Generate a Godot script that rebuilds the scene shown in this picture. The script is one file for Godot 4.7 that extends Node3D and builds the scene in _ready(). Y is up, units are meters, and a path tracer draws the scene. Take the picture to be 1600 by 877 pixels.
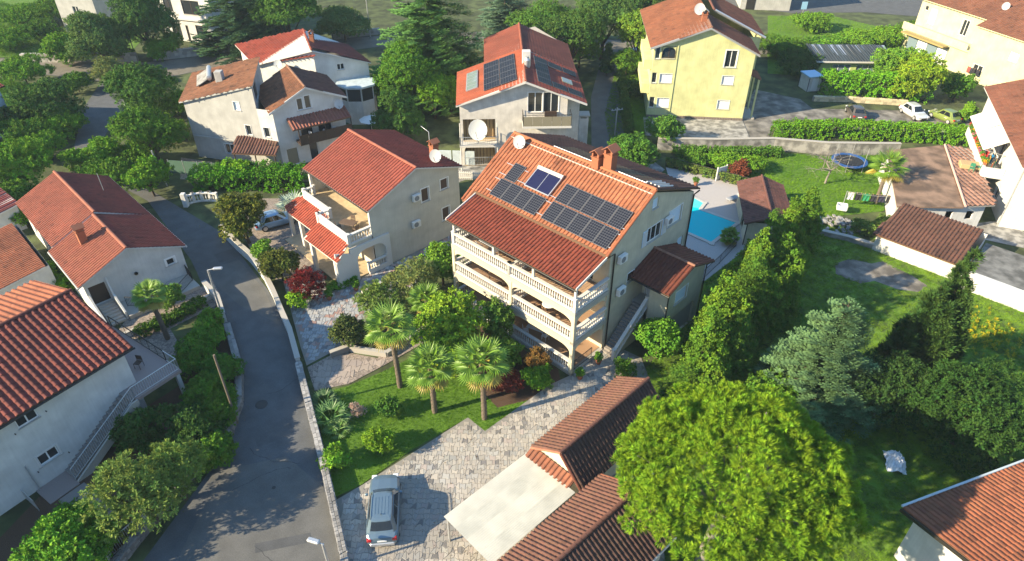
extends Node3D
# A hillside-town neighbourhood seen from the air: houses with tiled roofs, gardens, roads, trees.

var rng := RandomNumberGenerator.new()
var used := {}
var mats := {}
var noises := {}
var tile_cache := {}
const UPV := Vector3.UP

# ---------------------------------------------------------------- mesh builder
class MB:
	var v := PackedVector3Array()
	var n := PackedVector3Array()
	var c := PackedColorArray()
	var col := Color.WHITE
	func tri(a: Vector3, b: Vector3, d: Vector3) -> void:
		var m := (d - a).cross(b - a)
		if m.length_squared() < 1e-14: return
		m = m.normalized()
		v.append(a); v.append(b); v.append(d)
		for i in 3:
			n.append(m); c.append(col)
	func quad(a: Vector3, b: Vector3, d: Vector3, e: Vector3) -> void:  # clockwise seen from the front
		tri(a, b, d); tri(a, d, e)
	func tri_n(a: Vector3, b: Vector3, d: Vector3, na: Vector3, nb: Vector3, nd: Vector3) -> void:
		v.append(a); v.append(b); v.append(d); n.append(na); n.append(nb); n.append(nd)
		for i in 3: c.append(col)
	func hexa(p: Array) -> void:  # p[0..3] bottom ring, p[4..7] top ring, both counter-clockwise from above
		quad(p[4], p[7], p[6], p[5]); quad(p[0], p[1], p[2], p[3])
		for i in 4:
			var j := (i + 1) % 4
			quad(p[i], p[i + 4], p[j + 4], p[j])
	func box(lo: Vector3, hi: Vector3, t := Transform3D()) -> void:
		var p := []
		for y in [lo.y, hi.y]:
			for q in [[lo.x, hi.z], [hi.x, hi.z], [hi.x, lo.z], [lo.x, lo.z]]:
				p.append(t * Vector3(q[0], y, q[1]))
		hexa(p)
	func cbox(center: Vector3, size: Vector3, t := Transform3D()) -> void:
		box(center - size / 2, center + size / 2, t)
	func bevel(lo: Vector3, hi: Vector3, r: float, t := Transform3D()) -> void:  # box with chamfered top and vertical edges
		var ring := func(y: float, k: float) -> Array:
			var out := []
			var x0 := lo.x + k; var x1 := hi.x - k; var z0 := lo.z + k; var z1 := hi.z - k
			for q in [[x0, z1 - r], [x0 + r, z1], [x1 - r, z1], [x1, z1 - r], [x1, z0 + r], [x1 - r, z0], [x0 + r, z0], [x0, z0 + r]]:
				out.append(t * Vector3(q[0], y, q[1]))
			return out
		var rings := [ring.call(lo.y, 0.0), ring.call(hi.y - r, 0.0), ring.call(hi.y, r)]
		loft(rings, true)
	func loft(rings: Array, capped := true, closed := true) -> void:  # rings run counter-clockwise seen from their far end's outside
		var m: int = rings[0].size()
		for k in rings.size() - 1:
			var a: Array = rings[k]; var b: Array = rings[k + 1]
			for i in (m if closed else m - 1):
				var j := (i + 1) % m
				quad(a[i], b[i], b[j], a[j])
		if capped:
			fan(rings[0], true); fan(rings[-1], false)
	func fan(r: Array, flip: bool) -> void:
		var s := Vector3.ZERO
		for p in r: s += p
		s /= r.size()
		for i in r.size():
			var j := (i + 1) % r.size()
			if flip: tri(s, r[i], r[j])
			else: tri(s, r[j], r[i])
	func tube(pts: Array, radii: Array, seg := 6, capped := true) -> void:
		var rings := []
		for k in pts.size():
			var d: Vector3 = (pts[mini(k + 1, pts.size() - 1)] - pts[maxi(k - 1, 0)]).normalized()
			var x := d.cross(Vector3(0.31, 0.11, 0.94) if absf(d.dot(Vector3(0.31, 0.11, 0.94))) < 0.9 else Vector3.RIGHT).normalized()
			var y := d.cross(x)
			var ring := []
			for i in seg:
				var w := TAU * i / seg
				ring.append(pts[k] + (x * cos(w) + y * sin(w)) * float(radii[k] if radii.size() > k else radii[-1]))
			rings.append(ring)
		var m := seg
		for k in rings.size() - 1:
			for i in m:
				var j := (i + 1) % m
				var na: Vector3 = (rings[k][i] - pts[k]).normalized(); var nb: Vector3 = (rings[k][j] - pts[k]).normalized()
				var nc: Vector3 = (rings[k + 1][j] - pts[k + 1]).normalized(); var nd: Vector3 = (rings[k + 1][i] - pts[k + 1]).normalized()
				tri_n(rings[k][i], rings[k + 1][i], rings[k + 1][j], na, nd, nc)
				tri_n(rings[k][i], rings[k + 1][j], rings[k][j], na, nc, nb)
		if capped:
			fan(rings[0], true); fan(rings[-1], false)
	func lathe(profile: Array, seg := 8, t := Transform3D(), capped := true) -> void:  # [radius, height] pairs
		var pts := []; var rad := []
		for p in profile:
			pts.append(t * Vector3(0, p[1], 0)); rad.append(p[0])
		var rings := []
		for k in pts.size():
			var ring := []
			for i in seg:
				var w := TAU * i / seg
				ring.append(t * Vector3(cos(w) * rad[k], profile[k][1], -sin(w) * rad[k]))
			rings.append(ring)
		loft(rings, capped)
	func ball(center: Vector3, r: Vector3, seg := 10, rows := 6) -> void:
		for i in rows:
			for j in seg:
				var q := func(a: int, b: int) -> Vector3:
					var th := PI * a / rows; var ph := TAU * b / seg
					return Vector3(sin(th) * cos(ph), cos(th), sin(th) * sin(ph))
				var p0: Vector3 = q.call(i, j); var p1: Vector3 = q.call(i, j + 1); var p2: Vector3 = q.call(i + 1, j + 1); var p3: Vector3 = q.call(i + 1, j)
				if i > 0: tri_n(center + p0 * r, center + p1 * r, center + p2 * r, p0, p1, p2)
				if i < rows - 1: tri_n(center + p0 * r, center + p2 * r, center + p3 * r, p0, p2, p3)
	func plate(poly: PackedVector2Array, t: Transform3D, d: float) -> void:  # 2D outline (x right, y up) pushed out by d along t's z
		var idx := Geometry2D.triangulate_polygon(poly)
		for k in range(0, idx.size(), 3):
			var a := poly[idx[k]]; var b := poly[idx[k + 1]]; var e := poly[idx[k + 2]]
			if (b - a).cross(e - a) > 0:
				var s := b; b = e; e = s
			tri(t * Vector3(a.x, a.y, d), t * Vector3(b.x, b.y, d), t * Vector3(e.x, e.y, d))
			tri(t * Vector3(a.x, a.y, 0), t * Vector3(e.x, e.y, 0), t * Vector3(b.x, b.y, 0))
		var ccw := not Geometry2D.is_polygon_clockwise(poly)
		for i in poly.size():
			var p := poly[i]; var q := poly[(i + 1) % poly.size()]
			if not ccw:
				var s := p; p = q; q = s
			quad(t * Vector3(p.x, p.y, 0), t * Vector3(p.x, p.y, d), t * Vector3(q.x, q.y, d), t * Vector3(q.x, q.y, 0))
	func slab(pts: Array, thick: float) -> void:  # top outline in 3D, any slope, thickened straight down
		var poly := PackedVector2Array()
		for p in pts: poly.append(Vector2(p.x, -p.z))
		var idx := Geometry2D.triangulate_polygon(poly)
		var down := Vector3(0, -thick, 0)
		for k in range(0, idx.size(), 3):
			var i := idx[k]; var j := idx[k + 1]; var l := idx[k + 2]
			if (poly[j] - poly[i]).cross(poly[l] - poly[i]) > 0:
				var s := j; j = l; l = s
			tri(pts[i], pts[j], pts[l])
			tri(pts[i] + down, pts[l] + down, pts[j] + down)
		var ccw := not Geometry2D.is_polygon_clockwise(poly)
		for i in pts.size():
			var p: Vector3 = pts[i]; var q: Vector3 = pts[(i + 1) % pts.size()]
			if not ccw:
				var s := p; p = q; q = s
			quad(p + down, p, q, q + down)
	func mesh() -> ArrayMesh:
		var a := []
		a.resize(Mesh.ARRAY_MAX)
		a[Mesh.ARRAY_VERTEX] = v; a[Mesh.ARRAY_NORMAL] = n; a[Mesh.ARRAY_COLOR] = c
		var m := ArrayMesh.new()
		m.add_surface_from_arrays(Mesh.PRIMITIVE_TRIANGLES, a)
		return m

# ---------------------------------------------------------------- nodes
func numbered(called: String) -> String:
	if not used.has(called):
		used[called] = 0
		return called
	used[called] += 1
	return "%s_%03d" % [called, used[called]]

func tag(o: Node3D, label: String, category: String, group := "") -> Node3D:
	o.set_meta("label", label); o.set_meta("category", category)
	if group: o.set_meta("group", group)
	return o

func thing(called: String, label: String, category: String, at := Vector3.ZERO, deg := 0.0, group := "") -> Node3D:
	var o := Node3D.new()
	o.name = numbered(called)
	add_child(o)
	o.position = at
	o.rotation.y = deg_to_rad(-deg)
	return tag(o, label, category, group)

func put(mesh: Mesh, called: String, m: Material, parent: Node) -> MeshInstance3D:
	var o := MeshInstance3D.new()
	o.mesh = mesh
	o.material_override = m
	o.name = numbered(called) if parent == self else called
	parent.add_child(o, true)
	return o

func obj(b: MB, called: String, m: Material, parent: Node) -> MeshInstance3D:
	return put(b.mesh(), called, m, parent)

func struct(b: MB, called: String, m: Material) -> MeshInstance3D:
	var o := obj(b, called, m, self)
	o.set_meta("kind", "structure")
	return o

func stuff(o: Node) -> Node:
	o.set_meta("kind", "stuff")
	return o

func many(mesh: Mesh, ts: Array, cols: Array, called: String, m: Material, parent: Node) -> MultiMeshInstance3D:
	var mm := MultiMesh.new()
	mm.transform_format = MultiMesh.TRANSFORM_3D
	mm.use_colors = cols.size() > 0
	mm.mesh = mesh
	mm.instance_count = ts.size()
	for i in ts.size():
		mm.set_instance_transform(i, ts[i])
		if cols.size(): mm.set_instance_color(i, cols[i])
	var o := MultiMeshInstance3D.new()
	o.multimesh = mm
	o.material_override = m
	o.name = numbered(called) if parent == self else called
	parent.add_child(o, true)
	return o

func dup(o: Node3D, at: Vector3, deg: float, label: String, s := 1.0) -> Node3D:
	var base := String(o.name)
	if base.length() > 4 and base[-4] == "_" and base.right(3).is_valid_int(): base = base.left(-4)
	var c: Node3D = o.duplicate()
	c.name = numbered(base)
	add_child(c)
	c.position = at
	c.rotation.y = deg_to_rad(-deg)
	c.scale = Vector3.ONE * s
	c.set_meta("label", label)
	return c

# local point of a house: a along its front, h up, b into the depth
func L(a: float, h: float, b: float) -> Vector3:
	return Vector3(a, h, -b)

func R(lo: float, hi: float) -> float:
	return rng.randf_range(lo, hi)

# ---------------------------------------------------------------- materials
func noise_tex(kind: String) -> NoiseTexture2D:
	if noises.has(kind): return noises[kind]
	var f := FastNoiseLite.new()
	f.seed = 11 + noises.size()
	var t := NoiseTexture2D.new()
	t.width = 512; t.height = 512; t.seamless = true; t.normalize = true
	var g := Gradient.new()
	var lo := 0.7; var hi := 1.0
	match kind:
		"fine": f.noise_type = FastNoiseLite.TYPE_SIMPLEX; f.frequency = 0.09; f.fractal_octaves = 4; lo = 0.78
		"cloud": f.noise_type = FastNoiseLite.TYPE_SIMPLEX_SMOOTH; f.frequency = 0.012; f.fractal_octaves = 5; lo = 0.85
		"patch": f.noise_type = FastNoiseLite.TYPE_PERLIN; f.frequency = 0.02; f.fractal_octaves = 6; lo = 0.66
		"cell": f.noise_type = FastNoiseLite.TYPE_CELLULAR; f.cellular_return_type = FastNoiseLite.RETURN_CELL_VALUE; f.frequency = 0.045; lo = 0.55
		"streak": f.noise_type = FastNoiseLite.TYPE_PERLIN; f.frequency = 0.02; f.fractal_octaves = 5; lo = 0.92
		"grit": f.noise_type = FastNoiseLite.TYPE_VALUE; f.frequency = 0.35; f.fractal_octaves = 3; lo = 0.6
		"bump": f.noise_type = FastNoiseLite.TYPE_SIMPLEX; f.frequency = 0.06; f.fractal_octaves = 5; lo = 0.0
		"ridge": f.noise_type = FastNoiseLite.TYPE_SIMPLEX; f.fractal_type = FastNoiseLite.FRACTAL_RIDGED; f.frequency = 0.02; f.fractal_octaves = 4; lo = 0.45
	t.noise = f
	g.set_color(0, Color(lo, lo, lo)); g.set_color(1, Color(hi, hi, hi))
	if kind == "patch": g.set_offset(0, 0.25); g.set_offset(1, 0.75)
	t.color_ramp = g
	noises[kind] = t
	return t

# c is a linear base colour
func mat(key: String, c: Color, rough := 0.85, tex := "", scale := 0.3, bump := 0.0, bump_tex := "bump", detail := "") -> StandardMaterial3D:
	if mats.has(key): return mats[key]
	var m := StandardMaterial3D.new()
	m.albedo_color = c.linear_to_srgb()
	m.roughness = rough
	if tex:
		m.albedo_texture = noise_tex(tex)
		m.uv1_triplanar = true; m.uv1_world_triplanar = true
		m.uv1_scale = Vector3.ONE * scale
	if bump > 0.0:
		m.heightmap_enabled = true
		m.heightmap_texture = noise_tex(bump_tex)
		m.heightmap_scale = bump
		m.uv1_triplanar = true; m.uv1_world_triplanar = true
		m.uv1_scale = Vector3.ONE * scale
	if detail:
		m.detail_enabled = true
		m.detail_blend_mode = BaseMaterial3D.BLEND_MODE_MUL
		m.detail_albedo = noise_tex(detail)
		m.detail_uv_layer = BaseMaterial3D.DETAIL_UV_2
		m.uv2_triplanar = true; m.uv2_world_triplanar = true
		m.uv2_scale = Vector3.ONE * scale * 0.17
		if detail == "streak": m.uv2_scale = Vector3(0.8, 0.06, 0.8)
	mats[key] = m
	return m

func vmat(key: String, rough := 0.85, light := 0.0) -> StandardMaterial3D:  # base colour comes from the vertices or the copies
	if mats.has(key): return mats[key]
	var m := StandardMaterial3D.new()
	m.vertex_color_use_as_albedo = true
	m.roughness = rough
	if light > 0.0:
		m.backlight_enabled = true
		m.backlight = Color(light, light, light * 0.4)
		m.metallic_specular = 0.25
	mats[key] = m
	return m

func metal(key: String, c: Color, rough := 0.35, metallic := 0.8) -> StandardMaterial3D:
	var m := mat(key, c, rough)
	m.metallic = metallic
	return m

func glossy(key: String, c: Color) -> StandardMaterial3D:  # window glass over a dark room, car paint
	var m := mat(key, c, 0.06)
	m.metallic_specular = 0.6
	return m

# ---------------------------------------------------------------- roofs
# one roof tile: a pan and a barrel, x across, -z up the slope, y off the roof
func tile_mesh(pitch: float, row: float, rise: float) -> ArrayMesh:
	var key := "%.2f %.2f %.2f" % [pitch, row, rise]
	if tile_cache.has(key): return tile_cache[key]
	var b := MB.new()
	var prof := []
	prof.append(Vector2(-pitch / 2, 0.0)); prof.append(Vector2(-pitch * 0.28, -0.004))
	for i in 5:
		var w := PI - PI * i / 4.0
		prof.append(Vector2(pitch * 0.11 + cos(w) * pitch * 0.3, sin(w) * rise + 0.006))
	prof.append(Vector2(pitch / 2, 0.0))
	var z0 := 0.02; var z1 := -row - 0.04
	var lift := 0.035
	for i in prof.size() - 1:
		var p: Vector2 = prof[i]; var q: Vector2 = prof[i + 1]
		b.quad(Vector3(p.x, p.y + lift, z0), Vector3(p.x, p.y * 0.9, z1), Vector3(q.x, q.y * 0.9, z1), Vector3(q.x, q.y + lift, z0))
		b.quad(Vector3(p.x, p.y, z0), Vector3(p.x, p.y + lift, z0), Vector3(q.x, q.y + lift, z0), Vector3(q.x, q.y, z0))
	tile_cache[key] = b.mesh()
	return tile_cache[key]

# pts: outline of the roof plane in the parent's axes, the first edge is the eave (left to right seen from outside)
# o: {pitch,row,rise,single,c,var,slab}
func roof_plane(parent: Node, pts: Array, o: Dictionary) -> void:
	var b := MB.new()
	b.slab(pts, o.get("thick", 0.12))
	obj(b, "roof_deck", o.deck, parent)
	var x: Vector3 = (pts[1] - pts[0]).normalized()
	var nrm := Vector3.ZERO
	for i in range(1, pts.size() - 1):
		nrm += (pts[i] - pts[0]).cross(pts[i + 1] - pts[0])
	nrm = nrm.normalized()
	if nrm.y < 0: nrm = -nrm
	var up := nrm.cross(x).normalized()
	if up.y < 0: up = -up
	var poly := PackedVector2Array()
	var lo := Vector2(1e9, 1e9); var hi := -lo
	for p in pts:
		var q := Vector2((p - pts[0]).dot(x), (p - pts[0]).dot(up))
		poly.append(q); lo = lo.min(q); hi = hi.max(q)
	var nx := maxi(1, roundi((hi.x - lo.x) / o.pitch)); var ny := maxi(1, roundi((hi.y - lo.y) / o.row))
	var pw: float = (hi.x - lo.x) / nx; var ph: float = (hi.y - lo.y) / ny
	var mesh := tile_mesh(o.pitch, o.row, o.get("rise", 0.07))
	var ts := []; var cols := []
	var base: Color = o.c
	var vary: float = o.get("var", 0.14)
	var right := up.cross(nrm).normalized()
	var bas := Basis(right, nrm, -up)
	var tone := FastNoiseLite.new()
	tone.seed = rng.randi() % 999; tone.frequency = 0.28; tone.fractal_octaves = 3
	for j in ny:
		var streak := 0.0
		for i in nx:
			var q := Vector2(lo.x + (i + 0.5) * pw, lo.y + j * ph)
			if not Geometry2D.is_point_in_polygon(q + Vector2(0, ph * 0.5), poly): continue
			var tilt := Basis(right, R(-0.012, 0.012)) * Basis(nrm, R(-0.012, 0.012))
			ts.append(Transform3D(tilt * bas * Basis.from_scale(Vector3(pw / o.pitch, R(0.94, 1.08), ph / o.row)), pts[0] + x * q.x + up * q.y + nrm * 0.004))
			var k := 1.0 + R(-vary, vary) + 0.3 * tone.get_noise_2dv(q) + (R(-0.35, -0.15) if rng.randf() < o.get("old", 0.06) else 0.0)
			var hue := R(-0.06, 0.06)
			cols.append(Color(base.r * k, base.g * k * (1 + hue), base.b * k * (1 + hue * 1.5)))
	var singles := mini(int(o.get("single", 0)), ts.size())
	if singles > 0:
		var vm := []
		for k in 5:
			var f := 1.0 + (k - 2) * vary * 0.6
			vm.append(mat("tile %s %d" % [base.to_html(), k], Color(base.r * f, base.g * f * (1 + (k % 2) * 0.06), base.b * f), 0.8, "grit", 1.5))
		var first: int = 0 if o.get("near", 0) == 0 else ts.size() - singles
		for k in singles:
			var t := put(mesh, "roof_tile", vm[rng.randi() % 5], parent)
			t.transform = ts[first + k]
		if first == 0:
			ts = ts.slice(singles); cols = cols.slice(singles)
		else:
			ts = ts.slice(0, first); cols = cols.slice(0, first)
	if ts.size():
		stuff(many(mesh, ts, cols, "roof_tiles", tile_mat(), parent))

func tile_mat() -> StandardMaterial3D:
	if mats.has("tile_many"): return mats["tile_many"]
	var m := vmat("tile_many", 0.82)
	m.albedo_texture = noise_tex("grit")
	m.uv1_triplanar = true; m.uv1_world_triplanar = true; m.uv1_scale = Vector3.ONE * 1.5
	return m

# a row of half-round ridge tiles from p to q
func ridge(parent: Node, p: Vector3, q: Vector3, c: Color, r := 0.11, called := "ridge_tile") -> void:
	var n := maxi(2, roundi(p.distance_to(q) / 0.4))
	var d := (q - p) / n
	var key := "ridge %.2f" % r
	if not tile_cache.has(key):
		var b := MB.new()
		var rings := []
		for k in 2:
			var ring := []
			for i in 7:
				var w := PI * i / 6.0
				ring.append(Vector3(cos(w) * r * (1.0 + 0.16 * (1 - k)), sin(w) * r * 0.85 * (1.0 + 0.16 * (1 - k)) - 0.02, -0.43 * k))
			rings.append(ring)
		b.loft(rings, true, false)
		tile_cache[key] = b.mesh()
	for i in n:
		var f := 1.0 + R(-0.12, 0.12)
		var t := put(tile_cache[key], called, mat("ridge %s %d" % [c.to_html(), i % 4], Color(c.r * f, c.g * f, c.b * f), 0.85, "grit", 1.3), parent)
		t.transform = Transform3D(Basis.looking_at(d.normalized(), UPV), p + d * i)

func bar(parent: Node, called: String, m: Material, pts: Array, r: float, seg := 6) -> MeshInstance3D:
	var b := MB.new()
	b.tube(pts, [r], seg)
	return obj(b, called, m, parent)

func block(parent: Node, called: String, m: Material, lo: Vector3, hi: Vector3, r := 0.0) -> MeshInstance3D:
	var b := MB.new()
	var p := Vector3(minf(lo.x, hi.x), minf(lo.y, hi.y), minf(lo.z, hi.z))
	var q := Vector3(maxf(lo.x, hi.x), maxf(lo.y, hi.y), maxf(lo.z, hi.z))
	if r > 0: b.bevel(p, q, r)
	else: b.box(p, q)
	return obj(b, called, m, parent)

# ---------------------------------------------------------------- walls
# a facade: origin bottom left seen from outside, dir to the right; outline poly in (x, y); openings [x, y, w, h]
func facade(b: MB, t: Transform3D, poly: PackedVector2Array, holes: Array, depth := 0.16) -> void:
	var xs := [-1000.0, 1000.0]; var ys := [-1000.0, 1000.0]
	for h in holes:
		xs.append_array([h[0], h[0] + h[2]]); ys.append_array([h[1], h[1] + h[3]])
	xs.sort(); ys.sort()
	for i in xs.size() - 1:
		for j in ys.size() - 1:
			if xs[i + 1] - xs[i] < 1e-4 or ys[j + 1] - ys[j] < 1e-4: continue
			var mid := Vector2((xs[i] + xs[i + 1]) / 2, (ys[j] + ys[j + 1]) / 2)
			var hole := false
			for h in holes:
				if mid.x > h[0] and mid.x < h[0] + h[2] and mid.y > h[1] and mid.y < h[1] + h[3]: hole = true
			if hole: continue
			var cell := PackedVector2Array([Vector2(xs[i], ys[j]), Vector2(xs[i + 1], ys[j]), Vector2(xs[i + 1], ys[j + 1]), Vector2(xs[i], ys[j + 1])])
			for part in Geometry2D.intersect_polygons(cell, poly):
				var idx := Geometry2D.triangulate_polygon(part)
				for k in range(0, idx.size(), 3):
					var p := part[idx[k]]; var q := part[idx[k + 1]]; var s := part[idx[k + 2]]
					if (q - p).cross(s - p) > 0:
						var sw := q; q = s; s = sw
					b.tri(t * Vector3(p.x, p.y, 0), t * Vector3(q.x, q.y, 0), t * Vector3(s.x, s.y, 0))
	for h in holes:
		var x0: float = h[0]; var x1: float = h[0] + h[2]; var y0: float = h[1]; var y1: float = h[1] + h[3]
		var f := func(x: float, y: float, z: float) -> Vector3: return t * Vector3(x, y, z)
		b.quad(f.call(x0, y0, 0), f.call(x0, y0, -depth), f.call(x1, y0, -depth), f.call(x1, y0, 0))
		b.quad(f.call(x0, y1, -depth), f.call(x0, y1, 0), f.call(x1, y1, 0), f.call(x1, y1, -depth))
		b.quad(f.call(x0, y0, -depth), f.call(x0, y0, 0), f.call(x0, y1, 0), f.call(x0, y1, -depth))
		b.quad(f.call(x1, y0, 0), f.call(x1, y0, -depth), f.call(x1, y1, -depth), f.call(x1, y1, 0))

func face(p: Vector3, q: Vector3) -> Transform3D:  # from p to q along the foot of a wall seen from outside
	var r := (q - p); r.y = 0
	r = r.normalized()
	return Transform3D(Basis(r, UPV, r.cross(UPV)), p)

# a window in facade t at [x, y, w, h]: kind "glass", "shutter" (roller blind), "slats" (louvred), "open"
func window(parent: Node, t: Transform3D, h: Array, frame: Material, pane: Material, kind := "glass", trim := 0.0, cols := 2, called := "window", trim_mat: Material = null) -> Node3D:
	var x0: float = h[0]; var y0: float = h[1]; var w: float = h[2]; var hh: float = h[3]
	var b := MB.new()
	var e := 0.06
	var z0 := -0.15; var z1 := -0.09
	b.box(Vector3(x0, y0, z0), Vector3(x0 + e, y0 + hh, z1), t)
	b.box(Vector3(x0 + w - e, y0, z0), Vector3(x0 + w, y0 + hh, z1), t)
	b.box(Vector3(x0 + e, y0, z0), Vector3(x0 + w - e, y0 + e, z1), t)
	b.box(Vector3(x0 + e, y0 + hh - e, z0), Vector3(x0 + w - e, y0 + hh, z1), t)
	if kind == "glass":
		for i in range(1, cols):
			b.box(Vector3(x0 + w * i / cols - 0.04, y0 + e, z0), Vector3(x0 + w * i / cols + 0.04, y0 + hh - e, z1 - 0.004), t)
	if trim > 0.0 and trim_mat == null:
		trim_box(b, t, x0, y0, w, hh, trim)
	var o := obj(b, called, frame, parent)
	if trim > 0.0 and trim_mat != null:
		var tb := MB.new()
		trim_box(tb, t, x0, y0, w, hh, trim)
		obj(tb, "surround", trim_mat, o)
	var p := MB.new()
	if kind == "glass":
		for i in cols:
			p = MB.new()
			p.box(Vector3(x0 + e + (w - 2 * e) * i / cols, y0 + e, z0 + 0.01), Vector3(x0 + e + (w - 2 * e) * (i + 1) / cols, y0 + hh - e, z0 + 0.03), t)
			obj(p, "pane", pane, o)
	else:
		var n := maxi(3, roundi(hh / 0.11))
		var sh := (hh - 2 * e) / n
		for i in n:
			var y := y0 + e + i * sh
			var p0 := t * Vector3(x0 + e, y, -0.1); var p1 := t * Vector3(x0 + w - e, y, -0.1)
			var q0 := t * Vector3(x0 + e, y + sh * 0.94, -0.122 if kind == "slats" else -0.103); var q1 := t * Vector3(x0 + w - e, y + sh * 0.94, -0.122 if kind == "slats" else -0.103)
			var up1 := t.basis * Vector3(0, sh * 0.06, -0.012)
			p.quad(p0, q0, q1, p1); p.quad(q0, q0 + up1, q1 + up1, q1)
		obj(p, "shutter", pane, o)
	var s := MB.new()
	s.box(Vector3(x0 - 0.06 - trim, y0 - 0.06, -0.08), Vector3(x0 + w + 0.06 + trim, y0 - 0.002, 0.07), t)
	obj(s, "sill", mat("sill stone", Color(0.55, 0.53, 0.5), 0.7, "fine", 0.8), o)
	return o

func trim_box(b: MB, t: Transform3D, x0: float, y0: float, w: float, hh: float, k: float) -> void:
	b.box(Vector3(x0 - k, y0, 0.001), Vector3(x0 - 0.001, y0 + hh + k, 0.035), t)
	b.box(Vector3(x0 + w + 0.001, y0, 0.001), Vector3(x0 + w + k, y0 + hh + k, 0.035), t)
	b.box(Vector3(x0 - 0.001, y0 + hh + 0.001, 0.001), Vector3(x0 + w + 0.001, y0 + hh + k, 0.035), t)

# balustrade from p to q (feet): rails, and turned balusters one by one
func balustrade(parent: Node, p: Vector3, q: Vector3, h: float, m: Material, pitch := 0.24, solid := false, post := 0.0) -> Node3D:
	var t := face(p, q)
	var len := Vector2(q.x - p.x, q.z - p.z).length()
	var slope := (q.y - p.y) / maxf(len, 0.01)
	var s := Transform3D(Basis(Vector3(1, slope, 0), UPV, Vector3(0, 0, 1)), Vector3.ZERO)
	var b := MB.new()
	b.box(Vector3(0, h - 0.12, -0.13), Vector3(len, h, 0.13), t * s)
	b.box(Vector3(0, 0.0, -0.11), Vector3(len, 0.12, 0.11), t * s)
	if solid: b.box(Vector3(0, 0.121, -0.06), Vector3(len, h - 0.121, 0.06), t * s)
	if post > 0.0:
		for x in [0.0, len]:
			b.box(Vector3(x - post / 2, -0.02, -post / 2 - 0.005), Vector3(x + post / 2, h + 0.06, post / 2 + 0.005), t * Transform3D(Basis(), Vector3(0, slope * x, 0)))
			b.box(Vector3(x - post / 2 - 0.03, h + 0.061, -post / 2 - 0.03), Vector3(x + post / 2 + 0.03, h + 0.11, post / 2 + 0.03), t * Transform3D(Basis(), Vector3(0, slope * x, 0)))
	var o := obj(b, "balustrade", m, parent)
	if solid: return o
	var key := "baluster %.2f" % h
	if not tile_cache.has(key):
		var l := MB.new()
		var k := (h - 0.24)
		l.lathe([[0.06, 0.0], [0.06, 0.06 * k], [0.035, 0.12 * k], [0.08, 0.36 * k], [0.06, 0.55 * k], [0.032, 0.8 * k], [0.055, 0.9 * k], [0.055, k]], 6)
		tile_cache[key] = l.mesh()
	var n := maxi(1, roundi(len / pitch))
	for i in n:
		var x := (i + 0.5) * len / n
		put(tile_cache[key], "baluster", m, o).transform = t * Transform3D(Basis(), Vector3(x, 0.12 + slope * x, 0))
	return o

# metal railing: posts, top and bottom rail, upright bars
func railing(parent: Node, called: String, pts: Array, h: float, m: Material, pitch := 0.14, r := 0.018) -> MeshInstance3D:
	var b := MB.new()
	for i in pts.size() - 1:
		var p: Vector3 = pts[i]; var q: Vector3 = pts[i + 1]
		b.tube([p + UPV * h, q + UPV * h], [r * 1.7], 5)
		b.tube([p + UPV * 0.1, q + UPV * 0.1], [r * 1.2], 5)
		var n := maxi(1, roundi(p.distance_to(q) / pitch))
		for k in n + 1:
			var x := p.lerp(q, float(k) / n)
			b.tube([x + UPV * (0.0 if k == 0 or k == n else 0.1), x + UPV * h], [r * (1.6 if k == 0 or k == n else 0.8)], 4, false)
	return obj(b, called, m, parent)

func ground_sheet(called: String, pts: Array, y: float, m: Material) -> MeshInstance3D:
	var b := MB.new()
	var poly := PackedVector2Array()
	for p in pts: poly.append(Vector2(p[0], -p[1]))
	var idx := Geometry2D.triangulate_polygon(poly)
	for k in range(0, idx.size(), 3):
		var a := poly[idx[k]]; var d := poly[idx[k + 1]]; var e := poly[idx[k + 2]]
		if (d - a).cross(e - a) > 0:
			var s := d; d = e; e = s
		b.tri(Vector3(a.x, y, -a.y), Vector3(d.x, y, -d.y), Vector3(e.x, y, -e.y))
	return struct(b, called, m)

func in_poly(p: Vector2, pts: Array) -> bool:
	var poly := PackedVector2Array()
	for q in pts: poly.append(Vector2(q[0], q[1]))
	return Geometry2D.is_point_in_polygon(p, poly)

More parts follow.
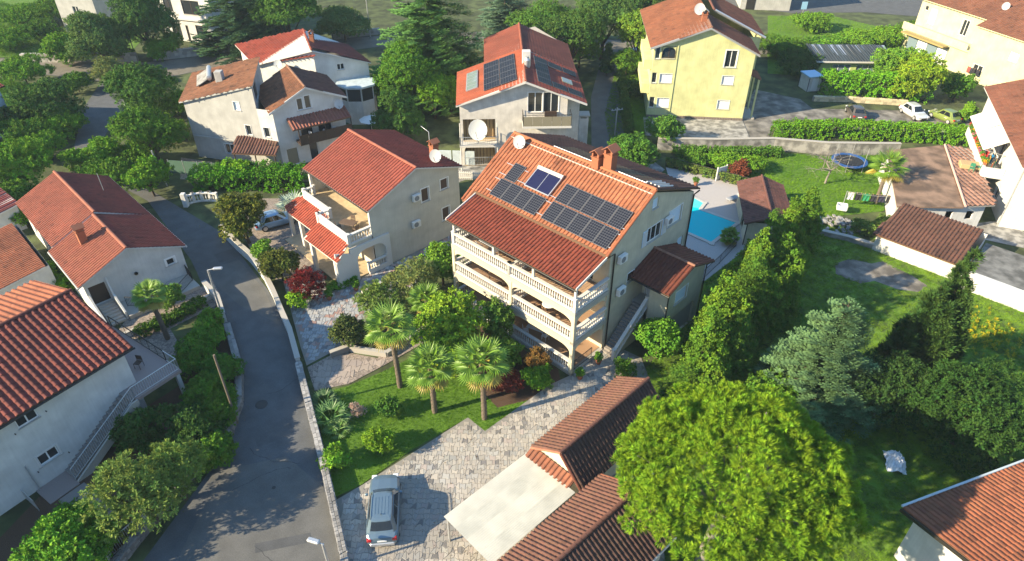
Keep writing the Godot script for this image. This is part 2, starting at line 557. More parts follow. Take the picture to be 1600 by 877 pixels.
func _ready() -> void:
	rng.seed = 20240611
	# camera
	var cam := Camera3D.new()
	cam.name = "camera"
	cam.position = Vector3(0, 35, 0)
	cam.rotation_degrees = Vector3(-36.3, 0, 0)
	cam.fov = 44.68
	cam.far = 2000.0
	add_child(cam)
	# sky and sun
	var env := Environment.new()
	env.background_mode = Environment.BG_SKY
	var sky := Sky.new()
	var ps := ProceduralSkyMaterial.new()
	ps.sky_top_color = Color(0.36, 0.52, 0.7)
	ps.sky_horizon_color = Color(0.76, 0.81, 0.84)
	ps.sky_curve = 0.12
	ps.ground_horizon_color = Color(0.5, 0.55, 0.5)
	ps.ground_bottom_color = Color(0.2, 0.22, 0.18)
	ps.energy_multiplier = 0.76
	sky.sky_material = ps
	env.sky = sky
	env.tonemap_mode = Environment.TONE_MAPPER_LINEAR
	env.tonemap_exposure = 2.8
	env.sdfgi_enabled = true; env.ssao_enabled = true; env.ssil_enabled = true
	env.fog_enabled = true
	env.fog_density = 0.0003
	env.fog_light_color = Color(0.72, 0.8, 0.86)
	var we := WorldEnvironment.new()
	we.name = "world_environment"
	we.environment = env
	add_child(we)
	var sun := DirectionalLight3D.new()
	sun.name = "sun"
	sun.light_energy = 1.6
	sun.light_color = Color(1.0, 0.925, 0.78)
	sun.light_angular_distance = 0.5
	sun.shadow_enabled = true
	add_child(sun)
	var el := deg_to_rad(26.0)
	sun.look_at_from_position(Vector3.ZERO, Vector3(0.94 * cos(el), -sin(el), -0.34 * cos(el)))
	materials()
	setting()
	main_house(); arch_house(); road_house(); stair_house()
	solar_house(); yellow_house(); twin_houses(); right_houses(); sheds()
	walls_and_hedges()
	vehicles_and_things()
	plants_list()
	lawns()

func materials() -> void:
	var m := func(k: String, r: float, g: float, b: float, rough := 0.85, tex := "", sc := 0.3, bump := 0.0, detail := "") -> void:
		mat(k, Color(r, g, b), rough, tex, sc, bump, "bump", detail)
	m.call("cream", 0.68, 0.63, 0.47, 0.9, "cloud", 0.12, 0.4, "streak"); m.call("cream light", 0.72, 0.66, 0.48, 0.9, "cloud", 0.15, 0.4)
	m.call("off white", 0.66, 0.63, 0.55, 0.9, "cloud", 0.1, 0.4, "streak"); m.call("off white bright", 0.78, 0.74, 0.68, 0.9, "cloud", 0.12, 0.3, "streak")
	m.call("white wall", 0.74, 0.74, 0.72, 0.9, "cloud", 0.1, 0.4, "streak"); m.call("white paint", 0.8, 0.78, 0.74, 0.6, "fine", 0.6); m.call("white frame", 0.78, 0.78, 0.77, 0.45)
	m.call("grey render", 0.5, 0.5, 0.48, 0.95, "cloud", 0.1, 0.5, "streak"); m.call("yellow wall", 0.72, 0.73, 0.36, 0.9, "cloud", 0.08, 0.3, "streak"); m.call("pale yellow wall", 0.68, 0.65, 0.42, 0.9, "cloud", 0.08, 0.3, "streak")
	m.call("lime wall", 0.5, 0.6, 0.22, 0.9, "cloud", 0.1); m.call("pale blue wall", 0.5, 0.68, 0.82, 0.9, "cloud", 0.1)
	m.call("pale blue", 0.55, 0.68, 0.78, 0.5); m.call("pale blue grey", 0.55, 0.64, 0.68, 0.5, "cloud", 0.2); m.call("sky blue metal", 0.3, 0.52, 0.72, 0.4); m.call("navy", 0.02, 0.035, 0.07, 0.4)
	m.call("pale stone", 0.5, 0.47, 0.42, 0.85, "fine", 0.5, 0.5); m.call("stair stone", 0.3, 0.27, 0.25, 0.85, "fine", 0.7, 0.4); m.call("concrete", 0.36, 0.35, 0.33, 0.95, "patch", 0.12, 0.6)
	m.call("terrace tile", 0.5, 0.31, 0.19, 0.6, "fine", 0.6); m.call("beige floor", 0.56, 0.44, 0.28, 0.6, "cloud", 0.25); m.call("pinkish floor", 0.36, 0.29, 0.27, 0.8, "fine", 0.5)
	for k in 3: mat("plank %d" % k, Color(0.6, 0.4, 0.26) * (0.85 + 0.14 * k), 0.6, "fine", 0.6)
	m.call("wood brown", 0.16, 0.09, 0.05, 0.8, "fine", 0.8); m.call("dark wood", 0.06, 0.035, 0.025, 0.6, "fine", 0.8); m.call("tan wood", 0.6, 0.43, 0.22, 0.7, "fine", 0.8); m.call("pole wood", 0.2, 0.16, 0.12, 0.9, "fine", 1.0)
	m.call("brown shutter", 0.075, 0.045, 0.035, 0.6); m.call("shutter white", 0.75, 0.76, 0.78, 0.5); m.call("reed", 0.3, 0.27, 0.19, 0.9, "fine", 1.2)
	m.call("brick orange", 0.5, 0.18, 0.09, 0.85, "grit", 0.8, 0.5); m.call("brick dull", 0.3, 0.24, 0.2, 0.9, "cell", 0.6, 0.5); m.call("terracotta", 0.46, 0.17, 0.09, 0.8, "grit", 1.0)
	m.call("olive mat", 0.13, 0.115, 0.06, 0.7, "cloud", 0.3); m.call("felt brown", 0.27, 0.175, 0.12, 0.95, "patch", 0.06, 0.5); m.call("grey felt", 0.2, 0.2, 0.19, 0.95, "patch", 0.09, 0.6); m.call("pale pink", 0.55, 0.36, 0.3, 0.8)
	m.call("grey fabric", 0.3, 0.32, 0.35, 0.9); m.call("white plastic", 0.78, 0.78, 0.78, 0.4); m.call("green plastic", 0.04, 0.2, 0.12, 0.4); m.call("rattan", 0.12, 0.08, 0.055, 0.8); m.call("awning white", 0.78, 0.77, 0.73, 0.8, "cloud", 0.3); m.call("tan canvas", 0.42, 0.32, 0.12, 0.9, "fine", 0.6)
	m.call("sheet white 0", 0.58, 0.565, 0.49, 0.6, "cloud", 0.07); m.call("sheet white 1", 0.54, 0.53, 0.46, 0.6, "cloud", 0.09); m.call("white sheet", 0.75, 0.75, 0.76, 0.7)
	m.call("tyre", 0.015, 0.015, 0.016, 0.8); m.call("blue pad", 0.02, 0.09, 0.28, 0.6); m.call("lamp glass", 0.6, 0.62, 0.65, 0.1); m.call("red lamp", 0.4, 0.015, 0.012, 0.15)
	m.call("bark", 0.1, 0.075, 0.05, 0.95, "fine", 1.5, 1.0); m.call("grey bark", 0.3, 0.27, 0.24, 0.95, "fine", 1.5, 1.0); m.call("palm bark", 0.2, 0.16, 0.12, 0.95, "fine", 2.0, 1.0); m.call("mortar", 0.28, 0.27, 0.25, 0.95, "fine", 1.0)
	glossy("glass", Color(0.025, 0.03, 0.035)); glossy("glass light", Color(0.16, 0.22, 0.26)); glossy("roof glass", Color(0.2, 0.26, 0.24))
	metal("dark metal", Color(0.03, 0.028, 0.026), 0.5, 0.3); metal("light metal", Color(0.55, 0.56, 0.57), 0.4, 0.6); metal("galvanised", Color(0.45, 0.46, 0.46), 0.5, 0.5)
	# ground
	mat("soil", Color(0.095, 0.125, 0.04), 1.0, "patch", 0.05, 2.0, "bump", "cloud"); mat("lawn", Color(0.12, 0.25, 0.014), 1.0, "fine", 0.35, 2.0, "bump", "cloud"); mat("meadow", Color(0.14, 0.26, 0.02), 1.0, "patch", 0.1, 3.0, "bump", "cloud")
	mat("asphalt", Color(0.17, 0.178, 0.188), 0.93, "grit", 0.5, 0.4, "bump", "cloud"); mat("asphalt new", Color(0.148, 0.153, 0.16), 0.93, "grit", 0.6, 0.4, "bump", "cloud"); mat("asphalt pale", Color(0.21, 0.208, 0.2), 0.93, "grit", 0.5, 0.4, "bump", "cloud")
	mat("parking", Color(0.3, 0.28, 0.25), 0.95, "patch", 0.07, 0.4, "bump", "fine"); mat("joint sand", Color(0.3, 0.285, 0.26), 1.0, "fine", 0.8, 0.6); mat("deck", Color(0.5, 0.47, 0.46), 0.8, "fine", 0.3, 0.3)
	mat("walk tile", Color(0.4, 0.33, 0.28), 0.85, "cell", 0.4, 0.4); mat("gravel", Color(0.42, 0.38, 0.33), 1.0, "grit", 0.5, 2.0, "bump", "patch"); mat("bed soil", Color(0.13, 0.075, 0.045), 1.0, "grit", 0.5, 2.0)
	mat("pool tile", Color(0.03, 0.42, 0.62), 0.3, "cell", 0.5); mat("pool edge", Color(0.6, 0.58, 0.54), 0.7, "fine", 0.8)

const SLAB := [Color(0.38, 0.35, 0.31), Color(0.36, 0.335, 0.3), Color(0.4, 0.36, 0.31), Color(0.37, 0.32, 0.29), Color(0.3, 0.295, 0.285), Color(0.36, 0.345, 0.31), Color(0.37, 0.355, 0.33), Color(0.35, 0.34, 0.32), Color(0.19, 0.18, 0.175)]
const MARBLE := [Color(0.42, 0.43, 0.44), Color(0.3, 0.31, 0.33), Color(0.5, 0.48, 0.46), Color(0.4, 0.25, 0.21), Color(0.2, 0.2, 0.22), Color(0.46, 0.34, 0.3)]

func setting() -> void:
	var big := 900.0
	ground_sheet("ground", [[-big, 300], [big, 300], [big, -big], [-big, -big]], -0.02, mats["soil"])
	var hills := MB.new()
	var f := FastNoiseLite.new(); f.frequency = 0.006; f.seed = 9
	var hp := func(i: int, j: int) -> Vector3:
		var w := -PI * i / 48.0
		var q := 300.0 + j * 70.0
		return Vector3(cos(w) * q, -1.0 + j * 14.0 + (f.get_noise_2d(cos(w) * q, sin(w) * q) + 0.5) * j * 9.0, sin(w) * q)
	for i in 48:
		for j in 7: hills.quad(hp.call(i, j), hp.call(i, j + 1), hp.call(i + 1, j + 1), hp.call(i + 1, j))
	struct(hills, "hills", mats["meadow"])
	ground_sheet("road", ROAD, 0.004, mats["asphalt"])
	ground_sheet("upper_road_surface", [[-75, -100.7], [-130, -103.2], [-130, -106.8], [-75, -105.8], [-56, -104.0], [-46.4, -107.8], [-25.7, -116.8], [0, -120.3], [24, -112.8], [60, -117.8], [60, -112.2], [24, -105.2], [0, -113.7], [-21, -112.2], [-45, -101.7], [-51.2, -97], [-58.8, -96.2]], 0.0085, mat("road tan", Color(0.31, 0.28, 0.23), 0.95, "grit", 0.4, 0.4, "bump", "cloud"))
	ground_sheet("slope_grass", [[-130, -97], [-75, -97.5], [-62, -92.5], [-63.5, -82], [-75, -78], [-130, -80]], 0.006, mats["lawn"]); ground_sheet("upper_slope", [[-130, -108], [-75, -106.3], [-60, -105.2], [-62, -118], [-78, -120], [-100, -150], [-150, -150]], 0.006, mats["lawn"])
	ground_sheet("alley", [[16.5, -107], [18, -104], [14.5, -88], [13.2, -70], [10.5, -66], [9, -70], [10.8, -90], [13.5, -104]], 0.008, mats["asphalt pale"])
	ground_sheet("upper_road", [[36, -140], [52, -131.5], [66, -132], [84, -126], [130, -118], [130, -150], [60, -155], [36, -150]], 0.004, mats["asphalt"])
	ground_sheet("road_patch", [[-18.2, -27.5], [-14.5, -28.6], [-10.6, -25.5], [-9.4, -21.8], [-9.0, -18], [-17.5, -16.5], [-18.6, -22]], 0.0075, mats["asphalt pale"])
	ground_sheet("road_patch", [[-22.5, -44.2], [-18.6, -41.8], [-20.8, -45.9], [-24.6, -50.8], [-27.5, -49.0]], 0.0075, mats["asphalt pale"])
	ground_sheet("parking_lot", PARKING, 0.006, mats["parking"])
	ground_sheet("lawn", LAWN_FRONT, 0.012, mats["lawn"]); ground_sheet("meadow", MEADOW, 0.0, mats["meadow"])
	ground_sheet("pool_garden", POOLGARDEN, 0.008, mats["lawn"]); ground_sheet("side_lawn", YGARDEN, 0.004, mats["lawn"]); ground_sheet("bank_lawn", TOPGARDEN, 0.004, mats["lawn"])
	ground_sheet("bare_patch", [[28.4, -48.6], [29.0, -50.2], [30.6, -51.0], [32.2, -50.2], [33.4, -50.6], [35.0, -48.4], [35.6, -46.9], [34.4, -46.0], [32.8, -46.4], [31.4, -47.6], [30.0, -47.2]], 0.006, mats["gravel"])
	ground_sheet("sandy_bed", [[17.0, -96], [22.5, -97], [22.8, -91], [17.5, -90.5]], 0.01, mats["gravel"])
	ground_sheet("planting_bed", [[-1.0, -32.8], [3.6, -34.3], [3.4, -36.6], [-4.6, -43.4], [-6.2, -40.6], [-3.6, -36.2]], 0.018, mats["bed soil"])
	ground_sheet("planting_bed", [[-11.4, -39.2], [-7.2, -39.6], [-5.0, -43.4], [-9.6, -42.2]], 0.018, mats["bed soil"])
	ground_sheet("garden_bank", [[-24.5, -44.5], [-20.2, -36.4], [-18.9, -31.0], [-20, -26], [-22.5, -20], [-30, -20], [-27.5, -30], [-23, -36]], 0.006, mats["bed soil"])
	ground_sheet("shed_court", RCOURT, 0.01, mats["concrete"])
	ground_sheet("house_yard", [[-26.5, -56.5], [-24, -52.2], [-20.5, -47.8], [-15.5, -45.5], [-18.0, -53], [-20.5, -62], [-27, -62]], 0.006, mats["walk tile"])
	ground_sheet("grey_house_yard", [[-38, -71.5], [-25, -67.6], [-17, -74.5], [-14, -72], [-20, -65.5], [-36, -66.2]], 0.008, mats["walk tile"])
	ground_sheet("kerb_path", [[-31, -42.5], [-25.8, -47.5], [-24.0, -44.6], [-27.0, -41.2], [-24.8, -38.4], [-26.2, -36.2], [-31, -39.5]], 0.01, mats["walk tile"])
	ground_sheet("middle_yard", [[-12.5, -60], [-4.5, -66.5], [8, -66], [11, -60], [17, -68.5], [15, -73], [-8, -70.5], [-14, -67]], 0.004, mats["concrete"])
	paving("courtyard", YARD, 0.02, 0.36, SLAB, Vector2(-6, -24), mats["joint sand"], 0.016)
	paving("marble_path", WPAVE, 0.016, 0.42, MARBLE, Vector2(-13, -39), mats["joint sand"])
	paving("tile_walk", WALK, 0.024, 0.6, [Color(0.42, 0.35, 0.3), Color(0.46, 0.38, 0.33), Color(0.38, 0.32, 0.29)], Vector2(-9, -36), mats["walk tile"], 0.02)
	# pool: deck around a basin
	ground_sheet("pool_deck", POOLDECK, 0.012, mats["deck"])
	var edge := [[18.0, -62.1], [18.8, -62.5], [19.9, -60.95], [19.15, -59.7], [22.3, -57.1], [18.65, -53.2], [15.6, -56.2]]
	var b := MB.new()
	var pts := []
	for p in edge: pts.append(Vector3(p[0], 0.075, p[1]))
	b.slab(pts, 0.1)
	var pw := mat("pool water", Color(0.0, 0.5, 0.56), 0.2, "", 0.4, 0.6, "cell")
	pw.metallic_specular = 0.15
	struct(b, "pool_water", pw)
	ground_sheet("pool_step", [[18.05, -62.0], [18.75, -62.35], [19.75, -60.95], [19.05, -59.85], [17.2, -60.4]], 0.08, mat("pool shallow", Color(0.08, 0.6, 0.6), 0.3))
	b = MB.new()
	for i in edge.size():
		var p := Vector3(edge[i][0], 0, edge[i][1]); var q := Vector3(edge[(i + 1) % edge.size()][0], 0, edge[(i + 1) % edge.size()][1])
		b.box(Vector3(-0.15, 0.0, -0.03), Vector3(p.distance_to(q) + 0.13, 0.1 + 0.002 * i, 0.3), face(p, q))
	struct(b, "pool_coping", mats["pool edge"])
	# tar seams and small repairs in the road
	var crack := MB.new()
	for k in 11:
		var p := Vector2(R(-19.5, -11.5), R(-36, -19))
		var w := R(0, TAU)
		for s in 14:
			var q := p + Vector2(cos(w), sin(w)) * R(0.18, 0.4)
			if not in_poly(q, ROAD): break
			var e := (q - p).orthogonal().normalized() * R(0.005, 0.013)
			crack.quad(Vector3(p.x - e.x, 0.0125, p.y - e.y), Vector3(q.x - e.x, 0.0125, q.y - e.y), Vector3(q.x + e.x, 0.0125, q.y + e.y), Vector3(p.x + e.x, 0.0125, p.y + e.y))
			p = q; w += R(-0.6, 0.6)
	stuff(struct(crack, "road_cracks", mats["tyre"]))
	ground_sheet("road_repair", [[-17.0, -30.2], [-14.9, -31.4], [-14.5, -30.5], [-16.5, -29.3]], 0.011, mats["asphalt new"]); ground_sheet("road_repair", [[-27.2, -51.6], [-25.4, -53.0], [-24.4, -51.8], [-26.2, -50.3]], 0.011, mats["asphalt new"])
	ground_sheet("road_repair", [[-14.6, -22.4], [-11.6, -23.1], [-11.4, -22.5], [-14.4, -21.8]], 0.011, mats["asphalt new"])
	# manhole covers
	for q in [[-17.4, -33.1, 0.42], [-14.6, -26.2, 0.12]]:
		var mh := thing("manhole_cover", "round iron manhole cover in the road" if q[2] > 0.3 else "small iron valve cover in the road", "manhole cover", Vector3(q[0], 0.004, q[1]))
		b = MB.new(); b.lathe([[q[2], 0.0], [q[2], 0.014], [q[2] * 0.9, 0.018], [q[2] * 0.88, 0.012], [0.01, 0.013]], 20)
		obj(b, "lid", metal("iron", Color(0.05, 0.05, 0.05), 0.6, 0.5), mh)

func P3(a: Array) -> Array:
	var out := []
	for p in a: out.append(Vector3(p[0], 0, p[1]))
	return out

func walls_and_hedges() -> void:
	stone_wall("low stone wall between the road and the front lawn", P3([[-7.6, -16.5], [-9.24, -21.3], [-11.6, -27.2], [-13.9, -32.6], [-15.6, -36.6]]), 0.75, 0.42, Color(0.3, 0.29, 0.28), 0.24)
	plaster_wall("pale plastered wall between the road and the marble path", P3([[-15.7, -36.9], [-17.2, -40.3], [-18.3, -42.3], [-19.9, -45.3], [-21.2, -47.5]]), 0.8, 0.3, mats["white wall"])
	plaster_wall("long white wall along the road below the olive brown tree", P3([[-21.3, -47.7], [-23.4, -50.5], [-25.4, -52.6], [-27.6, -55.2]]), 0.95, 0.3, mats["white wall"])
	stone_wall("retaining wall of rough stones along the left side of the road", P3([[-22.6, -17.5], [-21.3, -22.5], [-20.0, -27.0], [-18.7, -30.4], [-18.9, -33.2], [-20.0, -36.6], [-22.4, -41.2]]), 0.6, 0.45, Color(0.24, 0.23, 0.22), 0.3)
	plaster_wall("curved garden wall beside the palm of the low house", P3([[-22.9, -42.0], [-24.2, -44.4], [-26.0, -46.3]]), 0.9, 0.3, mats["white wall"])
	plaster_wall("thin kerb wall in front of the steps of the low house", P3([[-30.2, -40.0], [-27.6, -42.5], [-25.0, -45.2]]), 0.4, 0.2, mats["white wall"])
	stone_wall("pale stone wall along the upper road before the grey block", P3([[-75, -104.3], [-62, -104.6], [-57.5, -104.6]]), 1.3, 0.5, Color(0.5, 0.47, 0.42), 0.5)
	stone_wall("pale stone wall along the upper road before the white block", P3([[-55.3, -104.9], [-46.4, -108.6], [-36.5, -112.6]]), 1.3, 0.5, Color(0.52, 0.49, 0.44), 0.5)
	stone_wall("short rubble wall at the far road beside the thin lamp", P3([[-30, -115.6], [-22.5, -118.6]]), 1.0, 0.5, Color(0.42, 0.4, 0.36), 0.5)
	plaster_wall("long concrete wall below the yellow house forecourt", P3([[17.0, -73.6], [24, -73.4], [30.5, -73.6], [36.5, -72.4], [44.5, -72.2]]), 1.4, 0.35, mats["concrete"])
	stone_wall("pale wall under the tall hedge behind the parked cars", P3([[40.5, -88.6], [45, -88.3], [52.5, -87.0]]), 0.7, 0.4, Color(0.62, 0.54, 0.36), 0.5)
	plaster_wall("low wall at the lawn's edge below the rubble heap", P3([[29.2, -55.2], [31.6, -54.0], [33.4, -52.6]]), 0.45, 0.35, mats["concrete"])
	plaster_wall("white yard wall behind the felt roofed annex", P3([[37.2, -57.4], [38.8, -62.5], [40.0, -66.8]]), 1.6, 0.25, mats["white wall"])
	plaster_wall("low wall around the bed at the start of the tile walk", P3([[-12.2, -38.6], [-9.4, -38.0], [-6.4, -41.4]]), 0.4, 0.25, mats["pale stone"])
	plaster_wall("stone edging between the marble path and the tile walk", P3([[-13.6, -37.9], [-12.3, -38.7], [-11.6, -40.9]]), 0.5, 0.25, mats["stair stone"])
	plaster_wall("low white wall beside the scooter", P3([[-12.6, -45.6], [-10.2, -46.9], [-8.6, -48.9]]), 0.35, 0.3, mats["white wall"])
	# curved white gate wall across the road
	var gw := thing("gate_balustrade", "curved white balustraded gateway at the driveway by the road bend", "gate", Vector3(-32.9, 0, -60.3))
	var prev := Vector3.ZERO
	for i in 5:
		var w := 0.4 + i * 0.45
		var p := Vector3(1.6 - cos(w) * 1.9, 0, -1.2 * sin(w))
		if i > 0: balustrade(gw, prev, p, 1.0, mats["white paint"], 0.25, false, 0.2)
		prev = p
	block(gw, "gate_pillar", mats["white wall"], Vector3(-0.4, 0, -0.3), Vector3(0.05, 1.5, 0.15), 0.03)
	var wf := thing("white_fence", "short white picket fence below the gabled solar house", "fence", Vector3(-5.9, 0, -66.2), 8)
	for i in 13: block(wf, "picket", mats["white paint"], Vector3(i * 0.22, 0.05, -0.03), Vector3(i * 0.22 + 0.12, 1.0, 0.03))
	for y in [0.25, 0.8]: block(wf, "rail", mats["white paint"], Vector3(0, y, 0.031), Vector3(2.8, y + 0.08, 0.07))
	var sw := thing("screen_wall", "row of pale screen panels behind the red roofed house", "fence", Vector3(-17.0, 0, -70.5), 4)
	for i in 5: block(sw, "panel", mats["pale blue grey"], Vector3(i * 2.6, 0, 0), Vector3(i * 2.6 + 2.45, 1.7, 0.1))
	# green mesh fence by the grey house
	var gf := thing("mesh_fence", "green net fence around the yard below the grey house", "fence", Vector3(-37.5, 0, -67.6), 8)
	for i in 6:
		bar(gf, "post", mats["galvanised"], [Vector3(i * 1.7, 0, 0), Vector3(i * 1.7, 1.7, 0)], 0.04)
		if i < 5: block(gf, "net_panel", mat("green net", Color(0.06, 0.13, 0.09), 0.8), Vector3(i * 1.7 + 0.05, 0.05, -0.02), Vector3(i * 1.7 + 1.65, 1.6, 0.02))
	# fence and railings round the pool
	var pf := thing("pool_fence", "dark framed fence with climbing ivy behind the pool", "fence", Vector3(17.3, 0, -69.6))
	var fp := [Vector3.ZERO, Vector3(3.0, 0, 2.2), Vector3(6.0, 0, 4.0), Vector3(9.3, 0, 6.4)]
	railing(pf, "railing", fp, 1.1, mats["dark metal"], 0.18)
	var gg := thing("garden_gate", "white barred garden gate at the end of the retaining wall by the road", "gate", Vector3(-22.3, 0, -21.6))
	railing(gg, "gate_leaf", [Vector3.ZERO, Vector3(1.0, 0, -1.9)], 1.1, mats["light metal"], 0.13, 0.022)
	for q in [Vector3(-0.05, 0, 0.2), Vector3(1.1, 0, -2.1)]: block(gg, "gate_post", mats["white wall"], q - Vector3(0.15, 0, 0.15), q + Vector3(0.15, 1.2, 0.15), 0.03)
	var pr := thing("pool_railing", "dark railing along the low side of the pool deck", "railing", Vector3(16.4, 0.02, -47.6))
	railing(pr, "railing", [Vector3.ZERO, Vector3(2.2, 0, -2.6), Vector3(4.4, 0, -5.4)], 1.0, mats["dark metal"], 0.2)
	hedge("thin ivy screen on the pool fence", P3([[17.3, -69.5], [20.3, -67.3], [23.3, -65.5], [26.5, -63.1]]), 0.4, 0.9, Color(0.09, 0.14, 0.04), 0.35)
	block_thing2()
	# hedges
	hedge("long dense hedge below the grey gable house", P3([[-33.6, -64.4], [-27, -65.0], [-21.4, -64.3]]), 3.0, 2.0, Color(0.06, 0.17, 0.012), 0.42)
	hedge("long clipped hedge in front of the parked cars", P3([[31.4, -76.8], [40, -77.0], [48, -76.2], [55.2, -75.0]]), 1.7, 1.9, Color(0.085, 0.2, 0.015), 0.42)
	hedge("tall wide hedge behind the parked cars", P3([[42, -90.2], [49, -89.8], [56, -88.6]]), 2.6, 3.2, Color(0.09, 0.23, 0.015), 0.5)
	hedge("clipped hedge bordering the palm at the low house", P3([[-29.2, -40.1], [-26.4, -42.9], [-25.4, -44.4]]), 0.9, 0.7, Color(0.05, 0.11, 0.015), 0.3)
	hedge("narrow green hedge strip beside the alley", P3([[15.4, -95], [14.6, -84], [13.9, -74]]), 0.7, 2.0, Color(0.05, 0.09, 0.02), 0.4)
	hedge("low box edging in front of the red maple", P3([[-15.6, -45.9], [-13.4, -47.6]]), 0.7, 0.6, Color(0.075, 0.19, 0.015), 0.28)
	hedge("green border below the concrete wall of the yellow house", P3([[18.5, -72.2], [24, -71.9], [31, -71.8]]), 1.2, 0.9, Color(0.06, 0.14, 0.02), 0.4)
	hedge("wild hedge along the bank behind the metal roofed shed", P3([[41, -106], [48, -109], [58, -112], [66, -113]]), 3.5, 1.8, Color(0.08, 0.19, 0.02), 0.6)
	hedge("ragged greenery at the foot of the felt roofed annex", P3([[32.6, -55.9], [34.6, -54.6], [36.2, -56.8]]), 1.2, 1.1, Color(0.09, 0.15, 0.04), 0.35)

func block_thing2() -> void:
	var o := thing("gate_post", "white gate panel in the middle of the pool fence", "gate", Vector3(22.6, 0, -66.2), -30)
	block(o, "panel", mats["white paint"], Vector3(-0.6, 0.05, -0.05), Vector3(0.6, 1.5, 0.05), 0.02)
	for x in [-0.7, 0.62]: block(o, "post", mats["white paint"], Vector3(x, 0, -0.06), Vector3(x + 0.08, 1.6, 0.06))
	var s := thing("street_sign", "small blue road sign at the upper road", "sign", Vector3(52.5, 0, -128), 0)
	bar(s, "post", mats["galvanised"], [Vector3.ZERO, UPV * 2.6], 0.04)
	block(s, "board", mats["sky blue metal"], Vector3(-0.5, 1.6, 0.041), Vector3(0.5, 2.9, 0.08))
	for k in 2:
		var nb := thing("notice_board", "%s white panel standing beside the upper right road" % ["left", "right"][k], "notice board", Vector3(72.5 + k * 7.5, 0, -124 - k * 4), 0)
		block(nb, "panel", mats["white plastic"], Vector3(-1.1, 0.2, -0.05), Vector3(1.1, 2.4, 0.05)); block(nb, "frame", mats["dark metal"], Vector3(-1.2, 0.1, -0.1), Vector3(1.2, 2.5, -0.051))

func lawns() -> void:
	var c1 := Color(0.09, 0.22, 0.008); var c2 := Color(0.17, 0.33, 0.015)
	grass("grass", [LAWN_FRONT], 36000, 0.012, 0.09, c1, c2, [[[-1.0, -32.8], [3.6, -34.3], [3.4, -36.6], [-4.6, -43.4], [-6.2, -40.6], [-3.6, -36.2]], WALK, [[-11.4, -39.2], [-7.2, -39.6], [-5.0, -43.4], [-9.6, -42.2]]])
	grass("meadow_grass", [MEADOW], 60000, 0.0, 0.16, Color(0.1, 0.22, 0.01), Color(0.2, 0.34, 0.02), [[[28.0, -48.8], [29.8, -50.8], [33.2, -50.4], [35.6, -47], [34, -45.6], [31, -47]]])
	grass("garden_grass", [POOLGARDEN, YGARDEN, TOPGARDEN], 9000, 0.006, 0.2, c1, c2)
	grass("slope_weeds", [[[-110, -108], [-75, -106.6], [-63, -105.8], [-64, -117], [-80, -122], [-100, -140]], [[-100, -97], [-76, -97.8], [-64, -92.5], [-65, -84], [-76, -80], [-100, -82]]], 8000, 0.008, 0.45, Color(0.1, 0.22, 0.015), Color(0.16, 0.32, 0.02))
	var ts := []; var cs := []
	for i in 260:  # yellow flowering weeds by the long shed wall
		ts.append(Transform3D(Basis(UPV, R(0, 6)).scaled(Vector3.ONE * R(0.25, 0.5)), Vector3(36.2 + rng.randfn() * 1.6, 0.15, -40.8 + rng.randfn() * 1.3)))
		cs.append(Color(0.42, 0.36, 0.015) if rng.randf() < 0.6 else Color(0.12, 0.22, 0.02))
	var lt := []; var lc := []
	for k in 900:  # dry leaves blown along the road edges and over the courtyard
		var e: int = [rng.randi() % 7, 24 + rng.randi() % 6][rng.randi() % 2]
		var p := Vector2(ROAD[e][0], ROAD[e][1]).lerp(Vector2(ROAD[e + 1][0], ROAD[e + 1][1]), rng.randf()) + Vector2(rng.randfn(), rng.randfn()) * 0.45
		if k % 3 == 0: p = Vector2(R(-9, 3), R(-33, -20))
		if not in_poly(p, ROAD) and not in_poly(p, YARD): continue
		lt.append(Transform3D(Basis(UPV, R(0, TAU)).scaled(Vector3.ONE * R(0.05, 0.11)), Vector3(p.x, 0.05, p.y)))
		lc.append([Color(0.16, 0.1, 0.04), Color(0.1, 0.13, 0.03), Color(0.22, 0.16, 0.06)][k % 3])
	var lf := many(clump("fine"), lt, lc, "fallen_leaves", leaf_mat(), self)
	stuff(lf); tag(lf, "dry fallen leaves along the road edges and in the courtyard", "leaves")
	var o := many(clump("fine"), ts, cs, "flowering_weeds", leaf_mat(), self)
	stuff(o); tag(o, "yellow flowering weeds in the meadow by the white shed wall", "weeds")

# ---------------------------------------------------------------- ground, roads, lawns (metres, x and z)
const LAWN_FRONT := [[-14.0, -34.0], [-11.7, -34.9], [-9.4, -36.4], [-6.8, -38.5], [-5.3, -44.0], [-3.5, -44.8], [0.0, -40.7], [2.7, -35.0], [-1.8, -30.7], [-3.0, -31.9], [-6.6, -29.0], [-9.3, -26.4], [-10.7, -25.5]]
const YARD := [[-10.6, -25.3], [-9.2, -26.4], [-3.0, -31.9], [-1.8, -30.7], [2.7, -35.0], [4.3, -36.0], [7.2, -39.8], [9.7, -37.8], [10.0, -35.1], [9.3, -32.6], [8.5, -21.3], [3.3, -18.3], [-8.4, -18.3], [-9.3, -21.3]]
const WPAVE := [[-17.9, -43.1], [-20.2, -48.5], [-15.2, -46.1], [-11.4, -49.6], [-5.2, -55.6], [-3.9, -53.0], [-6.3, -49.9], [-8.7, -46.1], [-12.2, -41.5], [-13.2, -38.9], [-15.2, -37.0], [-16.1, -38.9]]
const WALK := [[-15.1, -36.8], [-13.1, -38.6], [-10.1, -37.8], [-6.9, -41.9], [-4.5, -44.8], [-3.4, -44.0], [-5.5, -40.7], [-9.5, -37.0], [-11.7, -35.1], [-14.0, -34.4]]
const MEADOW := [[8.5, -35.1], [13.1, -40.7], [16.6, -47.5], [21.6, -52.5], [23.9, -57.6], [31.5, -59.4], [33.6, -52.7], [43.0, -45.7], [49.1, -39.2], [34.9, -20.5], [19.4, -17.0], [8.1, -18.7], [9.3, -32.6]]
